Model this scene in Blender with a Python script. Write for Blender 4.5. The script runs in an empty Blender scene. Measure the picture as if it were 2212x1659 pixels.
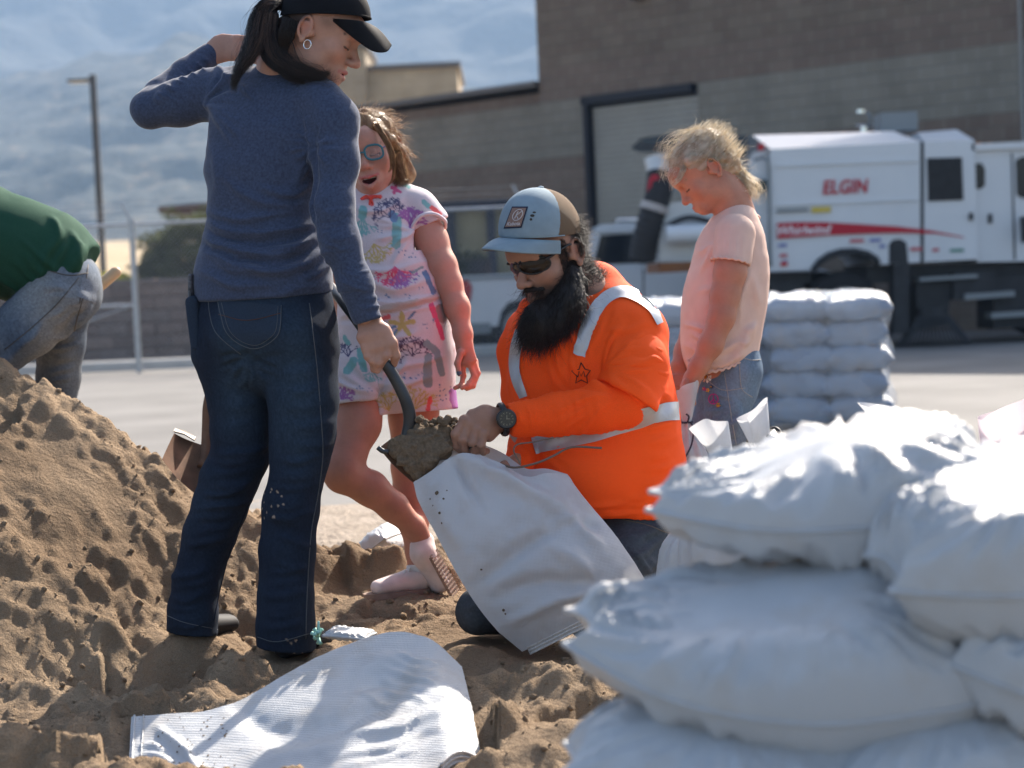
import bpy, math, random
import numpy as np
from mathutils import Matrix, Vector
random.seed(7); RNG = np.random.default_rng(7)
SC = bpy.context.scene
COL = SC.collection
# ------------------------------------------------------------------ camera
FPX = 4301.0; CW, CH = 1106.0, 829.5          # focal length and centre in photo units (2212 wide)
CAM = np.array([0.0, 0.0, 1.10])
_p = math.atan(229.5 / FPX); _r = math.radians(2.5)
_F = np.array([0, math.cos(_p), -math.sin(_p)]); _R0 = np.array([1.0, 0, 0]); _U0 = np.array([0, math.sin(_p), math.cos(_p)])
RC = math.cos(_r) * _R0 - math.sin(_r) * _U0
UC = math.sin(_r) * _R0 + math.cos(_r) * _U0
cam_d = bpy.data.cameras.new('camera'); cam = bpy.data.objects.new('camera', cam_d); COL.objects.link(cam)
M = Matrix.Identity(4)
for i in range(3):
    M[i][0] = RC[i]; M[i][1] = UC[i]; M[i][2] = -_F[i]; M[i][3] = CAM[i]
cam.matrix_world = M
cam_d.sensor_width = 36; cam_d.lens = FPX / 2212 * 36
cam_d.clip_start = 0.05; cam_d.clip_end = 30000
cam_d.dof.use_dof = True; cam_d.dof.focus_distance = 5.2; cam_d.dof.aperture_fstop = 3.6
SC.camera = cam
# ------------------------------------------------------------------ light
SUNV = np.array([0.47, 0.86, 0.80]); SUNV /= np.linalg.norm(SUNV)
W = bpy.data.worlds.new('World'); SC.world = W; W.use_nodes = True
nt = W.node_tree; bg = nt.nodes['Background']
sky = nt.nodes.new('ShaderNodeTexSky'); sky.sky_type = 'NISHITA'; sky.sun_disc = False
sky.sun_elevation = math.asin(SUNV[2]); sky.sun_rotation = math.atan2(SUNV[0], SUNV[1])
sky.dust_density = 3.5; sky.ozone_density = 0.6
nt.links.new(sky.outputs[0], bg.inputs[0]); bg.inputs[1].default_value = 0.10
sun_d = bpy.data.lights.new('sun', 'SUN'); sun_d.energy = 5.0; sun_d.angle = math.radians(0.53); sun_d.color = (1.0, 0.91, 0.80)
sun = bpy.data.objects.new('sun', sun_d); COL.objects.link(sun)
sun.rotation_euler = Vector(SUNV).to_track_quat('Z', 'Y').to_euler()
SC.view_settings.view_transform = 'Standard'; SC.view_settings.look = 'None'
SC.view_settings.gamma = 1.0; SC.view_settings.exposure = 1.5
SC.view_settings.use_curve_mapping = False
SC.render.engine = 'CYCLES'
SC.cycles.use_denoising = True
SC.cycles.max_bounces = 8; SC.cycles.diffuse_bounces = 4; SC.cycles.glossy_bounces = 3
SC.cycles.transmission_bounces = 4; SC.cycles.transparent_max_bounces = 12; SC.cycles.volume_bounces = 1
SC.cycles.caustics_reflective = False; SC.cycles.caustics_refractive = False
SC.cycles.sample_clamp_indirect = 6.0

# ------------------------------------------------------------------ helpers
def at(px, py, d):
    """photo point (2212-wide units) at depth d along the view axis -> world"""
    return CAM + d * (_F + RC * ((px - CW) / FPX) + UC * ((CH - py) / FPX))
def px(n, d): return n * d / FPX
def ground(px_, py_, z=0.0):
    v = _F + RC * ((px_ - CW) / FPX) + UC * ((CH - py_) / FPX)
    return CAM + v * ((z - CAM[2]) / v[2])
def V(*a): return np.array(a, float)
def nrm(v):
    v = np.asarray(v, float); return v / (np.linalg.norm(v) + 1e-12)
def imgv(x, y, t):
    """direction given as image right, image up, toward camera"""
    return RC * x + UC * y - _F * t

_perm = np.random.default_rng(3).permutation(256).astype(np.int64); _perm = np.concatenate([_perm, _perm, _perm])
_g = np.random.default_rng(4).normal(size=(256, 3)); _g /= np.linalg.norm(_g, axis=1)[:, None]; _g = _g.astype(np.float32)
def noise3(p):
    p = np.asarray(p, np.float32); f = np.floor(p); i = f.astype(np.int64) & 255; f = p - f
    u = f * f * f * (f * (f * 6 - 15) + 10); out = 0
    for a in (0, 1):
        for b in (0, 1):
            for c in (0, 1):
                h = _perm[_perm[_perm[(i[..., 0] + a) & 255] + ((i[..., 1] + b) & 255)] + ((i[..., 2] + c) & 255)] & 255
                g = _g[h]
                w = (u[..., 0] if a else 1 - u[..., 0]) * (u[..., 1] if b else 1 - u[..., 1]) * (u[..., 2] if c else 1 - u[..., 2])
                out = out + w * (g[..., 0] * (f[..., 0] - a) + g[..., 1] * (f[..., 1] - b) + g[..., 2] * (f[..., 2] - c))
    return out * 1.5
def fbm(p, octv=4, gain=0.5, lac=2.03):
    p = np.asarray(p, np.float32); o = 0; a = 1.0
    for k in range(octv):
        o = o + a * noise3(p + k * 17.3); p = p * lac; a *= gain
    return o
def sstep(a, b, x):
    t = np.clip((x - a) / (b - a), 0, 1); return t * t * (3 - 2 * t)

# ---------------- materials
MATS = {}
def mat(name, col, rough=0.7, spec=0.3, metal=0.0, noise=None, bump=None, attr=False, sheen=0.0, sss=0.0, trans=0.0, coat=0.0, alpha=1.0, emit=None):
    """noise=(scale, amount[, detail]) value variation; bump=(scale, strength, dist); attr: multiply by vertex colour"""
    if name in MATS: return MATS[name]
    m = bpy.data.materials.new(name); m.use_nodes = True; n = m.node_tree.nodes; l = m.node_tree.links
    b = n['Principled BSDF']
    b.inputs['Roughness'].default_value = rough; b.inputs['Specular IOR Level'].default_value = spec
    b.inputs['Metallic'].default_value = metal
    if sheen: b.inputs['Sheen Weight'].default_value = sheen; b.inputs['Sheen Roughness'].default_value = 0.4
    if coat: b.inputs['Coat Weight'].default_value = coat; b.inputs['Coat Roughness'].default_value = 0.08
    if alpha < 1: b.inputs['Alpha'].default_value = alpha
    if emit: b.inputs['Emission Color'].default_value = (*emit[0], 1); b.inputs['Emission Strength'].default_value = emit[1]
    src = None
    if attr:
        a = n.new('ShaderNodeAttribute'); a.attribute_name = 'Col'; src = a.outputs['Color']
    if noise or bump:
        tc = n.new('ShaderNodeTexCoord')
    if noise:
        t = n.new('ShaderNodeTexNoise'); t.inputs['Scale'].default_value = noise[0]; t.inputs['Detail'].default_value = noise[2] if len(noise) > 2 else 5
        l.new(tc.outputs['Object'], t.inputs['Vector'])
        mr = n.new('ShaderNodeMapRange'); mr.inputs['From Min'].default_value = 0.25; mr.inputs['From Max'].default_value = 0.75
        mr.inputs['To Min'].default_value = 1 - noise[1]; mr.inputs['To Max'].default_value = 1 + noise[1]
        l.new(t.outputs['Fac'], mr.inputs['Value'])
        mx = n.new('ShaderNodeMix'); mx.data_type = 'RGBA'; mx.blend_type = 'MULTIPLY'; mx.inputs['Factor'].default_value = 1.0
        if src is not None: l.new(src, mx.inputs['A'])
        else: mx.inputs['A'].default_value = (*col, 1)
        l.new(mr.outputs[0], mx.inputs['B']); src = mx.outputs['Result']
    if src is not None: l.new(src, b.inputs['Base Color'])
    else: b.inputs['Base Color'].default_value = (*col, 1)
    if bump:
        t = n.new('ShaderNodeTexNoise'); t.inputs['Scale'].default_value = bump[0]; t.inputs['Detail'].default_value = 4
        l.new(tc.outputs['Object'], t.inputs['Vector'])
        bp = n.new('ShaderNodeBump'); bp.inputs['Strength'].default_value = bump[1]; bp.inputs['Distance'].default_value = bump[2]
        l.new(t.outputs['Fac'], bp.inputs['Height']); l.new(bp.outputs[0], b.inputs['Normal'])
    if sss:
        b.inputs['Subsurface Weight'].default_value = sss; b.inputs['Subsurface Radius'].default_value = (1.0, 0.35, 0.2); b.inputs['Subsurface Scale'].default_value = 0.008
    if trans:
        tr = n.new('ShaderNodeBsdfTranslucent')
        if src is not None: l.new(src, tr.inputs[0])
        else: tr.inputs[0].default_value = (*col, 1)
        ms = n.new('ShaderNodeMixShader'); ms.inputs[0].default_value = trans
        l.new(b.outputs[0], ms.inputs[1]); l.new(tr.outputs[0], ms.inputs[2]); l.new(ms.outputs[0], n['Material Output'].inputs['Surface'])
    MATS[name] = m; return m
def weave(m, scale=420.0, dist=0.0006, strength=0.35, rib=None):
    """add a fine woven relief (two crossed wave sets) to a material"""
    n = m.node_tree.nodes; l = m.node_tree.links; b = n['Principled BSDF']
    tc = n.new('ShaderNodeTexCoord'); outs = []
    for d in (('X', 'Z') if not rib else ('X',)):
        w = n.new('ShaderNodeTexWave'); w.bands_direction = d; w.inputs['Scale'].default_value = scale; w.inputs['Distortion'].default_value = 1.5
        l.new(tc.outputs['Object'], w.inputs['Vector']); outs.append(w.outputs['Fac'])
    src = outs[0]
    if len(outs) > 1:
        a = n.new('ShaderNodeMath'); a.operation = 'ADD'; l.new(outs[0], a.inputs[0]); l.new(outs[1], a.inputs[1]); src = a.outputs[0]
    bp = n.new('ShaderNodeBump'); bp.inputs['Strength'].default_value = strength; bp.inputs['Distance'].default_value = dist
    l.new(src, bp.inputs['Height'])
    if b.inputs['Normal'].links: l.new(b.inputs['Normal'].links[0].from_socket, bp.inputs['Normal'])
    l.new(bp.outputs[0], b.inputs['Normal'])
    return m

# ---------------- objects
def tag(o, label=None, cat=None, group=None, kind=None):
    if label: o['label'] = label
    if cat: o['category'] = cat
    if group: o['group'] = group
    if kind: o['kind'] = kind
    return o
def empty(name, loc):
    o = bpy.data.objects.new(name, None); o.empty_display_size = 0.1; COL.objects.link(o); o.location = Vector(loc); return o
def link(name, me, m=None, parent=None):
    o = bpy.data.objects.new(name, me); COL.objects.link(o)
    if m is not None and not me.materials: me.materials.append(m)
    if parent is not None: adopt(o, parent)
    return o
def wloc(p):
    v = Vector(p.location)
    while p.parent is not None:
        p = p.parent; v += Vector(p.location)
    return v
def adopt(o, parent):      # all parents are unrotated, only translated
    o.parent = parent; o.location = Vector(o.location) - wloc(parent)
def mesh(name, v, f, smooth=True, cols=None):
    me = bpy.data.meshes.new(name); v = np.ascontiguousarray(v, np.float32)
    if isinstance(f, np.ndarray):
        nf, k = f.shape
        me.vertices.add(len(v)); me.vertices.foreach_set('co', v.ravel())
        me.loops.add(nf * k); me.loops.foreach_set('vertex_index', np.ascontiguousarray(f, np.int32).ravel())
        me.polygons.add(nf); me.polygons.foreach_set('loop_start', np.arange(0, nf * k, k, dtype=np.int32))
        me.polygons.foreach_set('loop_total', np.full(nf, k, np.int32))
        me.update(calc_edges=True)
    else:
        me.from_pydata(v.tolist(), [], f)
    me.polygons.foreach_set('use_smooth', np.full(len(me.polygons), smooth, bool))
    if cols is not None:
        a = me.color_attributes.new('Col', 'FLOAT_COLOR', 'POINT')
        c = np.ones((len(v), 4), np.float32); c[:, :3] = cols; a.data.foreach_set('color', c.ravel())
    me.update(); return me
def obj(name, v, f, m, parent=None, smooth=True, cols=None):
    v = np.asarray(v, float)
    c = v.mean(0) if parent is None else np.array(wloc(parent))
    o = link(name, mesh(name, v - c, f, smooth, cols), m)
    o.location = Vector(c)
    if parent is not None:
        o.parent = parent; o.location = (0, 0, 0)
    return o
class MB:
    """collects simple solids; build() makes one mesh"""
    def __init__(s): s.v = []; s.f = []
    def add(s, v, f):
        n = sum(len(a) for a in s.v); s.v.append(np.asarray(v, float)); s.f += [tuple(i + n for i in q) for q in f]; return s
    def box(s, c, size, R=None, bevel=0.0):
        h = np.asarray(size, float) / 2; R = np.eye(3) if R is None else R
        if bevel <= 0:
            v = [(x, y, z) for x in (-1, 1) for y in (-1, 1) for z in (-1, 1)]; v = np.array(v) * h
            f = [(0, 1, 3, 2), (4, 6, 7, 5), (0, 4, 5, 1), (2, 3, 7, 6), (0, 2, 6, 4), (1, 5, 7, 3)]
        else:
            b = min(bevel, h.min() * 0.95); v = []; f = []; idx = {}
            for sx in (-1, 1):
                for sy in (-1, 1):
                    for sz in (-1, 1):
                        for a in range(3):
                            q = np.array([sx, sy, sz]) * h; r = np.array([sx, sy, sz]) * b; r[a] = 0
                            idx[(sx, sy, sz, a)] = len(v); v.append(q - r)
            v = np.array(v)
            for a in range(3):
                o1, o2 = [i for i in range(3) if i != a]
                for sg in (-1, 1):
                    q = []
                    for u, w in ((-1, -1), (1, -1), (1, 1), (-1, 1)):
                        k = [0, 0, 0]; k[a] = sg; k[o1] = u; k[o2] = w; q.append(idx[(*k, a)])
                    f.append(tuple(q))
                for u in (-1, 1):
                    for w in (-1, 1):
                        k1 = [0, 0, 0]; k1[a] = -1; k1[o1] = u; k1[o2] = w; k2 = list(k1); k2[a] = 1
                        f.append((idx[(*k1, o1)], idx[(*k2, o1)], idx[(*k2, o2)], idx[(*k1, o2)]))
            for sx in (-1, 1):
                for sy in (-1, 1):
                    for sz in (-1, 1):
                        f.append(tuple(idx[(sx, sy, sz, a)] for a in range(3)))
        return s.add(v @ R.T + np.asarray(c, float), f)
    def tube(s, pts, r, n=10, cap=True, flat=None):
        pts = np.asarray(pts, float); K = len(pts); r = np.broadcast_to(np.asarray(r, float), (K,))
        t = np.gradient(pts, axis=0); t /= np.linalg.norm(t, axis=1)[:, None] + 1e-12
        up = np.array([0, 0, 1.0]) if abs(t[0, 2]) < 0.9 else np.array([1.0, 0, 0])
        a = np.cross(t[0], up); a /= np.linalg.norm(a); v = []
        for k in range(K):
            a = a - t[k] * (a @ t[k]); a /= np.linalg.norm(a) + 1e-12; b = np.cross(t[k], a)
            for j in range(n):
                w = 2 * math.pi * j / n; v.append(pts[k] + r[k] * (math.cos(w) * a + math.sin(w) * b * (flat or 1)))
        f = [(k * n + j, k * n + (j + 1) % n, (k + 1) * n + (j + 1) % n, (k + 1) * n + j) for k in range(K - 1) for j in range(n)]
        if cap: f += [tuple(range(n))[::-1], tuple((K - 1) * n + j for j in range(n))]
        return s.add(v, f)
    def cyl(s, a, b, r, n=16, r2=None): return s.tube([a, b], [r, r if r2 is None else r2], n)
    def prism(s, poly, dirv, cap=True):
        """poly: list of 3D points, extruded by dirv"""
        p = np.asarray(poly, float); n = len(p); v = np.vstack([p, p + np.asarray(dirv, float)])
        f = [(i, (i + 1) % n, n + (i + 1) % n, n + i) for i in range(n)]
        f += [tuple(range(n))[::-1], tuple(range(n, 2 * n))]
        return s.add(v, f)
    def build(s, name, m, parent=None, smooth=False):
        o = obj(name, np.vstack(s.v), s.f, m, parent, smooth=True if smooth else False)
        if smooth == 'auto': auto_smooth(o)
        return o
def auto_smooth(o, ang=40):
    import bmesh
    bm = bmesh.new(); bm.from_mesh(o.data)
    bmesh.ops.recalc_face_normals(bm, faces=bm.faces)
    a = math.radians(ang)
    for e in bm.edges:
        e.smooth = len(e.link_faces) == 2 and e.calc_face_angle(0) < a
    for f in bm.faces: f.smooth = True
    bm.to_mesh(o.data); bm.free()
def fixn(o):
    import bmesh
    bm = bmesh.new(); bm.from_mesh(o.data); bmesh.ops.recalc_face_normals(bm, faces=bm.faces); bm.to_mesh(o.data); bm.free(); return o
def smooth_path(pts, n=8):
    p = np.asarray(pts, float); P = np.vstack([2 * p[0] - p[1], p, 2 * p[-1] - p[-2]]); out = []
    for i in range(1, len(P) - 2):
        for t in np.linspace(0, 1, n, endpoint=False):
            a, b, c, d = P[i - 1], P[i], P[i + 1], P[i + 2]
            out.append(0.5 * ((2 * b) + (c - a) * t + (2 * a - 5 * b + 4 * c - d) * t * t + (3 * b - a - 3 * c + d) * t ** 3))
    out.append(p[-1]); return np.array(out)
def grid_faces(nu, nv, wrap=False):
    i, j = np.meshgrid(np.arange(nu - 1), np.arange(nv if wrap else nv - 1), indexing='ij'); j2 = (j + 1) % nv
    return np.stack([i * nv + j, (i + 1) * nv + j, (i + 1) * nv + j2, i * nv + j2], -1).reshape(-1, 4)

# ---------------- signed-distance sculpting
class Field:
    def __init__(s, lo, hi, h):
        s.lo = np.asarray(lo, float); s.h = h; n = np.ceil((np.asarray(hi) - s.lo) / h).astype(int) + 1
        s.D = np.full(n, 0.5, np.float32); s.n = n; s.ax = [(s.lo[i] + h * np.arange(n[i])).astype(np.float32) for i in range(3)]
    def sub(s, lo, hi):
        a = np.clip(np.floor((np.asarray(lo) - s.lo) / s.h).astype(int), 0, s.n); b = np.clip(np.ceil((np.asarray(hi) - s.lo) / s.h).astype(int) + 1, 0, s.n)
        if np.any(b <= a): return None
        sl = tuple(slice(a[i], b[i]) for i in range(3))
        return sl, s.ax[0][sl[0]][:, None, None], s.ax[1][sl[1]][None, :, None], s.ax[2][sl[2]][None, None, :]
    def _mix(s, sl, d, k, mode):
        D = s.D[sl]
        if mode == 'cut': d = -d
        if k <= 0:
            s.D[sl] = np.minimum(D, d) if mode == 'add' else np.maximum(D, d); return
        if mode == 'add':
            h = np.clip(0.5 + 0.5 * (D - d) / k, 0, 1); s.D[sl] = D + (d - D) * h - k * h * (1 - h)
        else:
            h = np.clip(0.5 - 0.5 * (D - d) / k, 0, 1); s.D[sl] = D + (d - D) * h + k * h * (1 - h)
    def cap(s, a, b, ra, rb=None, k=0.01, mode='add'):
        rb = ra if rb is None else rb; a = np.asarray(a, float); b = np.asarray(b, float); m = max(ra, rb) + k * 1.5 + 3 * s.h
        q = s.sub(np.minimum(a, b) - m, np.maximum(a, b) + m)
        if q is None: return s
        sl, X, Y, Z = q; e = (b - a).astype(np.float32); L = max(float(e @ e), 1e-9)
        x = X - np.float32(a[0]); y = Y - np.float32(a[1]); z = Z - np.float32(a[2])
        h = np.clip((x * e[0] + y * e[1] + z * e[2]) / L, 0, 1)
        d = np.sqrt((x - h * e[0]) ** 2 + (y - h * e[1]) ** 2 + (z - h * e[2]) ** 2) - (ra + (rb - ra) * h)
        s._mix(sl, d.astype(np.float32), k, mode); return s
    def ecap(s, a, b, side, ea, eb, k=0.015, mode='add', endk=1.0):
        """tapered elliptical capsule; side: direction of half-width ea[0]; ea[1] the half-depth"""
        a = np.asarray(a, float); b = np.asarray(b, float); m = max(*ea, *eb) + k * 1.5 + 3 * s.h
        q = s.sub(np.minimum(a, b) - m, np.maximum(a, b) + m)
        if q is None: return s
        sl, X, Y, Z = q; e = (b - a).astype(np.float32); L = max(float(e @ e), 1e-9); t = nrm(e)
        u = nrm(np.asarray(side) - t * (np.asarray(side) @ t)); w = np.cross(t, u)
        x = X - np.float32(a[0]); y = Y - np.float32(a[1]); z = Z - np.float32(a[2])
        h = np.clip((x * e[0] + y * e[1] + z * e[2]) / L, 0, 1); x = x - h * e[0]; y = y - h * e[1]; z = z - h * e[2]
        wu = ea[0] + (eb[0] - ea[0]) * h; wd = ea[1] + (eb[1] - ea[1]) * h; mn = np.minimum(wu, wd)
        r = np.sqrt(((x * u[0] + y * u[1] + z * u[2]) / wu) ** 2 + ((x * w[0] + y * w[1] + z * w[2]) / wd) ** 2 + ((x * t[0] + y * t[1] + z * t[2]) / (mn * endk)) ** 2)
        s._mix(sl, ((r - 1) * mn).astype(np.float32), k, mode); return s
    def ell(s, c, r, R=None, k=0.01, mode='add'):
        c = np.asarray(c, float); r = np.asarray(r, float) * np.ones(3); m = r.max() + k * 1.5 + 3 * s.h
        q = s.sub(c - m, c + m)
        if q is None: return s
        sl, X, Y, Z = q; x = X - np.float32(c[0]); y = Y - np.float32(c[1]); z = Z - np.float32(c[2])
        if R is not None:
            R = np.asarray(R, float); x, y, z = (x * R[0, i] + y * R[1, i] + z * R[2, i] for i in range(3))
        k0 = np.sqrt((x / r[0]) ** 2 + (y / r[1]) ** 2 + (z / r[2]) ** 2); k1 = np.sqrt((x / r[0] ** 2) ** 2 + (y / r[1] ** 2) ** 2 + (z / r[2] ** 2) ** 2)
        d = k0 * (k0 - 1) / np.maximum(k1, 1e-6)
        s._mix(sl, d.astype(np.float32), k, mode); return s
    def box(s, c, hs, R=None, r=0.0, k=0.005, mode='add'):
        c = np.asarray(c, float); hs = np.asarray(hs, float); m = np.linalg.norm(hs) + k * 1.5 + 3 * s.h
        q = s.sub(c - m, c + m)
        if q is None: return s
        sl, X, Y, Z = q; x = X - np.float32(c[0]); y = Y - np.float32(c[1]); z = Z - np.float32(c[2])
        if R is not None:
            R = np.asarray(R, float); x, y, z = (x * R[0, i] + y * R[1, i] + z * R[2, i] for i in range(3))
        qx = np.abs(x) - hs[0] + r; qy = np.abs(y) - hs[1] + r; qz = np.abs(z) - hs[2] + r
        d = np.sqrt(np.maximum(qx, 0) ** 2 + np.maximum(qy, 0) ** 2 + np.maximum(qz, 0) ** 2) + np.minimum(np.maximum(qx, np.maximum(qy, qz)), 0) - r
        s._mix(sl, np.broadcast_to(d, s.D[sl].shape).astype(np.float32), k, mode); return s
    def plane(s, p, n, k=0.004):
        """keep the side opposite to n"""
        n = nrm(n); d = (s.ax[0] - p[0])[:, None, None] * n[0] + (s.ax[1] - p[1])[None, :, None] * n[1] + (s.ax[2] - p[2])[None, None, :] * n[2]
        s._mix((slice(None),) * 3, d.astype(np.float32), k, 'int'); return s
    def limb(s, pts, k=0.015):
        for (a, ra), (b, rb) in zip(pts[:-1], pts[1:]): s.cap(a, b, ra, rb, k)
        return s
    def loft(s, rings, side, k=0.02):
        for A, B in zip(rings[:-1], rings[1:]): s.ecap(A[0], B[0], side, A[1:3], B[1:3], k)
        return s
    def disp(s, fn, band=0.04):
        """add fn(points) to the field near the surface"""
        i = np.argwhere(np.abs(s.D) < band); P = s.lo + i * s.h
        s.D[i[:, 0], i[:, 1], i[:, 2]] += fn(P.astype(np.float32)).astype(np.float32); return s
    def mesh(s, it=1):
        D = s.D; S = D < 0
        for a in range(3):      # never touch the border
            sl = [slice(None)] * 3
            for e in (0, -1): sl[a] = e; S[tuple(sl)] = False
            sl[a] = slice(None)
        D = np.where(S == (D < 0), D, np.float32(s.h * 0.5))
        n = np.array(D.shape) - 1; cnt = np.zeros(n, np.int8)
        for a in (0, 1):
            for b in (0, 1):
                for c in (0, 1): cnt += S[a:n[0] + a, b:n[1] + b, c:n[2] + c]
        idx = np.argwhere((cnt > 0) & (cnt < 8)); ids = np.full(n, -1, np.int64); ids[idx[:, 0], idx[:, 1], idx[:, 2]] = np.arange(len(idx))
        acc = np.zeros((len(idx), 3)); c = np.zeros(len(idx))
        for ax in range(3):
            o1, o2 = [i for i in range(3) if i != ax]
            for u in (0, 1):
                for w in (0, 1):
                    A = idx.copy(); A[:, o1] += u; A[:, o2] += w; B = A.copy(); B[:, ax] += 1
                    va = D[A[:, 0], A[:, 1], A[:, 2]]; vb = D[B[:, 0], B[:, 1], B[:, 2]]; x = (va < 0) != (vb < 0)
                    t = np.where(x, va / np.where(x, va - vb, 1), 0); P = A.astype(float); P[:, ax] += t
                    acc[x] += P[x]; c[x] += 1
        v = s.lo + s.h * acc / c[:, None]; Q = []
        for ax in range(3):
            o1, o2 = [(1, 2), (2, 0), (0, 1)][ax]
            a = [slice(None)] * 3; b = [slice(None)] * 3; a[ax] = slice(0, -1); b[ax] = slice(1, None)
            e = np.argwhere(S[tuple(a)] != S[tuple(b)]); e = e[(e[:, o1] > 0) & (e[:, o2] > 0)]
            ins = S[e[:, 0], e[:, 1], e[:, 2]]; q = []
            for u, w in ((-1, -1), (0, -1), (0, 0), (-1, 0)):
                g = e.copy(); g[:, o1] += u; g[:, o2] += w; q.append(ids[g[:, 0], g[:, 1], g[:, 2]])
            q = np.stack(q, 1); q[~ins] = q[~ins][:, ::-1]; Q.append(q)
        f = np.vstack(Q)
        for _ in range(it): v = lap(v, f, 0.5)
        return v, f
def lap(v, f, w):
    e = np.vstack([f[:, [i, (i + 1) % 4]] for i in range(4)]); n = len(v); s = np.zeros_like(v)
    c = np.bincount(e[:, 0], minlength=n) + np.bincount(e[:, 1], minlength=n)
    for k in range(3): s[:, k] = np.bincount(e[:, 0], v[e[:, 1], k], n) + np.bincount(e[:, 1], v[e[:, 0], k], n)
    return v * (1 - w) + w * s / np.maximum(c, 1)[:, None]
def join(parts):
    vs, fs, n = [], [], 0
    for v, f in parts: vs.append(v); fs.append(f + n); n += len(v)
    return np.vstack(vs), np.vstack(fs)
def strands(P, r, taper=0.25):
    """P (S,K,3) polylines -> 3-sided tapered tubes"""
    S, K, _ = P.shape; t = np.gradient(P, axis=1); t /= np.linalg.norm(t, axis=2, keepdims=True) + 1e-9
    ref = np.where(np.abs(t[..., 2:3]) < 0.8, np.array([0, 0, 1.0]), np.array([1.0, 0, 0])); a = np.cross(t, ref); a /= np.linalg.norm(a, axis=2, keepdims=True) + 1e-9; b = np.cross(t, a)
    rr = (np.broadcast_to(np.asarray(r, float), (S,))[:, None] * np.linspace(1, taper, K)[None])[..., None]
    v = np.stack([P + rr * (math.cos(w) * a + math.sin(w) * b) for w in (0, 2.094, 4.189)], 2).reshape(-1, 3)
    s, k, j = np.meshgrid(np.arange(S), np.arange(K - 1), np.arange(3), indexing='ij'); j2 = (j + 1) % 3; base = s * K * 3
    f = np.stack([base + k * 3 + j, base + k * 3 + j2, base + (k + 1) * 3 + j2, base + (k + 1) * 3 + j], -1).reshape(-1, 4)
    return v, f
# =================================================================== SETTING
# ---- asphalt yard
def ramp_mat(name, stops, scale, detail=6, rough=0.9, bump=None, coord='Object', dist=0.0, spec=0.2, stretch=None):
    m = bpy.data.materials.new(name); m.use_nodes = True; n = m.node_tree.nodes; l = m.node_tree.links; b = n['Principled BSDF']
    tc = n.new('ShaderNodeTexCoord'); t = n.new('ShaderNodeTexNoise'); t.inputs['Scale'].default_value = scale; t.inputs['Detail'].default_value = detail; t.inputs['Distortion'].default_value = dist
    src = tc.outputs[coord]
    if stretch:
        mp = n.new('ShaderNodeMapping'); mp.inputs['Scale'].default_value = stretch; l.new(src, mp.inputs[0]); src = mp.outputs[0]
    l.new(src, t.inputs['Vector'])
    r = n.new('ShaderNodeValToRGB'); r.color_ramp.elements.remove(r.color_ramp.elements[1])
    for i, (p, c) in enumerate(stops):
        e = r.color_ramp.elements[0] if i == 0 else r.color_ramp.elements.new(p); e.position = p; e.color = (*c, 1)
    l.new(t.outputs['Fac'], r.inputs[0]); l.new(r.outputs[0], b.inputs['Base Color'])
    b.inputs['Roughness'].default_value = rough; b.inputs['Specular IOR Level'].default_value = spec
    if bump:
        t2 = n.new('ShaderNodeTexNoise'); t2.inputs['Scale'].default_value = bump[0]; t2.inputs['Detail'].default_value = 6; l.new(src, t2.inputs['Vector'])
        bp = n.new('ShaderNodeBump'); bp.inputs['Strength'].default_value = bump[1]; bp.inputs['Distance'].default_value = bump[2]
        l.new(t2.outputs['Fac'], bp.inputs['Height']); l.new(bp.outputs[0], b.inputs['Normal'])
    return m
M_asph = ramp_mat('asphalt', [(0.3, (.140, .135, .128)), (0.5, (.170, .164, .156)), (0.7, (.20, .193, .184))], 0.9, 10, 0.9, (60, 0.5, 0.006))
o = obj('asphalt_yard', [(-60, -8, 0), (60, -8, 0), (60, 58, 0), (-60, 58, 0)], [(0, 1, 2, 3)], M_asph, smooth=False); tag(o, kind='structure')
M_dirt = ramp_mat('yard_dirt', [(0.3, (.20, .165, .13)), (0.55, (.30, .25, .20)), (0.75, (.36, .31, .26))], 5, 10, 0.95, (38, 1.0, 0.03))

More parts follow.
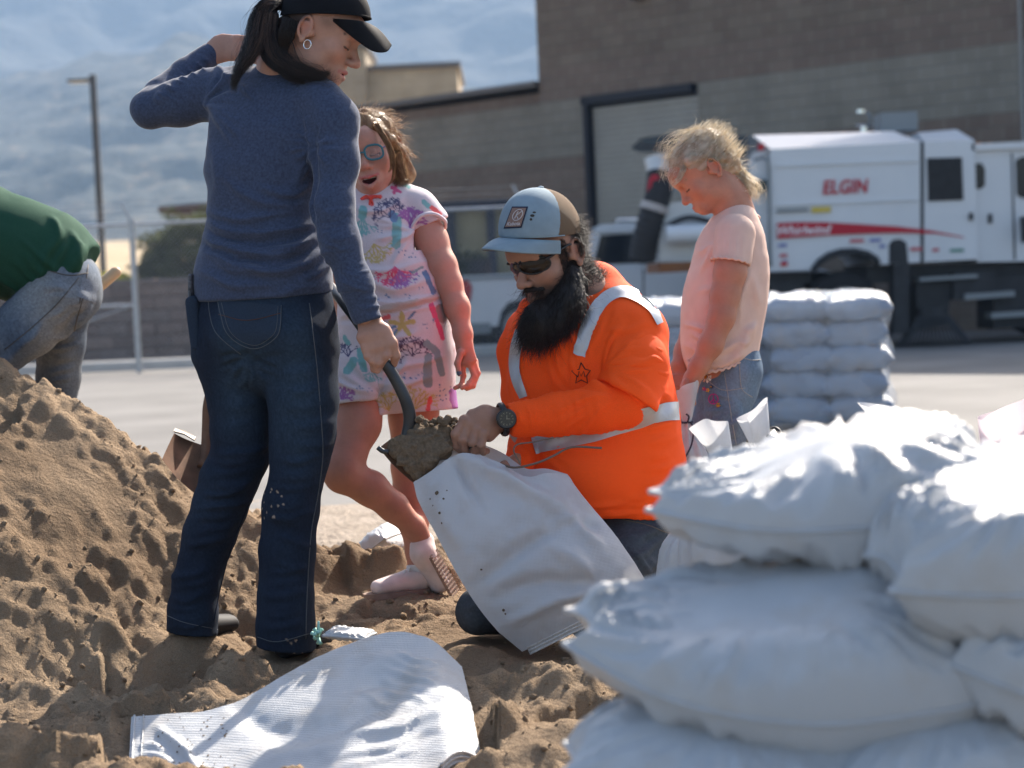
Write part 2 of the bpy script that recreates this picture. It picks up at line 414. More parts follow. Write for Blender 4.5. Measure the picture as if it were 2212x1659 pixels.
# ---- sand pile: one height field
def sand_z(x, y):
    z = 0.165 * sstep(9.2, 6.6, y) * sstep(3.3, 1.6, x)
    crest = np.interp(x, [-3.2, -2.2, -1.53, -1.25, -0.93, -0.75, -0.55, -0.3, 0.0, 0.5, 1.2, 2.5], [1.3, 1.28, 0.98, 0.79, 0.53, 0.43, 0.35, 0.29, 0.24, 0.10, 0.0, 0.0])
    h = np.maximum(crest - 0.165, 0)
    yc = 5.95 + 0.12 * np.sin(x * 2.3)
    wf = np.maximum(h * 1.55, 0.35); wb = np.maximum(h * 1.9, 0.9)
    t = np.where(y < yc, (yc - y) / wf, (y - yc) / wb)
    z = z + h * np.clip(1 - t, 0, 1) ** 1.15
    # hollow scooped out of the pile's foot, footprints, ridges in front
    def bump(cx, cy, rx, ry, a, rot=0.0):
        dx = (x - cx) * math.cos(rot) + (y - cy) * math.sin(rot); dy = -(x - cx) * math.sin(rot) + (y - cy) * math.cos(rot)
        return a * np.exp(-(dx / rx) ** 2 - (dy / ry) ** 2)
    z = z + bump(-1.06, 5.02, .26, .16, -.16) + bump(-.86, 4.82, .5, .06, .05, .15) + bump(-1.0, 4.28, .55, .13, -.10, -.1)
    z = z + bump(-1.25, 4.05, .28, .14, .11) + bump(-.78, 3.93, .26, .12, .05) + bump(-.45, 4.55, .3, .08, .035, .5) + bump(-.55, 4.3, .33, .06, .03, -.2)
    z = z + bump(-.70, 5.1, .12, .2, -.04) + bump(-.62, 5.2, .14, .18, -.02) + bump(.25, 4.45, .5, .09, .045, -.25) + bump(.05, 4.15, .4, .1, .05, .1)
    z = z + bump(.18, 4.72, .30, .08, -.05, .15) + bump(.62, 4.6, .25, .07, -.05, -.2) + bump(-.2, 5.35, .4, .08, .04, .2) + bump(-.1, 5.05, .3, .05, .03, -.1)
    z = z + bump(-.32, 4.25, .34, .16, .05) + bump(-.1, 4.5, .28, .12, .055)
    return z
NX, NY = 660, 700
gx = np.linspace(-2.7, 2.9, NX); gy = np.linspace(3.2, 9.3, NY); dx = gx[1] - gx[0]; dy = gy[1] - gy[0]
GX, GY = np.meshgrid(gx, gy, indexing='ij')
SZ = sand_z(GX, GY)
def p3(s, off=0.0): return np.stack([GX * s, GY * s, np.full_like(GX, off)], -1)
rough_m = 0.35 + 0.65 * sstep(-0.25, 0.25, noise3(p3(1.7, 9.1)))           # some patches are smooth (footprints), some cloddy
SZ = SZ + 0.035 * fbm(p3(2.4), 3) + rough_m * (0.034 * np.abs(fbm(p3(7.0, 3.0), 3)) + 0.012 * fbm(p3(22, 5.0), 3) + 0.010 * np.abs(noise3(p3(46, 7.0))))
cl = noise3(p3(3.1, 6.6)) + .25 * noise3(p3(11, 2.6)); SZ += 0.060 * (sstep(.02, .10, cl) - .5) * sstep(-.2, .3, noise3(p3(1.1, 8.0)))      # small broken scarps
ridg = 1 - np.abs(noise3(p3(4.2, 2.2))); SZ += 0.030 * rough_m * np.clip(ridg - 0.62, 0, 1) / 0.38 * (0.6 + 0.4 * noise3(p3(15, 1.0)))
SZ -= 0.05
fade = sstep(9.2, 7.2, GY) * sstep(2.85, 2.1, GX)
SZ = SZ * fade - 0.03 * (1 - fade)
rr = np.random.default_rng(11)
Hb = np.zeros_like(SZ)
for n_, r0, r1, p_ in ((15000, .009, .022, 1.0), (2600, .020, .042, 1.0), (190, .04, .085, 0.9)):
    cx = rr.uniform(-2.4, 2.2, n_); cy = 3.3 + 4.6 * rr.uniform(0, 1, n_) ** 1.25
    keep = noise3(np.stack([cx * 1.7, cy * 1.7, np.full(n_, 9.1)], -1)) > rr.uniform(-0.45, 0.1, n_)
    for X_, Y_ in zip(cx[keep], cy[keep]):
        r = rr.uniform(r0, r1); a, b = r * rr.uniform(.8, 1.3), r * rr.uniform(.8, 1.3); hh = r * rr.uniform(.45, .95)
        i0, i1 = max(int((X_ - a - gx[0]) / dx), 0), min(int((X_ + a - gx[0]) / dx) + 2, NX); j0, j1 = max(int((Y_ - b - gy[0]) / dy), 0), min(int((Y_ + b - gy[0]) / dy) + 2, NY)
        if i1 <= i0 or j1 <= j0: continue
        q = 1 - ((GX[i0:i1, j0:j1] - X_) / a) ** 2 - ((GY[i0:i1, j0:j1] - Y_) / b) ** 2
        Hb[i0:i1, j0:j1] = np.maximum(Hb[i0:i1, j0:j1], hh * np.clip(q, 0, 1) ** 0.5)
SZ = SZ + Hb * sstep(8.6, 7.4, GY) * sstep(2.5, 1.9, GX) * (0.8 + 0.3 * noise3(p3(60, 4.0)))
def sand_h(x, y):
    i = int(np.clip((x - gx[0]) / dx, 0, NX - 2)); j = int(np.clip((y - gy[0]) / dy, 0, NY - 2)); return float(SZ[i:i + 2, j:j + 2].mean())
def dent(x, y, rx, ry, z, rot=0.0, soft=0.6):
    """press the sand down (or heap it up) to height z round a thing standing in it"""
    X_ = (GX - x) * math.cos(rot) + (GY - y) * math.sin(rot); Y_ = -(GX - x) * math.sin(rot) + (GY - y) * math.cos(rot)
    w = 1 - sstep(1 - soft, 1.0, np.sqrt((X_ / rx) ** 2 + (Y_ / ry) ** 2)); SZ[:] = SZ * (1 - w) + w * (z + (SZ - sand_z(GX, GY)) * 0.35)
dent(at(617, 1395, 5.15)[0], 5.15, .22, .22, at(617, 1402, 5.15)[2])
dent(at(416, 1358, 5.3)[0], 5.3, .18, .2, at(416, 1366, 5.3)[2])
dent(at(870, 1270, 5.7)[0], 5.68, .3, .22, at(870, 1278, 5.7)[2])
dent(at(1030, 1365, 5.25)[0], 5.25, .22, .2, at(1030, 1372, 5.25)[2])
dent(at(1250, 1370, 5.2)[0], 5.2, .35, .35, at(1250, 1400, 5.2)[2])
dent(at(1450, 1330, 5.5)[0], 5.5, .35, .45, at(1450, 1345, 5.5)[2])

def sand_mat():
    m = bpy.data.materials.new('sand'); m.use_nodes = True; n = m.node_tree.nodes; l = m.node_tree.links; b = n['Principled BSDF']
    tc = n.new('ShaderNodeTexCoord')
    t1 = n.new('ShaderNodeTexNoise'); t1.inputs['Scale'].default_value = 2.2; t1.inputs['Detail'].default_value = 8
    t2 = n.new('ShaderNodeTexNoise'); t2.inputs['Scale'].default_value = 420; t2.inputs['Detail'].default_value = 3
    t3 = n.new('ShaderNodeTexNoise'); t3.inputs['Scale'].default_value = 90; t3.inputs['Detail'].default_value = 5
    for t in (t1, t2, t3): l.new(tc.outputs['Object'], t.inputs['Vector'])
    r = n.new('ShaderNodeValToRGB'); r.color_ramp.elements[0].position = .32; r.color_ramp.elements[0].color = (.225, .155, .097, 1); r.color_ramp.elements[1].position = .68; r.color_ramp.elements[1].color = (.40, .293, .193, 1)
    l.new(t1.outputs['Fac'], r.inputs[0])
    mr = n.new('ShaderNodeMapRange'); mr.inputs['From Min'].default_value = .3; mr.inputs['From Max'].default_value = .7; mr.inputs['To Min'].default_value = .78; mr.inputs['To Max'].default_value = 1.2
    l.new(t2.outputs['Fac'], mr.inputs[0]); mx = n.new('ShaderNodeMix'); mx.data_type = 'RGBA'; mx.blend_type = 'MULTIPLY'; mx.inputs['Factor'].default_value = 1
    l.new(r.outputs[0], mx.inputs['A']); l.new(mr.outputs[0], mx.inputs['B']); l.new(mx.outputs['Result'], b.inputs['Base Color'])
    b.inputs['Roughness'].default_value = .95; b.inputs['Specular IOR Level'].default_value = .15
    ad = n.new('ShaderNodeMath'); ad.operation = 'MULTIPLY_ADD'; ad.inputs[1].default_value = 0.55; l.new(t2.outputs['Fac'], ad.inputs[0]); l.new(t3.outputs['Fac'], ad.inputs[2])
    bp = n.new('ShaderNodeBump'); bp.inputs['Strength'].default_value = 1.0; bp.inputs['Distance'].default_value = .016; l.new(ad.outputs[0], bp.inputs['Height']); l.new(bp.outputs[0], b.inputs['Normal'])
    return m
M_sand = sand_mat()
def build_sand():
    v = np.stack([GX, GY, SZ], -1).reshape(-1, 3)
    tag(obj('sand_pile', v, grid_faces(NX, NY), M_sand), kind='structure')
    # loose crumbs and clods lying on it
    n_ = 12000; cx = rr.uniform(-2.2, 2.0, n_); cy = 3.5 + 4.6 * rr.uniform(0, 1, n_) ** 1.3
    keep = noise3(np.stack([cx * 1.7, cy * 1.7, np.full(n_, 9.1)], -1)) > rr.uniform(-0.4, 0.15, n_); cx = cx[keep]; cy = cy[keep]; n_ = len(cx)
    r = 0.003 + 0.009 * rr.uniform(0, 1, n_) ** 5; r[::90] *= 1.9
    ii = np.clip(((cx - gx[0]) / dx).round().astype(int), 0, NX - 1); jj = np.clip(((cy - gy[0]) / dy).round().astype(int), 0, NY - 1); cz = SZ[ii, jj] + r * 0.2
    ph = (1 + 5 ** .5) / 2
    iv = np.array([(-1, ph, 0), (1, ph, 0), (-1, -ph, 0), (1, -ph, 0), (0, -1, ph), (0, 1, ph), (0, -1, -ph), (0, 1, -ph), (ph, 0, -1), (ph, 0, 1), (-ph, 0, -1), (-ph, 0, 1)]) / 1.9
    fc = np.array([(0, 11, 5), (0, 5, 1), (0, 1, 7), (0, 7, 10), (0, 10, 11), (1, 5, 9), (5, 11, 4), (11, 10, 2), (10, 7, 6), (7, 1, 8), (3, 9, 4), (3, 4, 2), (3, 2, 6), (3, 6, 8), (3, 8, 9), (4, 9, 5), (2, 4, 11), (6, 2, 10), (8, 6, 7), (9, 8, 1)])
    jit = rr.uniform(.55, 1.25, (n_, 12, 1)); sc = rr.uniform(.75, 1.3, (n_, 1, 3))
    v = iv[None] * jit * sc * r[:, None, None] + np.stack([cx, cy, cz], -1)[:, None]
    f = (fc[None] + 12 * np.arange(n_)[:, None, None]).reshape(-1, 3)
    tag(obj('sand_clods', v.reshape(-1, 3), f, M_sand, smooth=True), 'loose crumbs and clods of damp sand lying on the sand pile', 'sand', kind='stuff')

# ---- raw dirt apron beyond the sand
ax_ = np.linspace(-6, 5, 160); ay_ = np.linspace(6.6, 11.5, 110); AX, AY = np.meshgrid(ax_, ay_, indexing='ij')
pp = np.stack([AX, AY, 0 * AX], -1)
edge = sstep(11.4, 9.0, AY + 0.7 * noise3(pp * 1.3)) * sstep(6.6, 7.0, AY) * sstep(5, 3.8, AX) * sstep(-6, -5, AX)
tag(obj('dirt_apron', np.stack([AX, AY, -0.02 + edge * (0.026 + 0.02 * np.abs(fbm(pp * 6, 4)))], -1).reshape(-1, 3), grid_faces(160, 110), M_dirt), kind='structure')

# ---- kerb and ground strip by the fence, retaining wall of blocks
M_conc = mat('concrete', (.52, .50, .47), .9, noise=(3, .12), bump=(40, .3, .004))
MB().box((-6.0, 28.95, .06), (22, .35, .16), bevel=.02).build('kerb', M_conc)['kind'] = 'structure'
M_strip = ramp_mat('shaded_strip', [(.3, (.10, .095, .09)), (.7, (.17, .16, .15))], 12, 8, .95, (30, .8, .02))  # ground strip given a darker colour to stand for the wall's shadow
tag(MB().box((-6.0, 30.6, .03), (22, 2.9, .14)).build('shaded_strip', M_strip), kind='structure')
wall_e = empty('retaining_wall', (-8.5, 31.6, 0))
tag(wall_e, 'low retaining wall of brown stone blocks behind the chain link fence', 'wall')
M_core = mat('wall_core', (.10, .08, .07), .95)
M_blk = [mat('stone_block_%d' % i, c, .95, noise=(9, .25), bump=(22, .9, .02)) for i, c in enumerate([(.19, .135, .115), (.16, .115, .10), (.215, .155, .13), (.18, .14, .125)])]
MB().box((-8.5, 32.05, .55), (15.5, .6, 1.02)).build('wall_core', M_core, wall_e)
BLKS = [mesh('block', *(lambda b: (np.vstack(b.v), b.f))(MB().box((0, 0, 0), (.435 + .01 * i, .30, .192), bevel=.018)), smooth=False) for i in range(4)]
for i in range(4): BLKS[i].materials.append(M_blk[i])
for r in range(6):
    for c in range(35):
        o = link('block', BLKS[rr.integers(4)]); o.parent = wall_e
        o.location = (-7.7 + c * .452 + (.22 if r % 2 else 0), .02 * rr.uniform(-1, 1), .14 + r * .20)
cap_n = 0
for c in range(22):
    o = link('cap_stone', bpy.data.meshes.get('cap_stone') or mesh('cap_stone', *(lambda b: (np.vstack(b.v), b.f))(MB().box((0, 0, 0), (.70, .42, .09), bevel=.015)), smooth=False)); o.parent = wall_e
    if not o.data.materials: o.data.materials.append(M_blk[3])
    o.location = (-7.4 + c * .715, .03, 1.285)

# ---- hill terraces behind (terrain)
def terrain(name, x0, x1, y0, y1, nx, ny, zf, m):
    xs = np.linspace(0, 1, nx); ys = np.linspace(0, 1, ny); U, Y = np.meshgrid(xs, y0 + (y1 - y0) * ys, indexing='ij')
    X = (x0 + (x1 - x0) * U) * Y
    Z = zf(X, Y); return tag(obj(name, np.stack([X, Y, Z], -1).reshape(-1, 3), grid_faces(nx, ny), m), kind='structure')
M_grass = ramp_mat('dry_grass_hill', [(.30, (.15, .13, .085)), (.42, (.36, .275, .165)), (.75, (.48, .375, .235))], .06, 10, .95, (1.5, .5, .3))
def z_foot(X, Y):
    z = 1.05 + np.interp(Y, [31.5, 60, 140, 330, 460, 560], [0, .6, 2.3, 8.5, 11, 9]) + 1.6 * sstep(60, 200, Y) * fbm(np.stack([X * .012, Y * .012, 0 * X], -1), 3)
    return np.where((X > -3.0) & (Y < 75), -.4, z)
terrain('hillside', -.75, .75, 32.0, 560, 160, 200, z_foot, M_grass)
M_mtn = ramp_mat('mountain_near', [(.42, (.016, .022, .022)), (.58, (.026, .030, .026)), (.66, (.095, .075, .05)), (.82, (.13, .10, .068))], .10, 14, .95, (.25, .8, 2), dist=.2)
def z_near(X, Y):
    s = np.stack([X, Y, 0 * X], -1)
    ridge = np.interp(X / Y, [-.35, -.25, -.21, -.16, -.12, -.06, .02, .10, .3], [.100, .108, .118, .127, .121, .105, .090, .085, .08]) * 1200
    t = np.clip((Y - 520) / 680, 0, 1)
    return 4 + ridge * t ** 1.25 + 20 * sstep(.02, .4, t) * (.6 * fbm(s * .0085, 5) - 0.9 * np.abs(fbm(s * .016 + 4, 4))) * (1 - .5 * t)
terrain('near_ridge', -.75, .75, 520, 1200, 260, 170, z_near, M_mtn)
M_far = ramp_mat('mountain_far', [(.44, (.016, .021, .023)), (.62, (.026, .028, .026)), (.74, (.045, .040, .034))], .026, 14, .95, (.06, .8, 5), dist=.3)
def z_far(X, Y):
    s = np.stack([X, Y, 0 * X], -1); t = np.clip((Y - 1250) / 800, 0, 1)
    return 20 + 390 * t ** .9 + 40 * sstep(0, .3, t) * (fbm(s * .003, 5) - .5 * np.abs(fbm(s * .007, 3)))
terrain('far_mountain', -.7, .7, 1230, 2050, 220, 150, z_far, M_far)

# ---- shrubs
def leaf_cloud(C, R, n, size, squash=1.0, up=0.3, seed=1):
    g = np.random.default_rng(seed); d = g.normal(size=(n, 3)); d /= np.linalg.norm(d, axis=1)[:, None]; r = g.uniform(.25, 1, n) ** .45
    p = np.asarray(C) + d * np.asarray(R) * r[:, None] * (0.75 + 0.45 * noise3(d * 2.1 + seed))[:, None]
    a = g.normal(size=(n, 3)); a[:, 2] += up * 3; a /= np.linalg.norm(a, axis=1)[:, None]; b = np.cross(a, g.normal(size=(n, 3))); b /= np.linalg.norm(b, axis=1)[:, None]
    s = size * g.uniform(.6, 1.4, n)[:, None]
    v = np.stack([p - a * s, p + b * s * .35, p + a * s, p - b * s * .35], 1).reshape(-1, 3); return v, np.arange(4 * n).reshape(-1, 4)
def bush(name, C, R, n, size, leafm, label, seed, stems=7):
    C = np.asarray(C, float); e = empty(name, C); tag(e, label, 'shrub')
    v, f = leaf_cloud(C + V(0, 0, R[2] * .75), R, n, size, seed=seed); v[:, 2] = np.maximum(v[:, 2], C[2]); obj('foliage', v, f, leafm, e)
    g = np.random.default_rng(seed)
    for i in range(stems):
        a = g.uniform(0, 6.28); q = C + V(math.cos(a) * R[0] * .6, math.sin(a) * R[1] * .6, R[2] * g.uniform(.8, 1.4))
        MB().tube(smooth_path([C + V(0, 0, -.1), (C + q) / 2 + g.normal(size=3) * .06, q], 4), np.linspace(.03, .008, 9), 5).build('stem', M_bark, e)
M_bark = mat('bark', (.10, .075, .055), .9, noise=(30, .3))
M_sage = mat('sage_leaf', (.10, .11, .045), .8, noise=(3, .5), trans=.2)
M_weed = mat('weed_leaf', (.42, .40, .05), .7, noise=(4, .4), trans=.3)
M_dkgreen = mat('dark_leaf', (.05, .06, .035), .8, noise=(3, .5), trans=.15)
def on_wall(pxx, pyy, d): p = at(pxx, pyy, d); return p
bush('brush', (at(425, 650, 33)[0], 33.0, 1.2), (1.15, .8, .78), 9000, .05, M_sage, 'tall dark olive brush growing above the stone retaining wall', 5, 12)
bush('brush', (at(350, 650, 32.6)[0], 32.6, 1.2), (.55, .5, .35), 3500, .045, M_sage, 'low olive brush in front of the taller brush on the wall', 9, 8)
bush('weed_clump', (at(255, 655, 32.4)[0], 32.4, 1.15), (.45, .35, .20), 1500, .05, M_weed, 'bright yellow-green weeds on top of the retaining wall', 13, 5)
bush('dark_shrub', (at(1010, 600, 30.2)[0], 30.2, .0), (.62, .4, .95), 6000, .05, M_dkgreen, 'dark shrub behind the fence beside the tan storage bay', 17, 7)

# ---- chain link fence
M_galv = mat('galvanised_steel', (.42, .43, .44), .45, .5, .6, noise=(14, .15))
fence = empty('chain_link_fence', (-4, 27.6, 0)); tag(fence, 'grey chain link fence with a barbed wire arm in front of the wall', 'fence')
FZ = 2.08
def fy(x): return 27.75 - .05 * (x + 5)
FX0, FX1 = -11.3, 0.25
posts = [at(300, 700, 27.9)[0] + 3.0 * k for k in (-2, -1, 0, 1)] + [FX1]
for k, x in enumerate(posts):
    MB().tube([(x, fy(x), -.05), (x, fy(x), FZ + .06)], .042, 12).build('post', M_galv, fence, 'auto')
    MB().tube([(x, fy(x), FZ + .03), (x - .13, fy(x) - .02, FZ + .30)], [.03, .016], 6).build('barbed_wire_arm', M_galv, fence, 'auto')
for z, r in ((FZ - .01, .024), (0.95, .02)):
    x1 = FX1 if z > 1 else posts[2]
    MB().tube([(FX0, fy(FX0), z), (x1, fy(x1), z)], r, 8).build('rail', M_galv, fence, 'auto')
MB().tube([(posts[2] - .02, fy(posts[2]), .95), (posts[2] - 2.9, fy(posts[2]), .1)], .012, 6).build('truss_rod', M_galv, fence)
mb = MB()
for k in range(3):
    z = FZ + .10 + k * .085; mb.tube([(FX0, fy(FX0) - .02, z), (FX1, fy(FX1) - .02, z)], .003, 3)
mb.build('barbed_wire', M_galv, fence)
P0, P1 = [], []; H = FZ - .06; stp = .072
for k in range(int((FX1 - FX0 + H) / stp)):
    for sgn in (1, -1):
        s0 = FX0 - (H if sgn > 0 else 0) + k * stp; a0, a1 = s0, s0 + H * sgn if sgn > 0 else s0 - H
        xa, xb, za, zb = s0, s0 + sgn * H, .04, .04 + H
        lo, hi = min(xa, xb), max(xa, xb)
        if hi <= FX0 or lo >= FX1: continue
        def zz(x): return za + (x - xa) / (xb - xa) * (zb - za)
        c0 = np.clip(xa, FX0, FX1); c1 = np.clip(xb, FX0, FX1)
        P0.append((c0, fy(c0) + .006 * sgn, zz(c0))); P1.append((c1, fy(c1) + .006 * sgn, zz(c1)))
v, f = strands(np.stack([np.array(P0), np.array(P1)], 1), .0021, 1.0)
tag(obj('wire_mesh', v, f, M_galv, fence), kind='stuff')

# ---- block building
BU = V(math.cos(math.radians(-45)), math.sin(math.radians(-45)), 0); BN = V(-BU[1] * -1, -BU[0], 0); BN = V(-.7071, -.7071, 0)
BA = V(.74, 36.0, 0)
def bw(t, out, z): return BA + BU * t + BN * out + V(0, 0, z)
RB = np.stack([BU, -BN, V(0, 0, 1)], 1)
bld = empty('block_building', BA); tag(bld, 'large brown banded concrete block building with a roll-up door', 'building')
def blockmat(name, c1, c2, mort):
    m = bpy.data.materials.new(name); m.use_nodes = True; n = m.node_tree.nodes; l = m.node_tree.links; b = n['Principled BSDF']
    tc = n.new('ShaderNodeTexCoord'); mp = n.new('ShaderNodeMapping'); mp.inputs['Rotation'].default_value = (0, 0, math.radians(45)); l.new(tc.outputs['Object'], mp.inputs[0])
    sp = n.new('ShaderNodeSeparateXYZ'); cb = n.new('ShaderNodeCombineXYZ'); l.new(mp.outputs[0], sp.inputs[0]); l.new(sp.outputs[0], cb.inputs[0]); l.new(sp.outputs[2], cb.inputs[1])
    br = n.new('ShaderNodeTexBrick'); br.inputs['Color1'].default_value = (*c1, 1); br.inputs['Color2'].default_value = (*c2, 1); br.inputs['Mortar'].default_value = (*mort, 1)
    br.inputs['Scale'].default_value = 1; br.inputs['Mortar Size'].default_value = .008; br.inputs['Brick Width'].default_value = .4; br.inputs['Row Height'].default_value = .2; br.inputs['Bias'].default_value = 0
    l.new(cb.outputs[0], br.inputs['Vector'])
    t = n.new('ShaderNodeTexNoise'); t.inputs['Scale'].default_value = 1.2; t.inputs['Detail'].default_value = 8; l.new(tc.outputs['Object'], t.inputs['Vector'])
    mr = n.new('ShaderNodeMapRange'); mr.inputs['From Min'].default_value = .3; mr.inputs['From Max'].default_value = .7; mr.inputs['To Min'].default_value = .85; mr.inputs['To Max'].default_value = 1.12; l.new(t.outputs['Fac'], mr.inputs[0])
    mx = n.new('ShaderNodeMix'); mx.data_type = 'RGBA'; mx.blend_type = 'MULTIPLY'; mx.inputs['Factor'].default_value = 1; l.new(br.outputs[0], mx.inputs['A']); l.new(mr.outputs[0], mx.inputs['B']); l.new(mx.outputs['Result'], b.inputs['Base Color'])
    b.inputs['Roughness'].default_value = .95
    return m
M_bd = blockmat('block_brown', (.178, .125, .094), (.20, .145, .11), (.27, .225, .18))
M_bl = blockmat('block_grey', (.222, .190, .148), (.245, .212, .168), (.31, .285, .24))
M_bt = blockmat('block_taupe', (.200, .152, .112), (.165, .118, .086), (.26, .215, .17))
def band(z):
    if z < 2.4: return M_bt
    if z < 3.15: return M_bd
    if z < 4.15: return M_bl
    if z < 4.75: return M_bd
    return M_bt
M_mort = mat('mortar', (.22, .195, .17), .95)
MB().box(bw(6.66, -5.03, 4.0), (13.26, 9.96, 7.98), RB).build('wall_core', M_mort, bld)
MB().box(bw(-4.0, -5.13, 2.2), (8.0, 9.96, 4.4), RB).build('wing_core', M_mort, bld)
D0, D1, DZ = 1.10, 3.66, 4.22
for k in range(40):
    z = .1 + .2 * k
    def course(t0, t1, out): MB().box(bw((t0 + t1) / 2, out - .04, z), (t1 - t0, .16, .195), RB, bevel=.006).build('block_course', band(z), bld)
    if z < DZ: course(-.0, D0, 0); course(D1, 13.3, 0)
    else: course(-.0, 13.3, 0)
    if z < 4.5: course(-8, -.02, -.10)
M_cap = mat('metal_coping', (.13, .115, .105), .5, .4, .3)
MB().box(bw(-4, -5, 4.55), (8.0, 10.3, .10), RB).build('coping', M_cap, bld)
MB().box(bw(6.65, -5, 8.05), (13.6, 10.3, .12), RB).build('coping', M_cap, bld)
door = empty('rollup_door', bw((D0 + D1) / 2, .05, 0)); door.parent = bld; door.location = Vector(bw((D0 + D1) / 2, .05, 0) - BA)
M_slat = mat('door_slat', (.37, .335, .28), .5, .4, noise=(2, .08))
M_blackf = mat('black_door_frame', (.012, .014, .022), .5)
MB().box(bw((D0 + D1) / 2, -.04, DZ / 2), (D1 - D0, .02, DZ), RB).build('door_backing', M_blackf, door)
for k in range(int((DZ - .2) / .1)):
    MB().box(bw((D0 + D1) / 2 + .07, -.01, .05 + .1 * k), (D1 - D0 - .16, .03, .09), RB, bevel=.012).build('slat', M_slat, door)
MB().box(bw(D0 + .06, .06, DZ / 2), (.10, .12, DZ - .02), RB).build('guide_rail', M_blackf, door)
MB().box(bw((D0 + D1) / 2 - .06, .06, DZ - .08), (D1 - D0 - .05, .12, .14), RB).build('door_hood', M_blackf, door)
wl = MB().box(bw(2.55, .14, 5.78), (.30, .26, .10), RB, bevel=.03); wl.box(bw(2.55, .05, 5.86), (.14, .10, .16), RB); wl.build('wall_lamp', M_blackf, bld)
MB().tube([bw(9.75, .08, 2.0), bw(9.75, .08, 7.9)], .028, 8).build('downpipe', mat('downpipe_grey', (.30, .29, .27), .6), bld)

# ---- tan building further off
M_tan = blockmat('block_tan', (.42, .33, .225), (.38, .30, .20), (.45, .37, .27))
M_tan2 = blockmat('block_tan_tower', (.36, .29, .205), (.33, .265, .185), (.42, .35, .27))
tb = empty('tan_building', (at(880, 600, 60)[0], 60, 0)); tag(tb, 'tan block building with a square tower seen over the brown wing', 'building')
xa, xb = at(770, 180, 60)[0], at(990, 180, 60)[0]; zt = at(900, 152, 60)[2]
MB().box(((xa + xb) / 2, 63, zt / 2), (xb - xa, 6, zt)).build('wall', M_tan, tb); MB().box(((xa + xb) / 2, 63, zt + .08), (xb - xa + .2, 6.2, .16)).build('coping', M_cap, tb)
xc, xd = at(690, 120, 59.5)[0], at(790, 120, 59.5)[0]; zt2 = at(760, 105, 59.5)[2]
MB().box(((xc + xd) / 2, 62, zt2 / 2), (xd - xc, 4.6, zt2)).build('tower', M_tan2, tb); MB().box(((xc + xd) / 2, 62, zt2 + .08), (xd - xc + .15, 4.8, .16)).build('coping', M_cap, tb)

# ---- carport roof
M_fascia = mat('brown_fascia', (.115, .055, .042), .7, noise=(5, .15))
cp = empty('carport', (-3.6, 33.5, 0)); tag(cp, 'brown flat carport roof sticking out behind the woman', 'carport')
xl = at(345, 455, 34)[0]; zr = at(345, 447, 34)[2]
MB().prism([(xl, 34, zr - .10), (xl, 34, zr), (xl + 3.4, 34, zr + .12), (xl + 3.4, 34, zr - .16), (xl + .9, 34, zr - .20)], (0, 3.0, 0)).build('roof', M_fascia, cp)
for xx in (xl + 1.8, xl + 3.2): MB().box((xx, 35, (zr - .1) / 2), (.14, .14, zr - .05)).build('post', M_fascia, cp)

# ---- tan storage bay behind the fence
sb = empty('storage_bay', (at(1020, 600, 31)[0], 31, 0)); tag(sb, 'tan panelled storage bay with dark posts behind the fence rail', 'shed')
M_panel = mat('tan_panel', (.30, .245, .14), .8, noise=(1.5, .2)); M_dpost = mat('dark_post', (.03, .032, .045), .6)
xs_ = [at(q, 500, 31)[0] for q in (905, 974, 1061, 1150)]; zt = at(1000, 452, 31)[2]
for a, b in zip(xs_[:-1], xs_[1:]): MB().box(((a + b) / 2, 31.2, zt / 2), (b - a - .12, .06, zt)).build('panel', M_panel, sb)
for a in xs_: MB().box((a, 31.15, zt / 2), (.14, .16, zt + .04)).build('post', M_dpost, sb)
MB().box(((xs_[0] + xs_[-1]) / 2, 31.2, zt + .07), (xs_[-1] - xs_[0] + .3, .5, .12)).build('roof_edge', M_dpost, sb)

# ---- light pole
lp = empty('parking_light', (at(226, 650, 60)[0], 60, 1.0)); tag(lp, 'tall dark parking lot light pole with a flat lamp head', 'light pole')
M_bronze = mat('dark_bronze', (.03, .028, .03), .45, .4)
pxl = at(207, 172, 60); bx = at(227, 650, 60)[0]; bx = pxl[0]
MB().box((bx, 60, (pxl[2] + .8) / 2 + .1), (.17, .17, pxl[2] - .8)).build('pole', M_bronze, lp)
h_ = MB().box((bx - .42, 60, pxl[2] - .05), (.66, .34, .09), bevel=.02); h_.box((bx - .05, 60, pxl[2] - .04), (.2, .1, .06)); h_.build('lamp_head', M_bronze, lp)
MB().box((bx - .44, 60, pxl[2] - .105), (.5, .26, .02)).build('lens', mat('lamp_lens', (.55, .55, .5), .4), lp)

# ---- haze over the whole valley
def haze():
    m = bpy.data.materials.new('haze_air'); m.use_nodes = True; n = m.node_tree.nodes; l = m.node_tree.links; n.remove(n['Principled BSDF'])
    pv = n.new('ShaderNodeVolumePrincipled'); pv.inputs['Color'].default_value = (.38, .56, .82, 1); pv.inputs['Density'].default_value = HAZE; pv.inputs['Anisotropy'].default_value = .0
    l.new(pv.outputs[0], n['Material Output'].inputs['Volume'])
    o = MB().box((0, 1000, 238), (3300, 2300, 480)).build('haze', m); tag(o, 'thin blue haze filling the valley up to the mountains', 'haze', kind='stuff')
HAZE = 3.5e-4
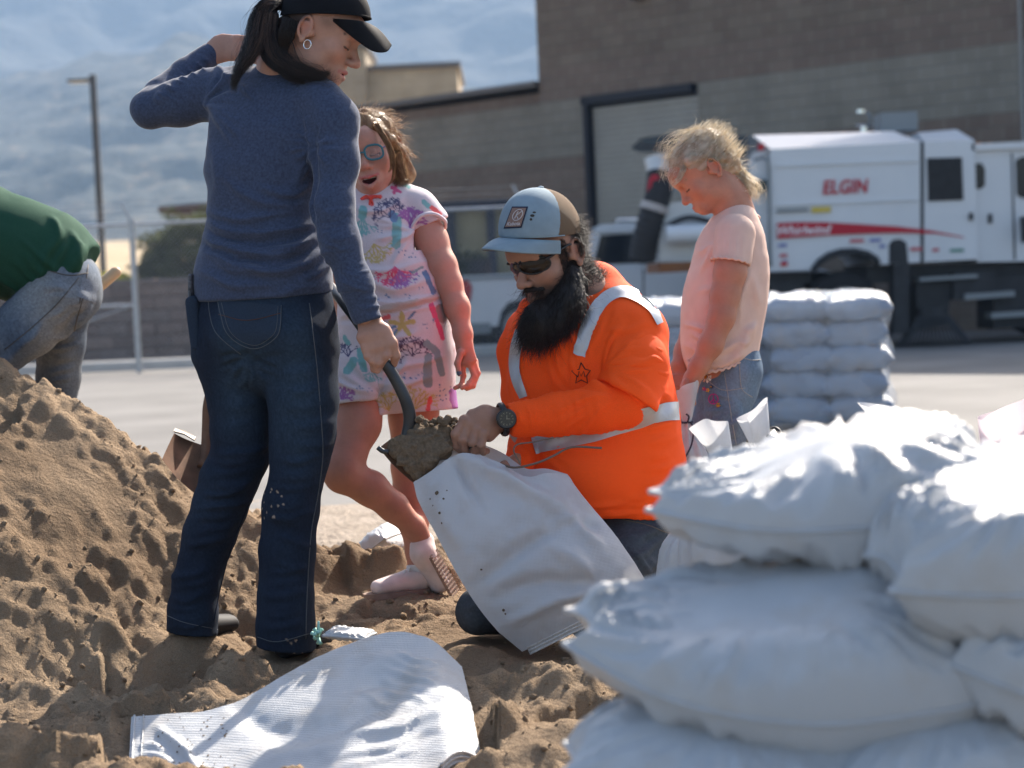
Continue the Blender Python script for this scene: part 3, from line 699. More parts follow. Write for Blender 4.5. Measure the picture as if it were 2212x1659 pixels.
# =================================================================== PEOPLE: tools
from mathutils.bvhtree import BVHTree
class Fr:
    def __init__(s, o, fwd, up, sc=1.0):
        f = nrm(fwd); r = nrm(np.cross(f, up)); u = np.cross(r, f); s.R = np.stack([r, f, u], 1); s.o = np.asarray(o, float); s.s = sc
    def p(s, x, y, z): return s.o + s.s * (s.R @ np.array([x, y, z], float))
    def loc(s, v): return (np.asarray(v) - s.o) @ s.R / s.s
    def pin(s, local, world): s.o = s.o + np.asarray(world) - s.p(*local); return s
def proj(v):
    q = np.asarray(v) - CAM; d = q @ _F; return CW + FPX * (q @ RC) / d, CH - FPX * (q @ UC) / d, d
def bvh(v, f): return BVHTree.FromPolygons([tuple(a) for a in np.asarray(v).tolist()], [tuple(a) for a in f.tolist()])
def hit(b, x, y):
    d = Vector(at(x, y, 1.0) - CAM).normalized(); r = b.ray_cast(Vector(CAM), d)
    if r[0] is None: return None
    n = np.array(r[1]); n = n if n @ np.array(d) < 0 else -n
    return np.array(r[0]), n
def drape_strip(b, pts, wid, off=0.0015, th=None, sub=6, back=None):
    """ribbon laid on a surface along photo points; wid = full width in photo px (scalar or list)"""
    pts = np.asarray(pts, float); w = np.broadcast_to(np.asarray(wid, float), (len(pts),)); q = smooth_path(np.column_stack([pts, w]), sub); q, w = q[:, :2], q[:, 2]
    t = np.gradient(q, axis=0); t /= np.linalg.norm(t, axis=1)[:, None] + 1e-9; nn = np.stack([-t[:, 1], t[:, 0]], 1); rows = []
    K = 5
    for i in range(len(q)):
        row = []
        for k in np.linspace(-.5, .5, K):
            h = hit(b, *(q[i] + nn[i] * w[i] * k))
            row.append(None if h is None else h[0] + h[1] * off)
        good = [r for r in row if r is not None]
        if len(good) < 2: continue
        for k in range(K):
            if row[k] is None: row[k] = min(good, key=lambda g: 0 if g is None else 1) if k == 0 else (row[k - 1] if row[k - 1] is not None else good[0])
        rows.append(row)
    v = np.array(rows).reshape(-1, 3); return v, grid_faces(len(rows), K)
def drape_line(b, pts, r, off=0.0, sub=6, n=5):
    q = smooth_path(np.asarray(pts, float), sub); P = []
    for a in q:
        h = hit(b, *a)
        if h is not None: P.append(h[0] + h[1] * off)
    return np.array(P)
def drape_poly(b, poly, off=0.002, n=14):
    """filled patch: photo polygon (4 corners, possibly curved edges) -> grid on the surface"""
    c = [np.asarray(p, float) for p in poly]; rows = []
    for i in np.linspace(0, 1, n):
        for j in np.linspace(0, 1, n):
            q = (c[0] * (1 - j) + c[1] * j) * (1 - i) + (c[3] * (1 - j) + c[2] * j) * i; h = hit(b, *q)
            rows.append(h[0] + h[1] * off if h is not None else (rows[-1] if rows else at(*q, 5.2)))
    return np.array(rows), grid_faces(n, n)
def bundle(path, rad, n, K=18, wander=.25, seed=0, spread_end=1.0, curl=0.0):
    g = np.random.default_rng(seed); p = smooth_path(path, 8); L = np.linspace(0, 1, len(p)); T = np.linspace(0, 1, K)
    c = np.stack([np.interp(T, L, p[:, k]) for k in range(3)], 1); r = np.interp(T, np.linspace(0, 1, len(rad)), rad)
    t = np.gradient(c, axis=0); t /= np.linalg.norm(t, axis=1)[:, None] + 1e-9
    a = np.cross(t, np.array([.1, 1, .2])); a /= np.linalg.norm(a, axis=1)[:, None] + 1e-9; b = np.cross(t, a)
    th = g.uniform(0, 6.283, n); rr_ = np.sqrt(g.uniform(.05, 1, n)); u = rr_ * np.cos(th); w = rr_ * np.sin(th)
    ph = g.uniform(0, 6.283, (n, 4)); fr = g.uniform(2, 6, (n, 4)); am = g.uniform(.2, 1, (n, 1)) * wander
    du = u[:, None] + am * (np.sin(fr[:, :1] * T * 2 + ph[:, :1]) - np.sin(ph[:, :1])) * T + curl * np.sin(fr[:, 1:2] * 6 * T + ph[:, 1:2]) * T
    dw = w[:, None] + am * (np.sin(fr[:, 2:3] * T * 2 + ph[:, 2:3]) - np.sin(ph[:, 2:3])) * T + curl * np.cos(fr[:, 3:] * 6 * T + ph[:, 3:]) * T
    sp = 1 + (spread_end - 1) * T ** 2
    P = c[None] + (r * sp)[None, :, None] * (du[..., None] * a[None] + dw[..., None] * b[None])
    cut = g.uniform(.72, 1.0, n)[:, None, None]                      # uneven lengths
    idx = np.clip(cut[:, :, 0] * np.arange(K)[None], 0, K - 1.001); i0 = idx.astype(int); fr_ = (idx - i0)[..., None]; s = np.arange(n)[:, None]
    return P[s, i0] * (1 - fr_) + P[s, i0 + 1] * fr_
def merge(*qs): return join(qs)

def ear(F, fr, sd, sz=1.0):
    c = V(sd * .0715, -.014, -.004)
    def q(u, v, o=0): return fr.p(c[0] + sd * (.006 + o + .42 * max(u, -.004)), c[1] - u * .9, c[2] + v)
    s = fr.s
    F.ecap(q(-.004, -.018), q(.006, .012), fr.R @ V(0, 1, 0), (.012 * s, .0045 * s), (.016 * s, .0045 * s), k=.006 * s)
    an = np.radians(np.linspace(-75, 215, 14)); pts = [q(.001 + .0155 * math.cos(a) * sz, .002 + .0275 * math.sin(a) * sz + (.0 if a < 1.6 else -.003), .003) for a in an]
    for a, b in zip(pts[:-1], pts[1:]): F.cap(a, b, .0036 * s, k=.003 * s)
    F.ell(q(-.002, -.029, .002), (.0065 * s, .008 * s, .009 * s), fr.R, k=.005 * s)
    F.ell(q(.002, -.002, .0095), (.006 * s, .0085 * s, .012 * s), fr.R, k=.004 * s, mode='cut')
    F.ell(fr.p(sd * .073, .004, -.010), (.006 * s, .006 * s, .008 * s), fr.R, k=.005 * s)
def head(F, fr, mouth='closed', lids='down', child=False, jaw=1.0, nose=1.0, ears=(1, -1)):
    s = fr.s; R = fr.R; P = fr.p
    def E(x, y, z, a, b, c, k=.012, mode='add', RR=None): F.ell(P(x, y, z), (a * s, b * s, c * s), R if RR is None else RR, k * s, mode)
    E(0, -.014, .036, .0755, .096, .080); E(0, .012, .028, .069, .080, .066, .02)
    E(0, .028, -.028, .062, .064, .078 if not child else .070, .02)
    E(0, .030, -.068, .052 * jaw, .052, .042, .02)
    E(0, .074, -.096 if not child else -.088, .022 * jaw, .019, .018, .022)
    for sd in (1, -1):
        E(sd * .040, .058, -.026, .024, .024, .022 if not child else .028, .02)
        E(sd * .050, .010, -.062, .014 * jaw, .034, .026, .02)
    F.cap(P(-.034, .078, .020), P(.034, .078, .020), .013 * s, k=.018 * s); E(0, .082, .040, .045, .020, .030, .02)
    nl = .112 * nose
    F.cap(P(0, .088, .006), P(0, nl - .004, -.030), .0078 * s, .0105 * s, k=.010 * s); E(0, nl - .003, -.033, .0115, .0115, .0105, .008)
    for sd in (1, -1):
        E(sd * .0125, nl - .015, -.037, .008, .011, .008, .006); E(sd * .007, nl - .008, -.0445, .0042, .006, .004, .003, 'cut')
        E(sd * .031, .094, .001, .018, .014, .012, .012, 'cut')
        E(sd * .031, .0745, .002, .0165, .0145, .0145, .006)
        if lids == 'down':
            F.cap(P(sd * .018, .0865, -.0075), P(sd * .031, .0905, -.0105), .0018 * s, k=.003 * s); F.cap(P(sd * .031, .0905, -.0105), P(sd * .044, .082, -.0065), .0018 * s, k=.003 * s)
    zl = -.064
    E(0, .078, zl - .006, .030, .020, .022, .015)
    if mouth == 'closed':
        for sd in (1, -1):
            F.cap(P(0, .0985, zl), P(sd * .024, .084, zl - .002), .0052 * s, .003 * s, k=.004 * s); F.cap(P(0, .0975, zl - .010), P(sd * .022, .084, zl - .006), .0062 * s, .003 * s, k=.004 * s)
        F.cap(P(-.02, .0935, zl - .0055), P(.02, .0935, zl - .0055), .0012 * s, k=.003 * s, mode='cut')
    elif mouth == 'open':
        E(0, .094, zl - .013, .023, .026, .0125, .004, 'cut'); E(0, .094, zl - .006, .025, .022, .006, .004, 'cut')
        for sd in (1, -1):
            F.cap(P(0, .098, zl - .001), P(sd * .028, .083, zl + .001), .005 * s, .0035 * s, k=.004 * s); F.cap(P(0, .095, zl - .029), P(sd * .020, .088, zl - .019), .0062 * s, .0052 * s, k=.004 * s); F.cap(P(sd * .020, .088, zl - .019), P(sd * .028, .083, zl - .001), .0052 * s, .0035 * s, k=.004 * s)
    elif mouth == 'smile':
        E(0, .094, zl - .006, .021, .020, .0055, .003, 'cut')
        for sd in (1, -1):
            F.cap(P(0, .098, zl + .002), P(sd * .027, .082, zl - .001), .0048 * s, .003 * s, k=.004 * s); F.cap(P(0, .096, zl - .014), P(sd * .026, .082, zl - .003), .0058 * s, .003 * s, k=.004 * s)
    for sd in ears: ear(F, fr, sd)
def seg_d(q, a, b):
    a = np.asarray(a, float); b = np.asarray(b, float); e = b - a; h = np.clip(((q - a) @ e) / (e @ e), 0, 1); return np.linalg.norm(q - a - h[:, None] * e, axis=1)
def blend(c, col, w): return c * (1 - w[:, None]) + np.asarray(col) * w[:, None]
def paint_head(v, fr, skin, lip, brow, mouth='closed', lash=(.03, .02, .018), cheek=.5, browz=.021):
    q = fr.loc(v); c = np.tile(np.asarray(skin, float), (len(v), 1))
    c *= (1 + .10 * fbm(q * 30, 3)[:, None]) * (1 + .05 * noise3(q * 140)[:, None])
    red = np.asarray(skin) * V(1.0, .72, .70)
    for sd in (1, -1):
        c = blend(c, red, cheek * np.exp(-(np.linalg.norm(q - V(sd * .045, .075, -.035), axis=1) / .024) ** 2))
        c = blend(c, red * .95, .75 * np.exp(-(np.linalg.norm(q - V(sd * .078, -.02, 0), axis=1) / .022) ** 2))
        bd = np.minimum(seg_d(q, (sd * .014, .094, browz), (sd * .034, .090, browz + .006)), seg_d(q, (sd * .034, .090, browz + .006), (sd * .050, .072, browz)))
        c = blend(c, brow, .85 * sstep(.0062, .0025, bd))
        if lash is not None:
            ld = np.minimum(seg_d(q, (sd * .018, .0865, -.0085), (sd * .031, .0915, -.0120)), seg_d(q, (sd * .031, .0915, -.0120), (sd * .045, .082, -.0080)))
            c = blend(c, lash, .95 * sstep(.0035, .0016, ld))
            c = blend(c, np.asarray(skin) * V(.8, .68, .62), .35 * np.exp(-(np.linalg.norm((q - V(sd * .031, .085, .006)) / V(1.5, 1, .8), axis=1) / .012) ** 2))
    c = blend(c, red, .6 * np.exp(-(np.linalg.norm(q - V(0, .11, -.034), axis=1) / .014) ** 2))
    zl = -.064
    if mouth == 'closed': L = [((0, .0985, zl), .024, -.002), ((0, .0975, zl - .010), .022, -.006)]
    elif mouth == 'open': L = [((0, .098, zl - .001), .028, .001), ((0, .095, zl - .029), .024, -.012)]
    else: L = [((0, .098, zl + .002), .027, -.001), ((0, .096, zl - .014), .026, -.003)]
    for a, w_, dz in L:
        d = np.minimum(seg_d(q, a, (w_, .083, zl + dz)), seg_d(q, a, (-w_, .083, zl + dz))); c = blend(c, lip, sstep(.0075, .0045, d) * sstep(.084, .090, q[:, 1]))
    if mouth != 'closed':
        ins = ((q[:, 0] / .022) ** 2 + ((q[:, 2] - zl + (.012 if mouth == 'open' else .006)) / (.012 if mouth == 'open' else .005)) ** 2 < 1) & (q[:, 1] < .092) & (q[:, 1] > .05)
        c[ins] = (.10, .02, .02)
    return np.clip(c, 0, 1)
def skinmat(name): return mat(name, (1, 1, 1), .52, .35, attr=True, sss=.16, bump=(260, .12, .001))
M_skin = skinmat('skin')
M_teeth = mat('teeth', (.75, .70, .60), .3)
def teeth(fr, parent, z=-.0655, w=.017, y=.088, h=.008):
    mb = MB()
    for i in range(-3, 4):
        x = i * w / 3.2; mb.box(fr.p(x, y - 6 * x * x * 4, z), (.0046 * fr.s, .004 * fr.s, h * fr.s), fr.R, bevel=.001)
    mb.build('teeth', M_teeth, parent)
def finger(F, pts, r0, r1, k=.006):
    n = len(pts) - 1
    for i in range(n):
        ra = r0 + (r1 - r0) * i / n; rb = r0 + (r1 - r0) * (i + 1) / n; F.cap(pts[i], pts[i + 1], ra, rb, k if i == 0 else .003)
        F.ell(pts[i], np.ones(3) * ra * 1.08, None, .003)
def bounds(pts, m): p = np.array(pts); return p.min(0) - m, p.max(0) + m
def flatskin(v, skin, red=.0):
    c = np.tile(np.asarray(skin, float), (len(v), 1)); c *= 1 + .10 * fbm(v * 22, 3)[:, None] + .05 * noise3(v * 160)[:, None]; return np.clip(c, 0, 1)
def cloth_noise(amp, fx, fy_, fz, seed=0.0, amp2=0.0, R=None):
    S = np.array([fx, fy_, fz])
    def fn(P):
        q = P if R is None else P @ np.asarray(R, np.float32)
        w = q * S + seed; w = w + .35 * np.stack([noise3(q * 9 + 1.7), noise3(q * 9 + 5.1), noise3(q * 9 + 8.8)], -1)
        d = amp * (1 - 2 * np.abs(noise3(w)))
        if amp2: d = d + amp2 * noise3(q * 38)
        return d
    return fn
def vnormals(v, f):
    n = np.cross(v[f[:, 2]] - v[f[:, 0]], v[f[:, 3]] - v[f[:, 1]]); o = np.zeros_like(v)
    for k in range(4):
        for c in range(3): o[:, c] += np.bincount(f[:, k], n[:, c], len(v))
    return o / (np.linalg.norm(o, axis=1)[:, None] + 1e-12)
FOLD = 1.9
def folds(v, f, lines, wob=0.0):
    """raise (or sink) soft folds along photo polylines: (points, height m, half width px)"""
    n = vnormals(v, f); X, Y, D = proj(v)
    if abs(np.mean(((CAM - v) * n).sum(1) > 0) - .5) > .42 and np.mean(((CAM - v) * n).sum(1)) < 0: n = -n      # open sheets may be wound either way
    face = sstep(-.1, .3, ((CAM - v) / np.linalg.norm(CAM - v, axis=1)[:, None] * n).sum(1)); tot = np.zeros(len(v))
    if wob: X = X + wob * noise3(v * 18); Y = Y + wob * noise3(v * 18 + 7)
    for pts, amp, w in lines:
        q = smooth_path(np.asarray(pts, float), 4); lo = q.min(0) - 3 * w; hi = q.max(0) + 3 * w
        i = np.flatnonzero((X > lo[0]) & (X < hi[0]) & (Y > lo[1]) & (Y < hi[1]))
        if len(i) == 0: continue
        best = np.full(len(i), 1e9); tt = np.zeros(len(i)); m = len(q) - 1
        for k in range(m):
            e = q[k + 1] - q[k]; L = e @ e + 1e-9; h = np.clip(((X[i] - q[k][0]) * e[0] + (Y[i] - q[k][1]) * e[1]) / L, 0, 1)
            d = np.hypot(X[i] - q[k][0] - h * e[0], Y[i] - q[k][1] - h * e[1]); u = d < best; best = np.where(u, d, best); tt = np.where(u, (k + h) / m, tt)
        tot[i] += amp * np.exp(-(best / w) ** 2) * np.sin(np.pi * np.clip(tt * .92 + .04, 0, 1)) ** .7
    return v + n * (FOLD * tot * face)[:, None]
def rays(cx, cy, r0, r1, a0, a1, n, amp, w, seed=0):
    """a fan of pull folds round a point"""
    g = np.random.default_rng(seed); out = []
    for a in np.linspace(a0, a1, n):
        a = math.radians(a + g.uniform(-6, 6)); s = g.uniform(.7, 1.15); m = (r0 + r1 * s) / 2; b = a + g.uniform(-.12, .12)
        out.append(([(cx + r0 * math.cos(a), cy + r0 * math.sin(a)), (cx + m * math.cos(b), cy + m * math.sin(b)), (cx + r1 * s * math.cos(a), cy + r1 * s * math.sin(a))], amp * g.uniform(.7, 1.2), w * g.uniform(.8, 1.2)))
    return out
def stack(x0, y0, x1, y1, dxy, n, amp, w, bow=0.0, seed=0):
    """parallel folds: segment (x0,y0)-(x1,y1) repeated n times by dxy"""
    g = np.random.default_rng(seed); out = []
    for k in range(n):
        j = g.uniform(-.25, .25, 4); ox, oy = dxy[0] * (k + j[0]), dxy[1] * (k + j[0]); t0, t1 = g.uniform(0, .25), g.uniform(.75, 1)
        A = (x0 + (x1 - x0) * t0 + ox, y0 + (y1 - y0) * t0 + oy); B = (x0 + (x1 - x0) * t1 + ox, y0 + (y1 - y0) * t1 + oy); Mm = ((A[0] + B[0]) / 2 + bow * (y1 - y0) * .01 * (1 + j[1]), (A[1] + B[1]) / 2 + bow * abs(x1 - x0) * .01 * (1 + j[1]))
        out.append(([A, Mm, B], amp * g.uniform(.6, 1.2), w * g.uniform(.75, 1.25)))
    return out
def person(name_label, loc): e = empty('person', loc); tag(e, name_label, 'person'); return e
# =================================================================== WOMAN with shovel
def woman():
    who = person('woman in navy long-sleeved shirt, jeans and black cap, seen from behind with a shovel', (at(520, 1390, 5.2)[0], 5.2, at(520, 1385, 5.2)[2]))
    J = at; skin = V(.44, .235, .165); SD = nrm(V(.96, -.28, 0))
    # ---- head
    fwd = imgv(.91, -.40, .13); up = imgv(.40, .91, .06)
    fr = Fr((0, 0, 0), fwd, up, 1.07).pin((.0735, .002, -.012), J(672, 73, 5.105))
    lo, hi = bounds([fr.p(0, 0, -.02)], .19); hi[2] = min(hi[2], fr.p(0, 0, .14)[2] + .02)
    lo[2] -= .06
    F = Field(lo, hi, .0024)
    head(F, fr, 'smile', nose=1.03, jaw=.95)
    F.limb([(fr.p(0, -.03, -.03), .052), (J(606, 140, 5.20), .054), (J(598, 200, 5.22), .062)], k=.03)
    hv, hf = F.mesh(1); hc = paint_head(hv, fr, skin, (.42, .13, .11), (.06, .035, .025), 'smile', cheek=.35)
    q = fr.loc(hv)                                       # short hair at temple and behind the ear
    w = sstep(-.022, -.040, q[:, 1] - .55 * q[:, 2]) * sstep(-.085, -.05, q[:, 2]) * sstep(.03, .05, np.abs(q[:, 0]) + .03 * (q[:, 1] < -.06)); hc = blend(hc, (.03, .018, .014), .9 * w)
    w = np.exp(-(np.linalg.norm((q - V(.066, .028, .028)) / V(1, 1.3, .8), axis=1) / .018) ** 2) * .8; hc = blend(hc, (.06, .035, .025), .7 * w)
    # ---- hands
    FH = Field(*bounds([J(750, 680, 5.12), J(880, 820, 5.0)], .05), .0028); d0 = 5.06
    FH.ecap(J(795, 680, d0 + .02), J(806, 722, d0), nrm(RC), (px(24, d0), .021), (px(33, d0), .020), k=.01)
    FH.ecap(J(806, 722, d0), J(814, 750, d0 - .004), nrm(RC), (px(34, d0), .020), (px(33, d0), .018), k=.01)
    FH.limb([(J(828, 712, d0), .016), (J(846, 742, d0 - .004), .014), (J(854, 768, d0 + .006), .0115), (J(851, 786, d0 + .02), .0095)], k=.01)       # thumb down the right side of the shaft
    for a, b, c, e in (((838, 748), (836, 768), (822, 788), .020), ((822, 758), (818, 783), (808, 797), .014), ((806, 756), (804, 780), (815, 799), .010), ((790, 750), (794, 770), (806, 786), .006)):
        finger(FH, [J(*a, d0 - .006), J(*b, d0 - .010), J(*c, d0 + .008), J(c[0] + 12, c[1] - 14, d0 + e + .014)], .0105, .0082)
    v1, f1 = FH.mesh(1)
    FL = Field(*bounds([J(430, 70, 5.42), J(560, 160, 5.44)], .06), .003); d1 = 5.44
    FL.ecap(J(440, 128, d1), J(478, 102, d1), nrm(imgv(.5, 1, 0)), (.027, .021), (.036, .018), k=.01); FL.ecap(J(478, 102, d1), J(512, 104, d1 - .02), nrm(imgv(.2, 1, 0)), (.038, .017), (.036, .014), k=.01)
    for i, (y0, y1) in enumerate(((84, 82), (96, 99), (108, 114), (118, 128))): finger(FL, [J(508, y0, d1 - .02), J(540, y1, d1 - .03), J(562, y1 + 8, d1 - .05)], .0095, .0075)
    v2, f2 = FL.mesh(1)
    # torso / limb core under the clothes keeps the body in one piece
    FB = Field(*bounds([J(290, 80, 5.5), J(840, 1420, 4.95)], .1), .009)
    FB.loft([(J(600, 205, 5.22), .10, .06), (J(588, 300, 5.2), .13, .085), (J(570, 470, 5.21), .115, .08), (J(570, 640, 5.22), .15, .10), (J(574, 740, 5.22), .155, .10)], SD)
    FB.limb([(J(600, 160, 5.21), .05), (J(600, 230, 5.2), .06)]); FB.limb([(J(720, 235, 5.12), .045), (J(718, 460, 5.06), .034), (J(790, 685, 5.06), .022)]); FB.limb([(J(480, 205, 5.27), .045), (J(324, 236, 5.305), .034), (J(400, 162, 5.41), .024), (J(445, 125, 5.44), .02)])
    FB.limb([(J(500, 760, 5.26), .08), (J(510, 1010, 5.27), .05), (J(418, 1330, 5.3), .04)]); FB.limb([(J(650, 760, 5.18), .08), (J(640, 1020, 5.17), .05), (J(618, 1370, 5.16), .04)])
    v3, f3 = FB.mesh(1)
    bv, bf = join([(hv, hf), (v1, f1), (v2, f2), (v3, f3)]); bc = np.vstack([hc, flatskin(v1, skin * .92), flatskin(v2, skin * .95), flatskin(v3, skin)])
    obj('body', bv, bf, M_skin, who, cols=bc); teeth(fr, who, -.0665, .015, .083, .006)
    # ---- shirt
    M_shirt = weave(mat('navy_heather_jersey', (.048, .063, .108), .92, .15, noise=(150, .30, 3), sheen=.25), 160, .0005, .3)
    F = Field(*bounds([J(262, 80, 5.5), J(840, 720, 4.95)], .06), .0052)
    R_ = [(600, 182, 5.225, 66, .062), (604, 205, 5.22, 118, .075), (598, 235, 5.205, 138, .088), (585, 300, 5.20, 136, .105), (566, 370, 5.205, 124, .112), (566, 440, 5.21, 113, .110), (569, 500, 5.215, 120, .112), (568, 560, 5.22, 138, .122), (567, 605, 5.22, 149, .128), (566, 665, 5.22, 153, .132)]
    F.loft([(J(a, b, d), px(w, d), dp) for a, b, d, w, dp in R_], SD, k=.03)
    F.limb([(J(694, 222, 5.13), .062), (J(722, 262, 5.11), .061), (J(727, 350, 5.09), .056), (J(718, 450, 5.06), .052), (J(734, 520, 5.05), .049), (J(768, 615, 5.05), .042), (J(793, 692, 5.06), .037)], k=.03)
    F.limb([(J(520, 190, 5.26), .062), (J(455, 203, 5.285), .063), (J(390, 222, 5.295), .058), (J(326, 236, 5.305), .053)], k=.03)
    F.limb([(J(322, 236, 5.31), .050), (J(352, 203, 5.36), .047), (J(400, 160, 5.41), .041), (J(452, 119, 5.445), .034)], k=.012)
    F.cap(J(683, 318, 5.06), J(676, 470, 5.035), .007, k=.016, mode='cut')       # sleeve / body crease
    F.disp(cloth_noise(.0016, 5, 5, 14, 2.0, .0008))
    n_h = nrm(imgv(.075, -1, -.1)); F.plane(J(560, 646, 5.1), n_h); 
    v, f = F.mesh(1)
    FD = [([(448, 482), (520, 503), (600, 500), (676, 480)], .007, 8), ([(443, 512), (500, 540), (580, 548), (672, 520)], .008, 9), ([(440, 545), (540, 582), (630, 582), (708, 540)], .008, 10), ([(440, 455), (520, 474), (590, 464)], .006, 8), ([(428, 582), (500, 614), (590, 618)], .006, 9),
          ([(560, 402), (620, 422), (676, 400)], .006, 9), ([(480, 380), (540, 424), (600, 447), (668, 440)], .006, 10), ([(640, 612), (690, 585), (714, 556)], .006, 8), ([(520, 600), (600, 560), (690, 500)], .004, 10),
          ([(446, 497), (520, 520), (610, 522), (674, 500)], -.006, 7), ([(440, 530), (520, 562), (620, 565), (690, 533)], -.006, 7), ([(600, 640), (640, 625), (705, 610)], .004, 8), ([(452, 300), (470, 380), (466, 440)], .004, 12), ([(655, 330), (640, 390), (600, 430)], .004, 12)]
    FD += stack(530, 470, 670, 455, (0, 16), 8, .003, 5, 6, 3) + stack(440, 470, 530, 500, (2, 15), 7, .0035, 5, 5, 4)
    FD += rays(684, 318, 6, 70, 110, 250, 8, .004, 5, 5) + rays(445, 225, 4, 90, -70, 60, 9, .004, 6, 6) + rays(684, 318, 4, 55, -80, 60, 6, .0035, 5, 7)
    FD += stack(455, 128, 500, 190, (14, 9), 5, .0035, 5, 0, 8) + stack(325, 205, 352, 225, (15, -12), 8, .004, 4.5, 0, 9) + stack(686, 455, 760, 440, (1, 11), 9, .0035, 4, 5, 10) + stack(690, 520, 770, 545, (8, 15), 7, .003, 5, 4, 11)
    v = folds(v, f, FD, 5)
    # hem cut above also trims the hanging forearm; restore it as its own sleeve piece
    F2 = Field(*bounds([J(730, 560, 5.05), J(800, 695, 5.06)], .07), .0048)
    F2.limb([(J(722, 480, 5.055), .0505), (J(734, 520, 5.05), .049), (J(768, 615, 5.05), .042), (J(793, 690, 5.06), .037)], k=.02); F2.disp(cloth_noise(.0015, 6, 6, 22, 4.0, .0006))
    F2.plane(J(792, 694, 5.06), nrm(J(793, 692, 5.06) - J(768, 615, 5.05)), .003)
    v2, f2 = F2.mesh(1); v2 = folds(v2, f2, stack(720, 560, 790, 545, (9, 18), 8, .003, 5, 4, 12), 3)
    o = obj('shirt', *join([(v, f), (v2, f2)]), M_shirt, who); SB = bvh(*join([(v, f), (v2, f2)]))
    # ---- jeans
    M_jean = weave(mat('dark_denim', (1, 1, 1), .9, .12, noise=(160, .18, 3), attr=True), 1500, .0003, .3)
    F = Field(*bounds([J(355, 590, 5.35), J(740, 1400, 5.1)], .1), .0052)
    PR = [(568, 610, 5.22, 138, .108), (570, 655, 5.22, 146, .116), (574, 720, 5.22, 155, .132), (576, 762, 5.225, 153, .120)]
    F.loft([(J(a, b, d), px(w, d), dp) for a, b, d, w, dp in PR], SD, k=.03)
    F.ell(J(525, 722, 5.16), (.085, .072, .075), k=.03); F.ell(J(632, 725, 5.13), (.080, .072, .075), k=.03)
    LL = [(498, 762, 5.255, 84), (517, 860, 5.26, 68), (521, 930, 5.262, 65), (519, 985, 5.265, 62), (495, 1036, 5.27, 62), (476, 1090, 5.275, 59), (452, 1155, 5.28, 56), (424, 1260, 5.285, 50), (416, 1320, 5.29, 52), (415, 1385, 5.29, 58)]
    RL = [(648, 762, 5.19, 84), (655, 860, 5.18, 76), (654, 930, 5.178, 71), (648, 985, 5.175, 64), (640, 1036, 5.17, 57), (628, 1095, 5.17, 61), (621, 1190, 5.165, 60), (617, 1290, 5.16, 60), (617, 1345, 5.155, 62), (617, 1420, 5.155, 66)]
    for L in (LL, RL): F.loft([(J(a, b, d), px(w, d), px(w, d) * 1.08) for a, b, d, w in L], nrm(RC), k=.018)
    for P_, d_ in (([(535, 768), (560, 800), (575, 850)], 5.10),):
        for a_, b_ in zip(P_[:-1], P_[1:]): F.cap(J(*a_, d_), J(*b_, d_), .006, k=.02, mode='cut')
    F.disp(cloth_noise(.0016, 6, 6, 15, 7.0, .0006)); F.plane(J(570, 612, 5.2), nrm(UC))
    ha, hb = J(416, 1368, 5.29), J(617, 1402, 5.155); nh = np.cross(hb - ha, _F); F.plane(ha, nh if nh[2] < 0 else -nh, .004)
    v, f = F.mesh(1)
    FD = rays(535, 775, 8, 75, -10, 190, 9, -.004, 6, 21) + stack(455, 985, 580, 965, (-6, 22), 6, .006, 8, 6, 22) + stack(430, 1070, 540, 1045, (-8, 26), 5, .005, 9, 5, 23) + stack(590, 1000, 705, 985, (-4, 20), 7, .0045, 9, 6, 24)
    FD += stack(365, 1250, 470, 1235, (-3, 22), 6, .005, 8, 6, 25) + stack(560, 1240, 672, 1225, (0, 24), 7, .0035, 9, 6, 26) + stack(460, 800, 560, 780, (3, 40), 4, .003, 10, 5, 27) + stack(600, 800, 720, 780, (2, 45), 5, .003, 10, 5, 28) + stack(570, 1120, 680, 1150, (0, 40), 3, .004, 10, 0, 29)
    v = folds(v, f, FD, 6)
    X, Y, D = proj(v); c = np.tile(V(.013, .020, .036), (len(v), 1))
    fade = .55 * np.exp(-(((X - 520) / 60) ** 2 + ((Y - 820) / 120) ** 2)) + .6 * np.exp(-(((X - 650) / 50) ** 2 + ((Y - 830) / 170) ** 2)) + .35 * np.exp(-(((X - 540) / 60) ** 2 + ((Y - 690) / 50) ** 2))
    c = blend(c, (.040, .068, .102), np.clip(fade + .25 * noise3(v * V(9, 9, 5)), 0, .8)); c *= (1 + .3 * noise3(v * V(700, 700, 40)))[:, None]
    dust = (noise3(v * 170) > .48) & (noise3(v * 6 + 5) > .46) & (Y > 1020); c[dust] = (.36, .28, .20)
    obj('jeans', v, f, M_jean, who, cols=np.clip(c, .003, 1)); JB = bvh(v, f)
    M_st = mat('denim_stitch', (.09, .10, .11), .8); M_stb = mat('denim_stitch_tan', (.10, .045, .025), .8); M_seam = mat('denim_seam', (.012, .020, .042), .9)
    jeans = bpy.data.objects[who.children[-1].name]
    def seam(pts, m=M_st, r=.0011, off=.0006, nm='seam'):
        P = drape_line(JB, pts, r, off, 5)
        if len(P) > 2: MB().tube(P, r, 4).build(nm, m, jeans, True)
    v_, f_ = drape_poly(JB, [(471, 640), (608, 653), (607, 735), (482, 724)], .0022, 20); 
    # right back pocket as a shaped patch, left one turned out of view
    rows = []
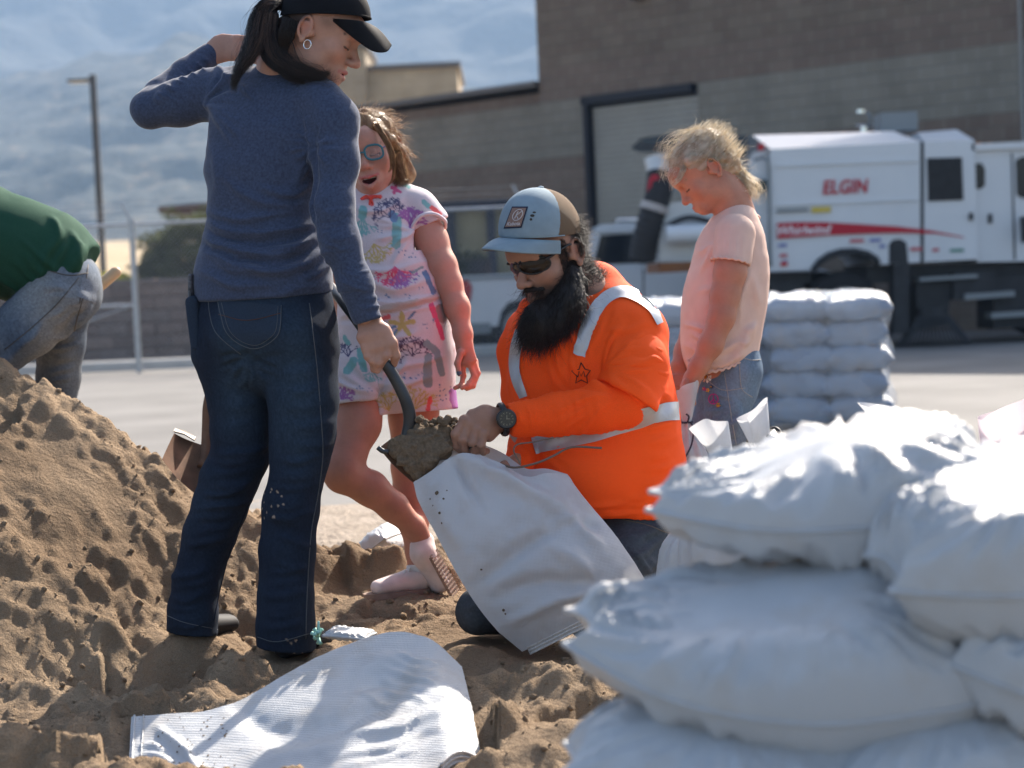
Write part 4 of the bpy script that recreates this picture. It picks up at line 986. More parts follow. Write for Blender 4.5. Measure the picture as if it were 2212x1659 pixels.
    for j in np.linspace(0, 1, 20):
        y0 = 648 + 92 * j; xl = 472 + 26 * max(0, j - .25) ** 1.1 + (60 * max(0, j - .78) / .22 * .62); xr = 608 - 2 * j - (72 * max(0, j - .78) / .22 * .62)
        for i in np.linspace(0, 1, 16):
            h = hit(JB, xl + (xr - xl) * i, y0 + 12 * i * (1 - j) + 14 * max(0, j - .75) / .25 * (1 - abs(2 * i - 1)))
            rows.append(h[0] + h[1] * .0026 if h else at(xl, y0, 5.1))
    obj('back_pocket', np.array(rows), grid_faces(20, 16), mat('denim_pocket', (.019, .031, .052), .9, noise=(300, .3)), jeans)
    JB2 = bvh(*join([(v, f), (np.array(rows), grid_faces(20, 16))]))
    seam([(472, 652), (478, 680), (490, 718), (520, 744), (556, 752), (590, 735), (605, 712), (608, 660)], M_st, .0012, .0032); seam([(480, 655), (486, 682), (498, 716), (524, 738), (556, 745), (586, 728), (598, 708), (601, 662)], M_st, .0009, .0032)
    seam([(474, 680), (520, 692), (556, 690), (606, 678)], M_stb, .001, .0034)
    seam([(450, 625), (452, 670), (462, 710), (482, 735), (520, 765)], M_st, .0012); seam([(668, 655), (676, 720), (685, 800), (693, 900), (697, 980), (688, 1060), (672, 1150), (663, 1280), (660, 1380)], M_st, .0012)
    seam([(575, 985), (556, 1040), (528, 1110), (500, 1180), (476, 1270), (462, 1340)], M_seam, .0014)
    seam([(362, 1330), (400, 1345), (470, 1360)], M_st, .0011); seam([(556, 1376), (600, 1386), (676, 1366)], M_st, .0011)
    # left rear pocket with a phone
    P = [hit(JB, a, b) for a, b in ((414, 690), (436, 650), (430, 770), (421, 730))]
    ph = MB(); c0 = J(417, 622, 5.225); ph.box(c0, (.012, .065, .075), np.stack([nrm(RC), nrm(V(.1, 1, 0)), nrm(UC)], 1), bevel=.004); ph.build('phone', mat('phone_case', (.06, .06, .07), .3, noise=(160, .9, 1)), who)
    F3 = Field(*bounds([J(410, 640, 5.25), J(440, 770, 5.25)], .07), .004); F3.ecap(J(424, 652, 5.21), J(432, 745, 5.215), nrm(V(.3, 1, 0)), (.062, px(15, 5.2)), (.045, px(14, 5.2)), k=.005); F3.plane(J(424, 636, 5.2), nrm(UC)); v_, f_ = F3.mesh(1)
    obj('back_pocket', v_, f_, mat('denim_pocket_left', (.018, .030, .052), .9, noise=(300, .3)), jeans)
    # ---- shoes
    M_shoe = mat('black_shoe', (.012, .012, .014), .7, noise=(60, .3))
    for cx, cy, d in ((418, 1360, 5.29), (622, 1396, 5.16)):
        F = Field(*bounds([J(cx, cy, d)], .22), .005); z0 = J(cx, cy + 24, d)[2]; b = J(cx, cy, d); dr = nrm(V(.45, .9, 0))
        F.ecap(V(b[0], b[1], z0 + .035) - dr * .01, V(b[0], b[1], z0 + .02) + dr * .15, np.cross(dr, V(0, 0, 1)), (.034, .036), (.040, .026), k=.01); F.plane((0, 0, z0 - .012), (0, 0, -1)); v_, f_ = F.mesh(1)
        obj('shoe', v_, f_, M_shoe, who)
    # ---- cap
    cf = Fr(J(702, 41, 5.175), imgv(1, -.03, .1), imgv(.03, 1, .05), 1)
    M_cap_ = weave(mat('black_cotton', (.006, .0065, .009), .8, .15, noise=(200, .2)), 900, .0003, .2)
    F = Field(*bounds([cf.p(0, 0, .05)], .16), .003)
    F.ell(cf.p(0, 0, .004), (.090, .120, .108), cf.R, 0); F.ell(cf.p(0, 0, -.002), (.086, .116, .104), cf.R, 0, 'cut'); F.plane(cf.p(0, 0, .001), -cf.R[:, 2]); F.plane(cf.p(0, 0, .098), cf.R[:, 2], .02)
    F.ell(cf.p(0, -.118, .022), (.036, .03, .026), cf.R, .004, 'cut')        # opening over the strap
    v, f = F.mesh(1); cap_o = obj('cap', v, f, M_cap_, who)
    pts_o = np.array([(720, 44, .086), (775, 88, .079), (807, 108, .062), (834, 109, .036), (846, 96, 0)]); pts_r = np.array([(718, 40, .087), (752, 42, .080), (779, 45, .063), (794, 49, .036), (799, 51, 0)])
    U = np.linspace(0, 1, 24); rows = []
    O = smooth_path(pts_o, 6); Rr = smooth_path(pts_r, 6); n_ = len(O)
    allO = np.vstack([O * [1, 1, -1], O[::-1][1:]]); allR = np.vstack([Rr * [1, 1, -1], Rr[::-1][1:]])
    allO[:, 2] *= -1; allR[:, 2] *= -1
    for i in range(len(allO)):
        for t in np.linspace(0, 1, 9):
            a = allR[i] * (1 - t) + allO[i] * t; rows.append(J(a[0], a[1] - 7 * math.sin(t * math.pi) * (1 - abs(allO[i][2]) / .1), 5.175 - a[2] + .012 * t))
    v = np.array(rows); f = grid_faces(len(allO), 9); v2 = v + imgv(0, -1, 0) * .004
    edge = []
    n1 = len(v); v = np.vstack([v, v2]); f2 = f[:, ::-1] + n1
    for i in range(len(allO) - 1): edge.append((i * 9 + 8, (i + 1) * 9 + 8, n1 + (i + 1) * 9 + 8, n1 + i * 9 + 8))
    o = obj('brim', v, np.vstack([f, f2, np.array(edge)]), M_cap_, cap_o); fixn(o)
    MB().tube([cf.p(.090 * math.sin(a), .120 * math.cos(a), .004) for a in np.linspace(-2.6, 2.6, 40)], .0028, 5).build('sweatband_seam', M_cap_, cap_o, True)
    # ---- hair
    M_hair = mat('dark_brown_hair', (.017, .0095, .007), .32, .5, trans=.03)
    H = []
    H.append(strands(bundle([J(618, 16, 5.18), J(596, 2, 5.17), J(576, 14, 5.16), J(562, 45, 5.15), J(552, 85, 5.14), J(535, 122, 5.12), J(515, 150, 5.11), J(505, 195, 5.11)], [.012, .017, .022, .027, .026, .02, .012, .006], 420, 20, .35, 1, 1.2), .0009))
    H.append(strands(bundle([J(604, 8, 5.17), J(584, 18, 5.15), J(578, 60, 5.14), J(582, 110, 5.13), J(606, 142, 5.115), J(650, 152, 5.10), J(692, 164, 5.095), J(714, 152, 5.095)], [.012, .02, .024, .023, .018, .014, .010, .004], 480, 22, .35, 2, 1.2), .0009))
    H.append(strands(bundle([J(590, 30, 5.15), J(588, 80, 5.13), J(600, 128, 5.115), J(628, 160, 5.105), J(650, 172, 5.10), J(652, 182, 5.10)], [.015, .022, .021, .014, .009, .005], 260, 18, .4, 3, 1.3), .0009))
    H.append(strands(bundle([J(556, 60, 5.15), J(540, 120, 5.11), J(512, 160, 5.10), J(505, 185, 5.10), J(508, 202, 5.10)], [.02, .016, .010, .006, .004], 90, 16, .6, 4, 1.5), .0007))
    H.append(strands(bundle([J(628, 44, 5.11), J(618, 75, 5.105), J(614, 100, 5.11), J(618, 118, 5.105)], [.022, .02, .012, .004], 260, 12, .4, 5, 1.0), .0008))
    H.append(strands(bundle([J(628, 80, 5.10), J(640, 110, 5.09), J(652, 140, 5.09), J(662, 148, 5.09)], [.004, .008, .006, .004], 9, 12, .8, 6, 1.5), .0006))
    H.append(strands(bundle([J(600, 4, 5.17), J(570, 30, 5.15), J(555, 80, 5.13), J(530, 140, 5.10), J(512, 190, 5.10)], [.022, .034, .036, .028, .018], 90, 18, .8, 8, 1.3), .0005)); H.append(strands(bundle([J(600, 110, 5.11), J(640, 150, 5.09), J(700, 168, 5.085), J(722, 150, 5.085)], [.02, .024, .020, .012], 70, 16, .9, 9, 1.5), .0005))
    obj('hair', *join(H), M_hair, who)
    HL = [strands(bundle([J(604, 6, 5.165), J(578, 12, 5.145), J(566, 50, 5.125), J(556, 90, 5.11), J(536, 128, 5.10), J(514, 160, 5.10)], [.01, .018, .024, .024, .018, .008], 70, 18, .4, 14), .0008), strands(bundle([J(586, 30, 5.13), J(580, 80, 5.12), J(596, 124, 5.11), J(640, 148, 5.095), J(690, 160, 5.09)], [.016, .02, .02, .014, .008], 70, 18, .4, 15), .0008)]
    obj('hair_highlights', *join(HL), mat('brown_hair_highlight', (.10, .055, .035), .35, .5), who)
    F = Field(*bounds([J(500, 0, 5.15), J(715, 190, 5.12)], .06), .0035)
    F.limb([(J(606, 10, 5.175), .012), (J(578, 18, 5.16), .017), (J(564, 50, 5.15), .020), (J(553, 88, 5.14), .017), (J(534, 124, 5.125), .011)], k=.01)
    F.limb([(J(584, 30, 5.155), .015), (J(580, 80, 5.145), .018), (J(596, 126, 5.13), .015), (J(630, 149, 5.115), .010), (J(676, 160, 5.105), .005)], k=.01); F.ell(J(622, 66, 5.155), (.03, .04, .045), k=.01)
    F.disp(cloth_noise(.003, 60, 60, 14, 3.0)); v, f = F.mesh(0); obj('hair_mass', v, f, M_hair, who)
    MB().tube([J(608, 9, 5.175) + .014 * (math.cos(a) * UC + math.sin(a) * _F) for a in np.linspace(0, 6.283, 18)], .004, 6, False).build('hair_tie', mat('hair_tie', (.01, .01, .01), .8), who, True)
    c = J(664, 96, 5.085); MB().tube([c + .0115 * (math.cos(a) * nrm(imgv(.9, 0, .5)) + math.sin(a) * UC) for a in np.linspace(0, 6.283, 26)], .0016, 6, False).build('earring', mat('silver', (.75, .74, .72), .2, .5, 1.0), who, True)
    return who
woman()
# =================================================================== KNEELING MAN
def capbrim(cf, parent, m, hw, hl, reach, drop, droop, amax=80, th=.004, under=None, half_m=None):
    """curved cap peak in the cap's own frame: hw/hl half width/length of the rim"""
    A = np.radians(np.linspace(-amax, amax, 41)); rows = []
    for a in A:
        u = a / math.radians(amax); r0 = V(hw * math.sin(a), hl * math.cos(a), .0); L = reach * (1 - abs(u) ** 2.6)
        for t in np.linspace(0, 1, 10):
            z = -drop * L / reach * t - droop * (1 - math.cos(u * 1.35)) * (.25 + .75 * t) * 1.0 + .006 * math.sin(math.pi * t)
            rows.append(cf.p(r0[0] * (1 - .10 * t * (1 - abs(u))), r0[1] + L * t, z))
    v = np.array(rows); f = grid_faces(41, 10); n1 = len(v); v2 = v - cf.R[:, 2] * th; e = [(i * 10 + 9, (i + 1) * 10 + 9, n1 + (i + 1) * 10 + 9, n1 + i * 10 + 9) for i in range(40)]
    o = obj('brim', np.vstack([v, v2]), np.vstack([f, f[:, ::-1] + n1, np.array(e)]), m, parent); fixn(o); return v.reshape(41, 10, 3)
def text_mesh(body, size, m, place, parent, name, sx=1.0, shear=0.0, space=1.0, ext=0.0):
    """flat lettering: builds the outline font, then maps every vertex with place(x, y) -> world"""
    cu = bpy.data.curves.new('lettering', 'FONT'); cu.body = body; cu.size = size; cu.align_x = 'CENTER'; cu.align_y = 'CENTER'; cu.shear = shear; cu.space_character = space; cu.resolution_u = 3
    if ext: cu.offset = ext
    to = bpy.data.objects.new('lettering', cu); COL.objects.link(to); dg = bpy.context.evaluated_depsgraph_get(); me = bpy.data.meshes.new_from_object(to.evaluated_get(dg))
    v = np.array([place(p.co.x * sx, p.co.y) for p in me.vertices]); f = [tuple(p.vertices) for p in me.polygons]
    bpy.data.objects.remove(to); bpy.data.curves.remove(cu); bpy.data.meshes.remove(me)
    return obj(name, v, f, m, parent, smooth=False)
def man():
    who = person('bearded man kneeling in an orange high-visibility shirt and trucker cap, filling a bag', (at(1250, 1360, 5.35)[0], 5.35, at(1250, 1365, 5.35)[2]))
    J = at; skin = V(.36, .19, .13)
    al, be = math.radians(46), math.radians(24)
    fwd = imgv(-math.sin(al) * math.cos(be), -math.sin(be), math.cos(al) * math.cos(be)); up = imgv(-.22, 1, .15)
    fr = Fr((0, 0, 0), fwd, up, 1.12).pin((-.0735, -.010, -.006), J(1240, 545, 5.22))
    F = Field(*bounds([fr.p(0, 0, -.02)], .185), .0025); head(F, fr, 'closed', lids='down', jaw=1.1, nose=1.04, ears=(-1,))
    F.limb([(fr.p(0, -.03, -.04), .062), (J(1262, 640, 5.33), .070), (J(1270, 690, 5.36), .075)], k=.03)
    hv, hf = F.mesh(1); hc = paint_head(hv, fr, skin, (.33, .13, .10), (.03, .02, .015), 'closed', lash=None, cheek=.35)
    q = fr.loc(hv); w = sstep(-.010, -.03, q[:, 1] - .3 * q[:, 2]) * sstep(-.10, -.06, q[:, 2]); hc = blend(hc, (.025, .017, .013), .9 * w)
    w = sstep(-.045, -.062, q[:, 2] - .55 * (q[:, 1] - .07)) * sstep(.105, .09, q[:, 1]); hc = blend(hc, (.05, .03, .022), .75 * w)
    # left hand grips the bag mouth
    FH = Field(*bounds([J(965, 860, 5.12), J(1090, 985, 5.05)], .05), .0026); d0 = 5.10
    FH.ecap(J(1082, 906, d0 + .02), J(1052, 914, d0 + .005), nrm(imgv(.2, 1, 0)), (px(27, d0), .024), (px(37, d0), .026), k=.012)
    FH.ecap(J(1052, 914, d0 + .005), J(1022, 918, d0), nrm(imgv(.45, 1, 0)), (px(38, d0), .026), (px(35, d0), .022), k=.012)
    for a, b, c, e, r in (((1003, 908), (984, 938), (984, 962), (994, 972), .0125), ((1014, 918), (1000, 950), (1003, 968), (1012, 972), .0125), ((1030, 928), (1021, 956), (1026, 973), (1034, 974), .0118), ((1046, 938), (1040, 962), (1044, 976), (1052, 974), .0105)):
        finger(FH, [J(*a, d0 - .012), J(*b, d0 - .022), J(*c, d0 - .006), J(*e, d0 + .018)], r, r * .8)
    finger(FH, [J(1040, 900, d0 + .035), J(1000, 922, d0 + .05), J(976, 945, d0 + .03), J(972, 950, d0 + .015)], .014, .010)
    for cx, cy in ((1003, 908), (1014, 918), (1030, 928), (1046, 938)): FH.ell(J(cx, cy, d0 - .014), np.ones(3) * .0125, None, .008)
    v1, f1 = FH.mesh(1)
    # right hand, mostly inside the bag
    FR = Field(*bounds([J(1080, 990, 5.22)], .1), .003); FR.ecap(J(1118, 1000, 5.21), J(1085, 1022, 5.16), nrm(imgv(.5, 1, 0)), (.03, .022), (.038, .018), k=.01)
    for i in range(4): finger(FR, [J(1092 + 3 * i, 1010 + 9 * i, 5.16), J(1065 + 4 * i, 1022 + 10 * i, 5.13), J(1058 + 4 * i, 1040 + 9 * i, 5.12)], .011, .009)
    finger(FR, [J(1105, 1005, 5.17), J(1090, 1015, 5.13), J(1082, 1030, 5.11)], .012, .009)
    v2, f2 = FR.mesh(1)
    FB = Field(*bounds([J(1000, 560, 5.5), J(1480, 1380, 5.1)], .14), .010)
    FB.loft([(J(1262, 700, 5.37), .15, .09), (J(1270, 820, 5.36), .165, .11), (J(1310, 960, 5.38), .15, .11), (J(1370, 1120, 5.42), .10, .09)], nrm(V(.82, .57, 0))); FB.limb([(J(1265, 640, 5.35), .06), (J(1268, 700, 5.36), .07)])
    FB.limb([(J(1380, 690, 5.33), .055), (J(1375, 880, 5.22), .042), (J(1082, 906, 5.12), .028)]); FB.limb([(J(1120, 740, 5.42), .05), (J(1135, 900, 5.36), .04), (J(1118, 1000, 5.22), .026)])
    FB.limb([(J(1375, 1160, 5.42), .07), (J(1275, 1315, 5.17), .045), (J(1400, 1325, 5.45), .035)]); FB.limb([(J(1330, 1180, 5.5), .07), (J(1040, 1318, 5.26), .04), (J(1200, 1325, 5.55), .035)])
    v3, f3 = FB.mesh(1)
    bv, bf = join([(hv, hf), (v1, f1), (v2, f2), (v3, f3)])
    obj('body', bv, bf, M_skin, who, cols=np.vstack([hc, flatskin(v1, skin * .85), flatskin(v2, skin), flatskin(v3, skin)]))
    # ---- shirt
    M_or = weave(mat('hi_vis_orange', (.95, .090, .007), .75, .2, noise=(500, .10, 2)), 900, .0004, .3)
    TS = nrm(V(.84, .54, 0))          # his chest is turned toward photo left; left shoulder nearer
    TS = nrm(V(.88, -.47, 0))
    F = Field(*bounds([J(1085, 585, 5.6), J(1485, 1130, 5.0)], .08), .0055)
    R_ = [(1285, 612, 5.37, 52, .060), (1282, 648, 5.37, 84, .085), (1272, 690, 5.355, 142, .11), (1264, 740, 5.35, 160, .128), (1268, 820, 5.35, 165, .138), (1285, 900, 5.355, 172, .150), (1306, 980, 5.365, 164, .158), (1340, 1050, 5.385, 142, .150), (1368, 1118, 5.40, 108, .135)]
    F.loft([(J(a, b, d), px(w, d), dp) for a, b, d, w, dp in R_], nrm(RC), k=.04)
    F.ell(J(1262, 1020, 5.27), (.12, .10, .115), k=.05)                                                    # belly
    F.limb([(J(1330, 680, 5.33), .072), (J(1372, 720, 5.29), .078), (J(1376, 790, 5.24), .078), (J(1362, 850, 5.20), .078)], k=.035)      # left upper arm in its short sleeve
    F.limb([(J(1140, 715, 5.41), .062), (J(1122, 760, 5.42), .058), (J(1124, 850, 5.40), .050), (J(1140, 915, 5.36), .047), (J(1135, 965, 5.29), .044), (J(1118, 1008, 5.22), .040)], k=.02)
    F.disp(cloth_noise(.0016, 6, 6, 12, 11.0, .0006))
    F.plane(J(1368, 1114, 5.3), nrm(imgv(-.02, -1, -.1)))
    v, f = F.mesh(1)
    FD = rays(1196, 640, 30, 150, 60, 120, 6, .005, 8, 31) + stack(1160, 760, 1235, 860, (12, -6), 5, .004, 8, 0, 32) + stack(1300, 720, 1420, 690, (4, 22), 6, .004, 8, 8, 33) + rays(1300, 800, 10, 110, -60, 40, 8, .005, 7, 34)
    FD += stack(1230, 1092, 1400, 1082, (6, 12), 4, .005, 6, 4, 35) + stack(1330, 1085, 1470, 1050, (2, 16), 4, .006, 7, 4, 36) + stack(1390, 900, 1465, 880, (0, 30), 6, .004, 9, 6, 37) + rays(1160, 970, 10, 90, -40, 40, 5, .005, 7, 38) + stack(1095, 760, 1120, 900, (8, 4), 4, .003, 6, 0, 39)
    FD += stack(1175, 720, 1200, 850, (18, 2), 6, .004, 6, 0, 40) + stack(1290, 640, 1240, 760, (14, 8), 5, .0045, 7, 0, 42) + stack(1390, 740, 1445, 760, (2, 26), 5, .003, 7, 4, 43) + stack(1100, 950, 1135, 1000, (10, -8), 4, .004, 6, 0, 44)
    v = folds(v, f, FD, 5)
    sh = obj('shirt', v, f, M_or, who); SBv = bvh(v, f)
    # ribbed left sleeve and cuff of the under layer
    M_rib = mat('orange_rib', (.93, .082, .006), .8, .2, noise=(400, .08, 2))
    F = Field(*bounds([J(1075, 800, 5.0), J(1390, 950, 5.28)], .06), .0042)
    ax0, ax1 = J(1365, 862, 5.195), J(1090, 906, 5.115)
    F.limb([(J(1362, 835, 5.21), .066), (J(1345, 872, 5.185), .066), (J(1290, 884, 5.16), .063), (J(1200, 896, 5.135), .056), (J(1130, 905, 5.12), .046), (J(1098, 906, 5.115), .040)], k=.015)
    F.plane(J(1097, 906, 5.115), nrm(ax1 - ax0), .003); F.disp(cloth_noise(.0015, 9, 9, 9, 5.0, .0005))
    v, f = F.mesh(1); v = folds(v, f, rays(1330, 850, 20, 130, 130, 215, 9, .004, 6, 45) + stack(1105, 880, 1118, 930, (11, -1), 5, .004, 4, 0, 46) + stack(1200, 850, 1215, 930, (20, -3), 5, .0025, 7, 0, 47), 4)
    n = vnormals(v, f); t = (v - ax1) @ nrm(ax0 - ax1); side = (v - ax1) @ nrm(imgv(.16, 1, 0))
    v = v + n * (.0011 * np.sin(2 * math.pi * side / .0058))[:, None] * sstep(-.05, .0, t)[:, None]
    obj('ribbed_sleeve', v, f, M_rib, who); RB_ = bvh(v, f)
    # short sleeve hem
    F = Field(*bounds([J(1275, 740, 5.1), J(1390, 880, 5.3)], .07), .0042)
    a_, b_ = J(1372, 730, 5.28), J(1352, 862, 5.19); F.limb([(a_, .079), (J(1374, 790, 5.235), .085), (b_, .090)], k=.02); F.plane(J(1330, 840, 5.16), nrm(imgv(-.49, -.87, .1)), .003); F.disp(cloth_noise(.002, 8, 8, 10, 3.0))
    v, f = F.mesh(1); v = folds(v, f, rays(1310, 800, 10, 90, -70, 60, 8, .004, 6, 48), 4); obj('short_sleeve', v, f, M_or, who); SLB = bvh(v, f)
    # reflective tape
    M_refl = mat('silver_reflective_tape', (.42, .43, .45), .38, .5, .35, noise=(120, .06), bump=(700, .1, .0004))
    allb = SBv
    for pts, w in (([(1424, 700), (1405, 664), (1372, 640), (1338, 632), (1305, 648), (1282, 680), (1268, 712), (1258, 745), (1250, 768)], [14, 20, 24, 25, 27, 27, 28, 28, 28]), ([(1128, 716), (1117, 750), (1113, 790), (1118, 822), (1132, 858)], [26, 24, 22, 20, 16]), ([(1150, 962), (1200, 950), (1270, 938), (1340, 916), (1400, 898), (1440, 890), (1464, 888)], 40)):
        v, f = drape_strip(allb, pts, w, .0045); obj('reflective_stripe', v, f, M_refl, sh)
    # chest pocket with star badge
    v, f = drape_poly(allb, [(1231, 773), (1300, 762), (1302, 850), (1234, 852)], .0022, 14); obj('chest_pocket', v, f, M_or, sh)
    M_ink = mat('black_print', (.02, .012, .01), .8); star = []
    def sp(x, y):
        h = hit(allb, x, y); return (h[0] + h[1] * .0035) if h else at(x, y, 5.2)
    cx, cy, Rr, rr_ = 1256, 808, 24, 12
    pts = [(cx + (Rr if k % 2 == 0 else rr_) * math.cos(-math.pi / 2 + k * math.pi / 5) * .85, cy + (Rr if k % 2 == 0 else rr_) * math.sin(-math.pi / 2 + k * math.pi / 5)) for k in range(10)]
    mb = MB(); mb.tube([sp(*p) for p in pts + pts[:1]], .0014, 4); mb.tube([sp(cx - 8, cy + 6), sp(cx - 6, cy - 6), sp(cx, cy + 4), sp(cx + 5, cy - 6), sp(cx + 7, cy + 6)], .0013, 4); mb.build('star_badge', M_ink, sh)
    # collar
    c = J(1282, 618, 5.345); MB().tube(smooth_path([J(1235, 690, 5.24), J(1246, 660, 5.25), J(1268, 622, 5.285), J(1288, 600, 5.33), J(1305, 600, 5.37), J(1312, 615, 5.41), J(1290, 640, 5.44)], 6), .010, 8).build('collar', M_or, sh, True)
    # ---- jeans: sitting back on his heels
    M_jm = weave(mat('grey_blue_denim', (1, 1, 1), .9, .12, noise=(160, .15, 3), attr=True), 1500, .0003, .3)
    F = Field(*bounds([J(985, 1090, 5.75), J(1490, 1400, 5.0)], .1), .006)
    F.loft([(J(1365, 1090, 5.41), .122, .115), (J(1372, 1140, 5.42), .136, .135), (J(1385, 1200, 5.44), .130, .135)], nrm(RC), k=.03)
    F.limb([(J(1375, 1165, 5.36), .105), (J(1335, 1235, 5.25), .092), (J(1275, 1320, 5.15), .070)], k=.03); F.limb([(J(1275, 1325, 5.16), .066), (J(1400, 1320, 5.45), .062), (J(1440, 1330, 5.6), .05)], k=.02)
    F.limb([(J(1330, 1180, 5.5), .10), (J(1160, 1260, 5.36), .085), (J(1034, 1318, 5.25), .060)], k=.03); F.limb([(J(1034, 1326, 5.26), .056), (J(1200, 1325, 5.55), .055), (J(1250, 1335, 5.7), .045)], k=.02)
    F.disp(cloth_noise(.002, 7, 7, 10, 21.0, .0006)); v, f = F.mesh(1)
    v = folds(v, f, rays(1460, 1130, 20, 120, 110, 200, 8, .006, 8, 51) + stack(1380, 1180, 1440, 1270, (-18, 6), 5, .005, 8, 0, 52) + stack(1000, 1320, 1060, 1290, (0, 14), 4, .004, 6, 4, 53), 5)
    X, Y, D = proj(v); c = blend(np.tile(V(.035, .042, .052), (len(v), 1)), (.085, .10, .12), np.clip(.35 + .5 * noise3(v * 9), 0, .7)); obj('jeans', v, f, M_jm, who, cols=c * (1 + .25 * noise3(v * V(600, 600, 40)))[:, None]); JB = bvh(v, f); jo = who.children[-1]
    for P in ([(1345, 1122), (1400, 1135), (1440, 1150), (1462, 1150)], [(1450, 1180), (1436, 1230), (1424, 1275)]):
        L = drape_line(JB, P, .001, .0008)
        if len(L) > 2: MB().tube(L, .0012, 4).build('seam', mat('denim_stitch_brown', (.14, .11, .08), .8), jo, True)
    for sx, sy, d in ((1435, 1330, 5.62), (1252, 1335, 5.74)):
        F = Field(*bounds([J(sx, sy, d)], .2), .006); b = J(sx, sy, d); z0 = b[2]; F.ecap(V(b[0], b[1], z0 - .01), V(b[0] + .05, b[1] + .13, z0 - .02), V(1, 0, 0), (.045, .04), (.045, .035), k=.01); v, f = F.mesh(1); obj('boot', v, f, mat('brown_boot', (.07, .045, .03), .7, noise=(40, .3)), who)
    # ---- trucker cap
    cf = Fr(fr.p(0, -.012, .044), imgv(-math.sin(al) * .97, -.13, math.cos(al) * .97), imgv(-.06, 1, .2), 1.0)
    cf.o = J(1168, 506, 5.245)
    M_front = weave(mat('light_blue_canvas', (.22, .29, .34), .8, .2, noise=(30, .10), bump=(300, .15, .001)), 900, .0004, .25); M_mesh = weave(mat('tan_mesh', (.26, .175, .11), .8, .2), 260, .0016, .9, rib=None)
    F = Field(*bounds([cf.p(0, 0, .06)], .17), .0032); F.ell(cf.p(0, -.002, .006), (.094, .116, .114), cf.R, 0); F.ell(cf.p(0, .03, .02), (.086, .088, .100), cf.R, .02); F.ell(cf.p(0, -.002, -.002), (.088, .110, .106), cf.R, 0, 'cut'); F.plane(cf.p(0, 0, .0), -cf.R[:, 2])
    v, f = F.mesh(1); q = cf.loc(v); fm = q[f].mean(1); front = fm[:, 1] > .030 - .28 * fm[:, 2]
    def subm(sel): ids, inv = np.unique(f[sel], return_inverse=True); return v[ids], inv.reshape(-1, 4)
    co = obj('cap', *subm(front), M_front, who); obj('mesh_back', *subm(~front), M_mesh, co); CB = bvh(v, f)
    capbrim(cf, co, M_front, .094, .118, .078, .020, .054, 80)
    MB().tube([cf.p(.096 * math.sin(a), .118 * math.cos(a), .002) for a in np.linspace(-1.5, 1.5, 30)], .0022, 5).build('brim_seam', M_front, co, True)
    F = Field(*bounds([cf.p(0, -.01, .121)], .03), .002); F.ell(cf.p(0, -.004, .122), (.009, .009, .005), cf.R); v, f = F.mesh(1); obj('button', v, f, M_front, co)
    quad = [(1107, 447), (1141, 447), (1127, 492), (1089, 494)]
    def grow(q, s): c = np.mean(q, 0); return [tuple(c + (np.array(p) - c) * s) for p in q]
    v, f = drape_poly(CB, quad, .0022, 12); pt = obj('patch', v, f, mat('patch_border_navy', (.012, .018, .045), .8), co)
    v, f = drape_poly(CB, grow(quad, .86), .0034, 12); obj('patch_field', v, f, mat('patch_tan', (.24, .15, .12), .8, noise=(300, .2)), pt)
    M_sil = mat('patch_silver', (.50, .46, .46), .6)
    def pmap(u, w, off=.0045):
        """u,w in 0..1 on the patch (w down)"""
        c = [np.array(p, float) for p in quad]; q = (c[0] * (1 - u) + c[1] * u) * (1 - w) + (c[3] * (1 - u) + c[2] * u) * w; h = hit(CB, *q); return h[0] + h[1] * off if h else at(*q, 5.12)
    MB().tube([pmap(.56 + .27 * math.cos(a), .40 + .25 * math.sin(a)) for a in np.linspace(0, 6.283, 22)], .0013, 4, False).build('emblem_ring', M_sil, pt)
    MB().tube([pmap(.52, .24), pmap(.46, .56)], .0014, 4).tube([pmap(.72, .24), pmap(.50, .42), pmap(.66, .58)], .0013, 4).build('emblem_letter', M_sil, pt)
    text_mesh('Kubota', .26, M_sil, lambda x, y: pmap(.5 + x * .95, .80 - y * .9), pt, 'lettering', ext=.006)
    for (sx, sy, rx, ry) in ((1150, 466, 5, 3), (1154, 459, 4, 2), (1147, 474, 3, 3)):
        g = [hit(CB, sx + rx * math.cos(a), sy + ry * math.sin(a)) for a in np.linspace(0, 6.28, 9)[:-1]]
        if all(g): obj('smudge', np.array([h[0] + h[1] * .0012 for h in g]), [tuple(range(8))], mat('dirt_smudge', (.05, .045, .04), .9), co)
    # ---- sunglasses
    M_gl = mat('sunglass_frame', (.012, .012, .014), .25, .5); M_lens = mat('dark_lens', (.012, .008, .006), .08, .35)
    gl = MB(); zf = .004; 
    def eyec(sd, a, s_=1.0): return fr.p(sd * (.033 + .034 * s_ * math.cos(a)), .0985 - .55 * (.027 * math.cos(a) + .0) ** 1 * 1.0 - .008 + .0 - .010 * (math.cos(a) > 0) * math.cos(a), zf + .0205 * s_ * math.sin(a) - .003 * math.cos(a))
    for sd in (1, -1):
        A = np.linspace(0, 6.283, 28); ring = [eyec(sd, a) for a in A]; gl.tube(ring, .0026, 6, False)
        cen = fr.p(sd * .033, .098, zf); lens = [cen + fr.R[:, 1] * .004] + [eyec(sd, a, .98) for a in A[:-1]]
        o = obj('lens', np.array(lens), [(0, 1 + i, 1 + (i + 1) % 27) for i in range(27)], M_lens, who); fixn(o)
    gl.tube([fr.p(-.009, .101, zf + .004), fr.p(0, .104, zf + .006), fr.p(.009, .101, zf + .004)], .003, 6)
    for sd in (-1, 1): gl.tube(smooth_path([fr.p(sd * .060, .074, zf + .006), fr.p(sd * .072, .050, zf + .010), fr.p(sd * .078, .010, zf + .014), fr.p(sd * .077, -.012, zf + .010)], 5), np.linspace(.0085, .0045, 16), 8, flat=.55)
    gl.build('sunglasses', M_gl, who, True)
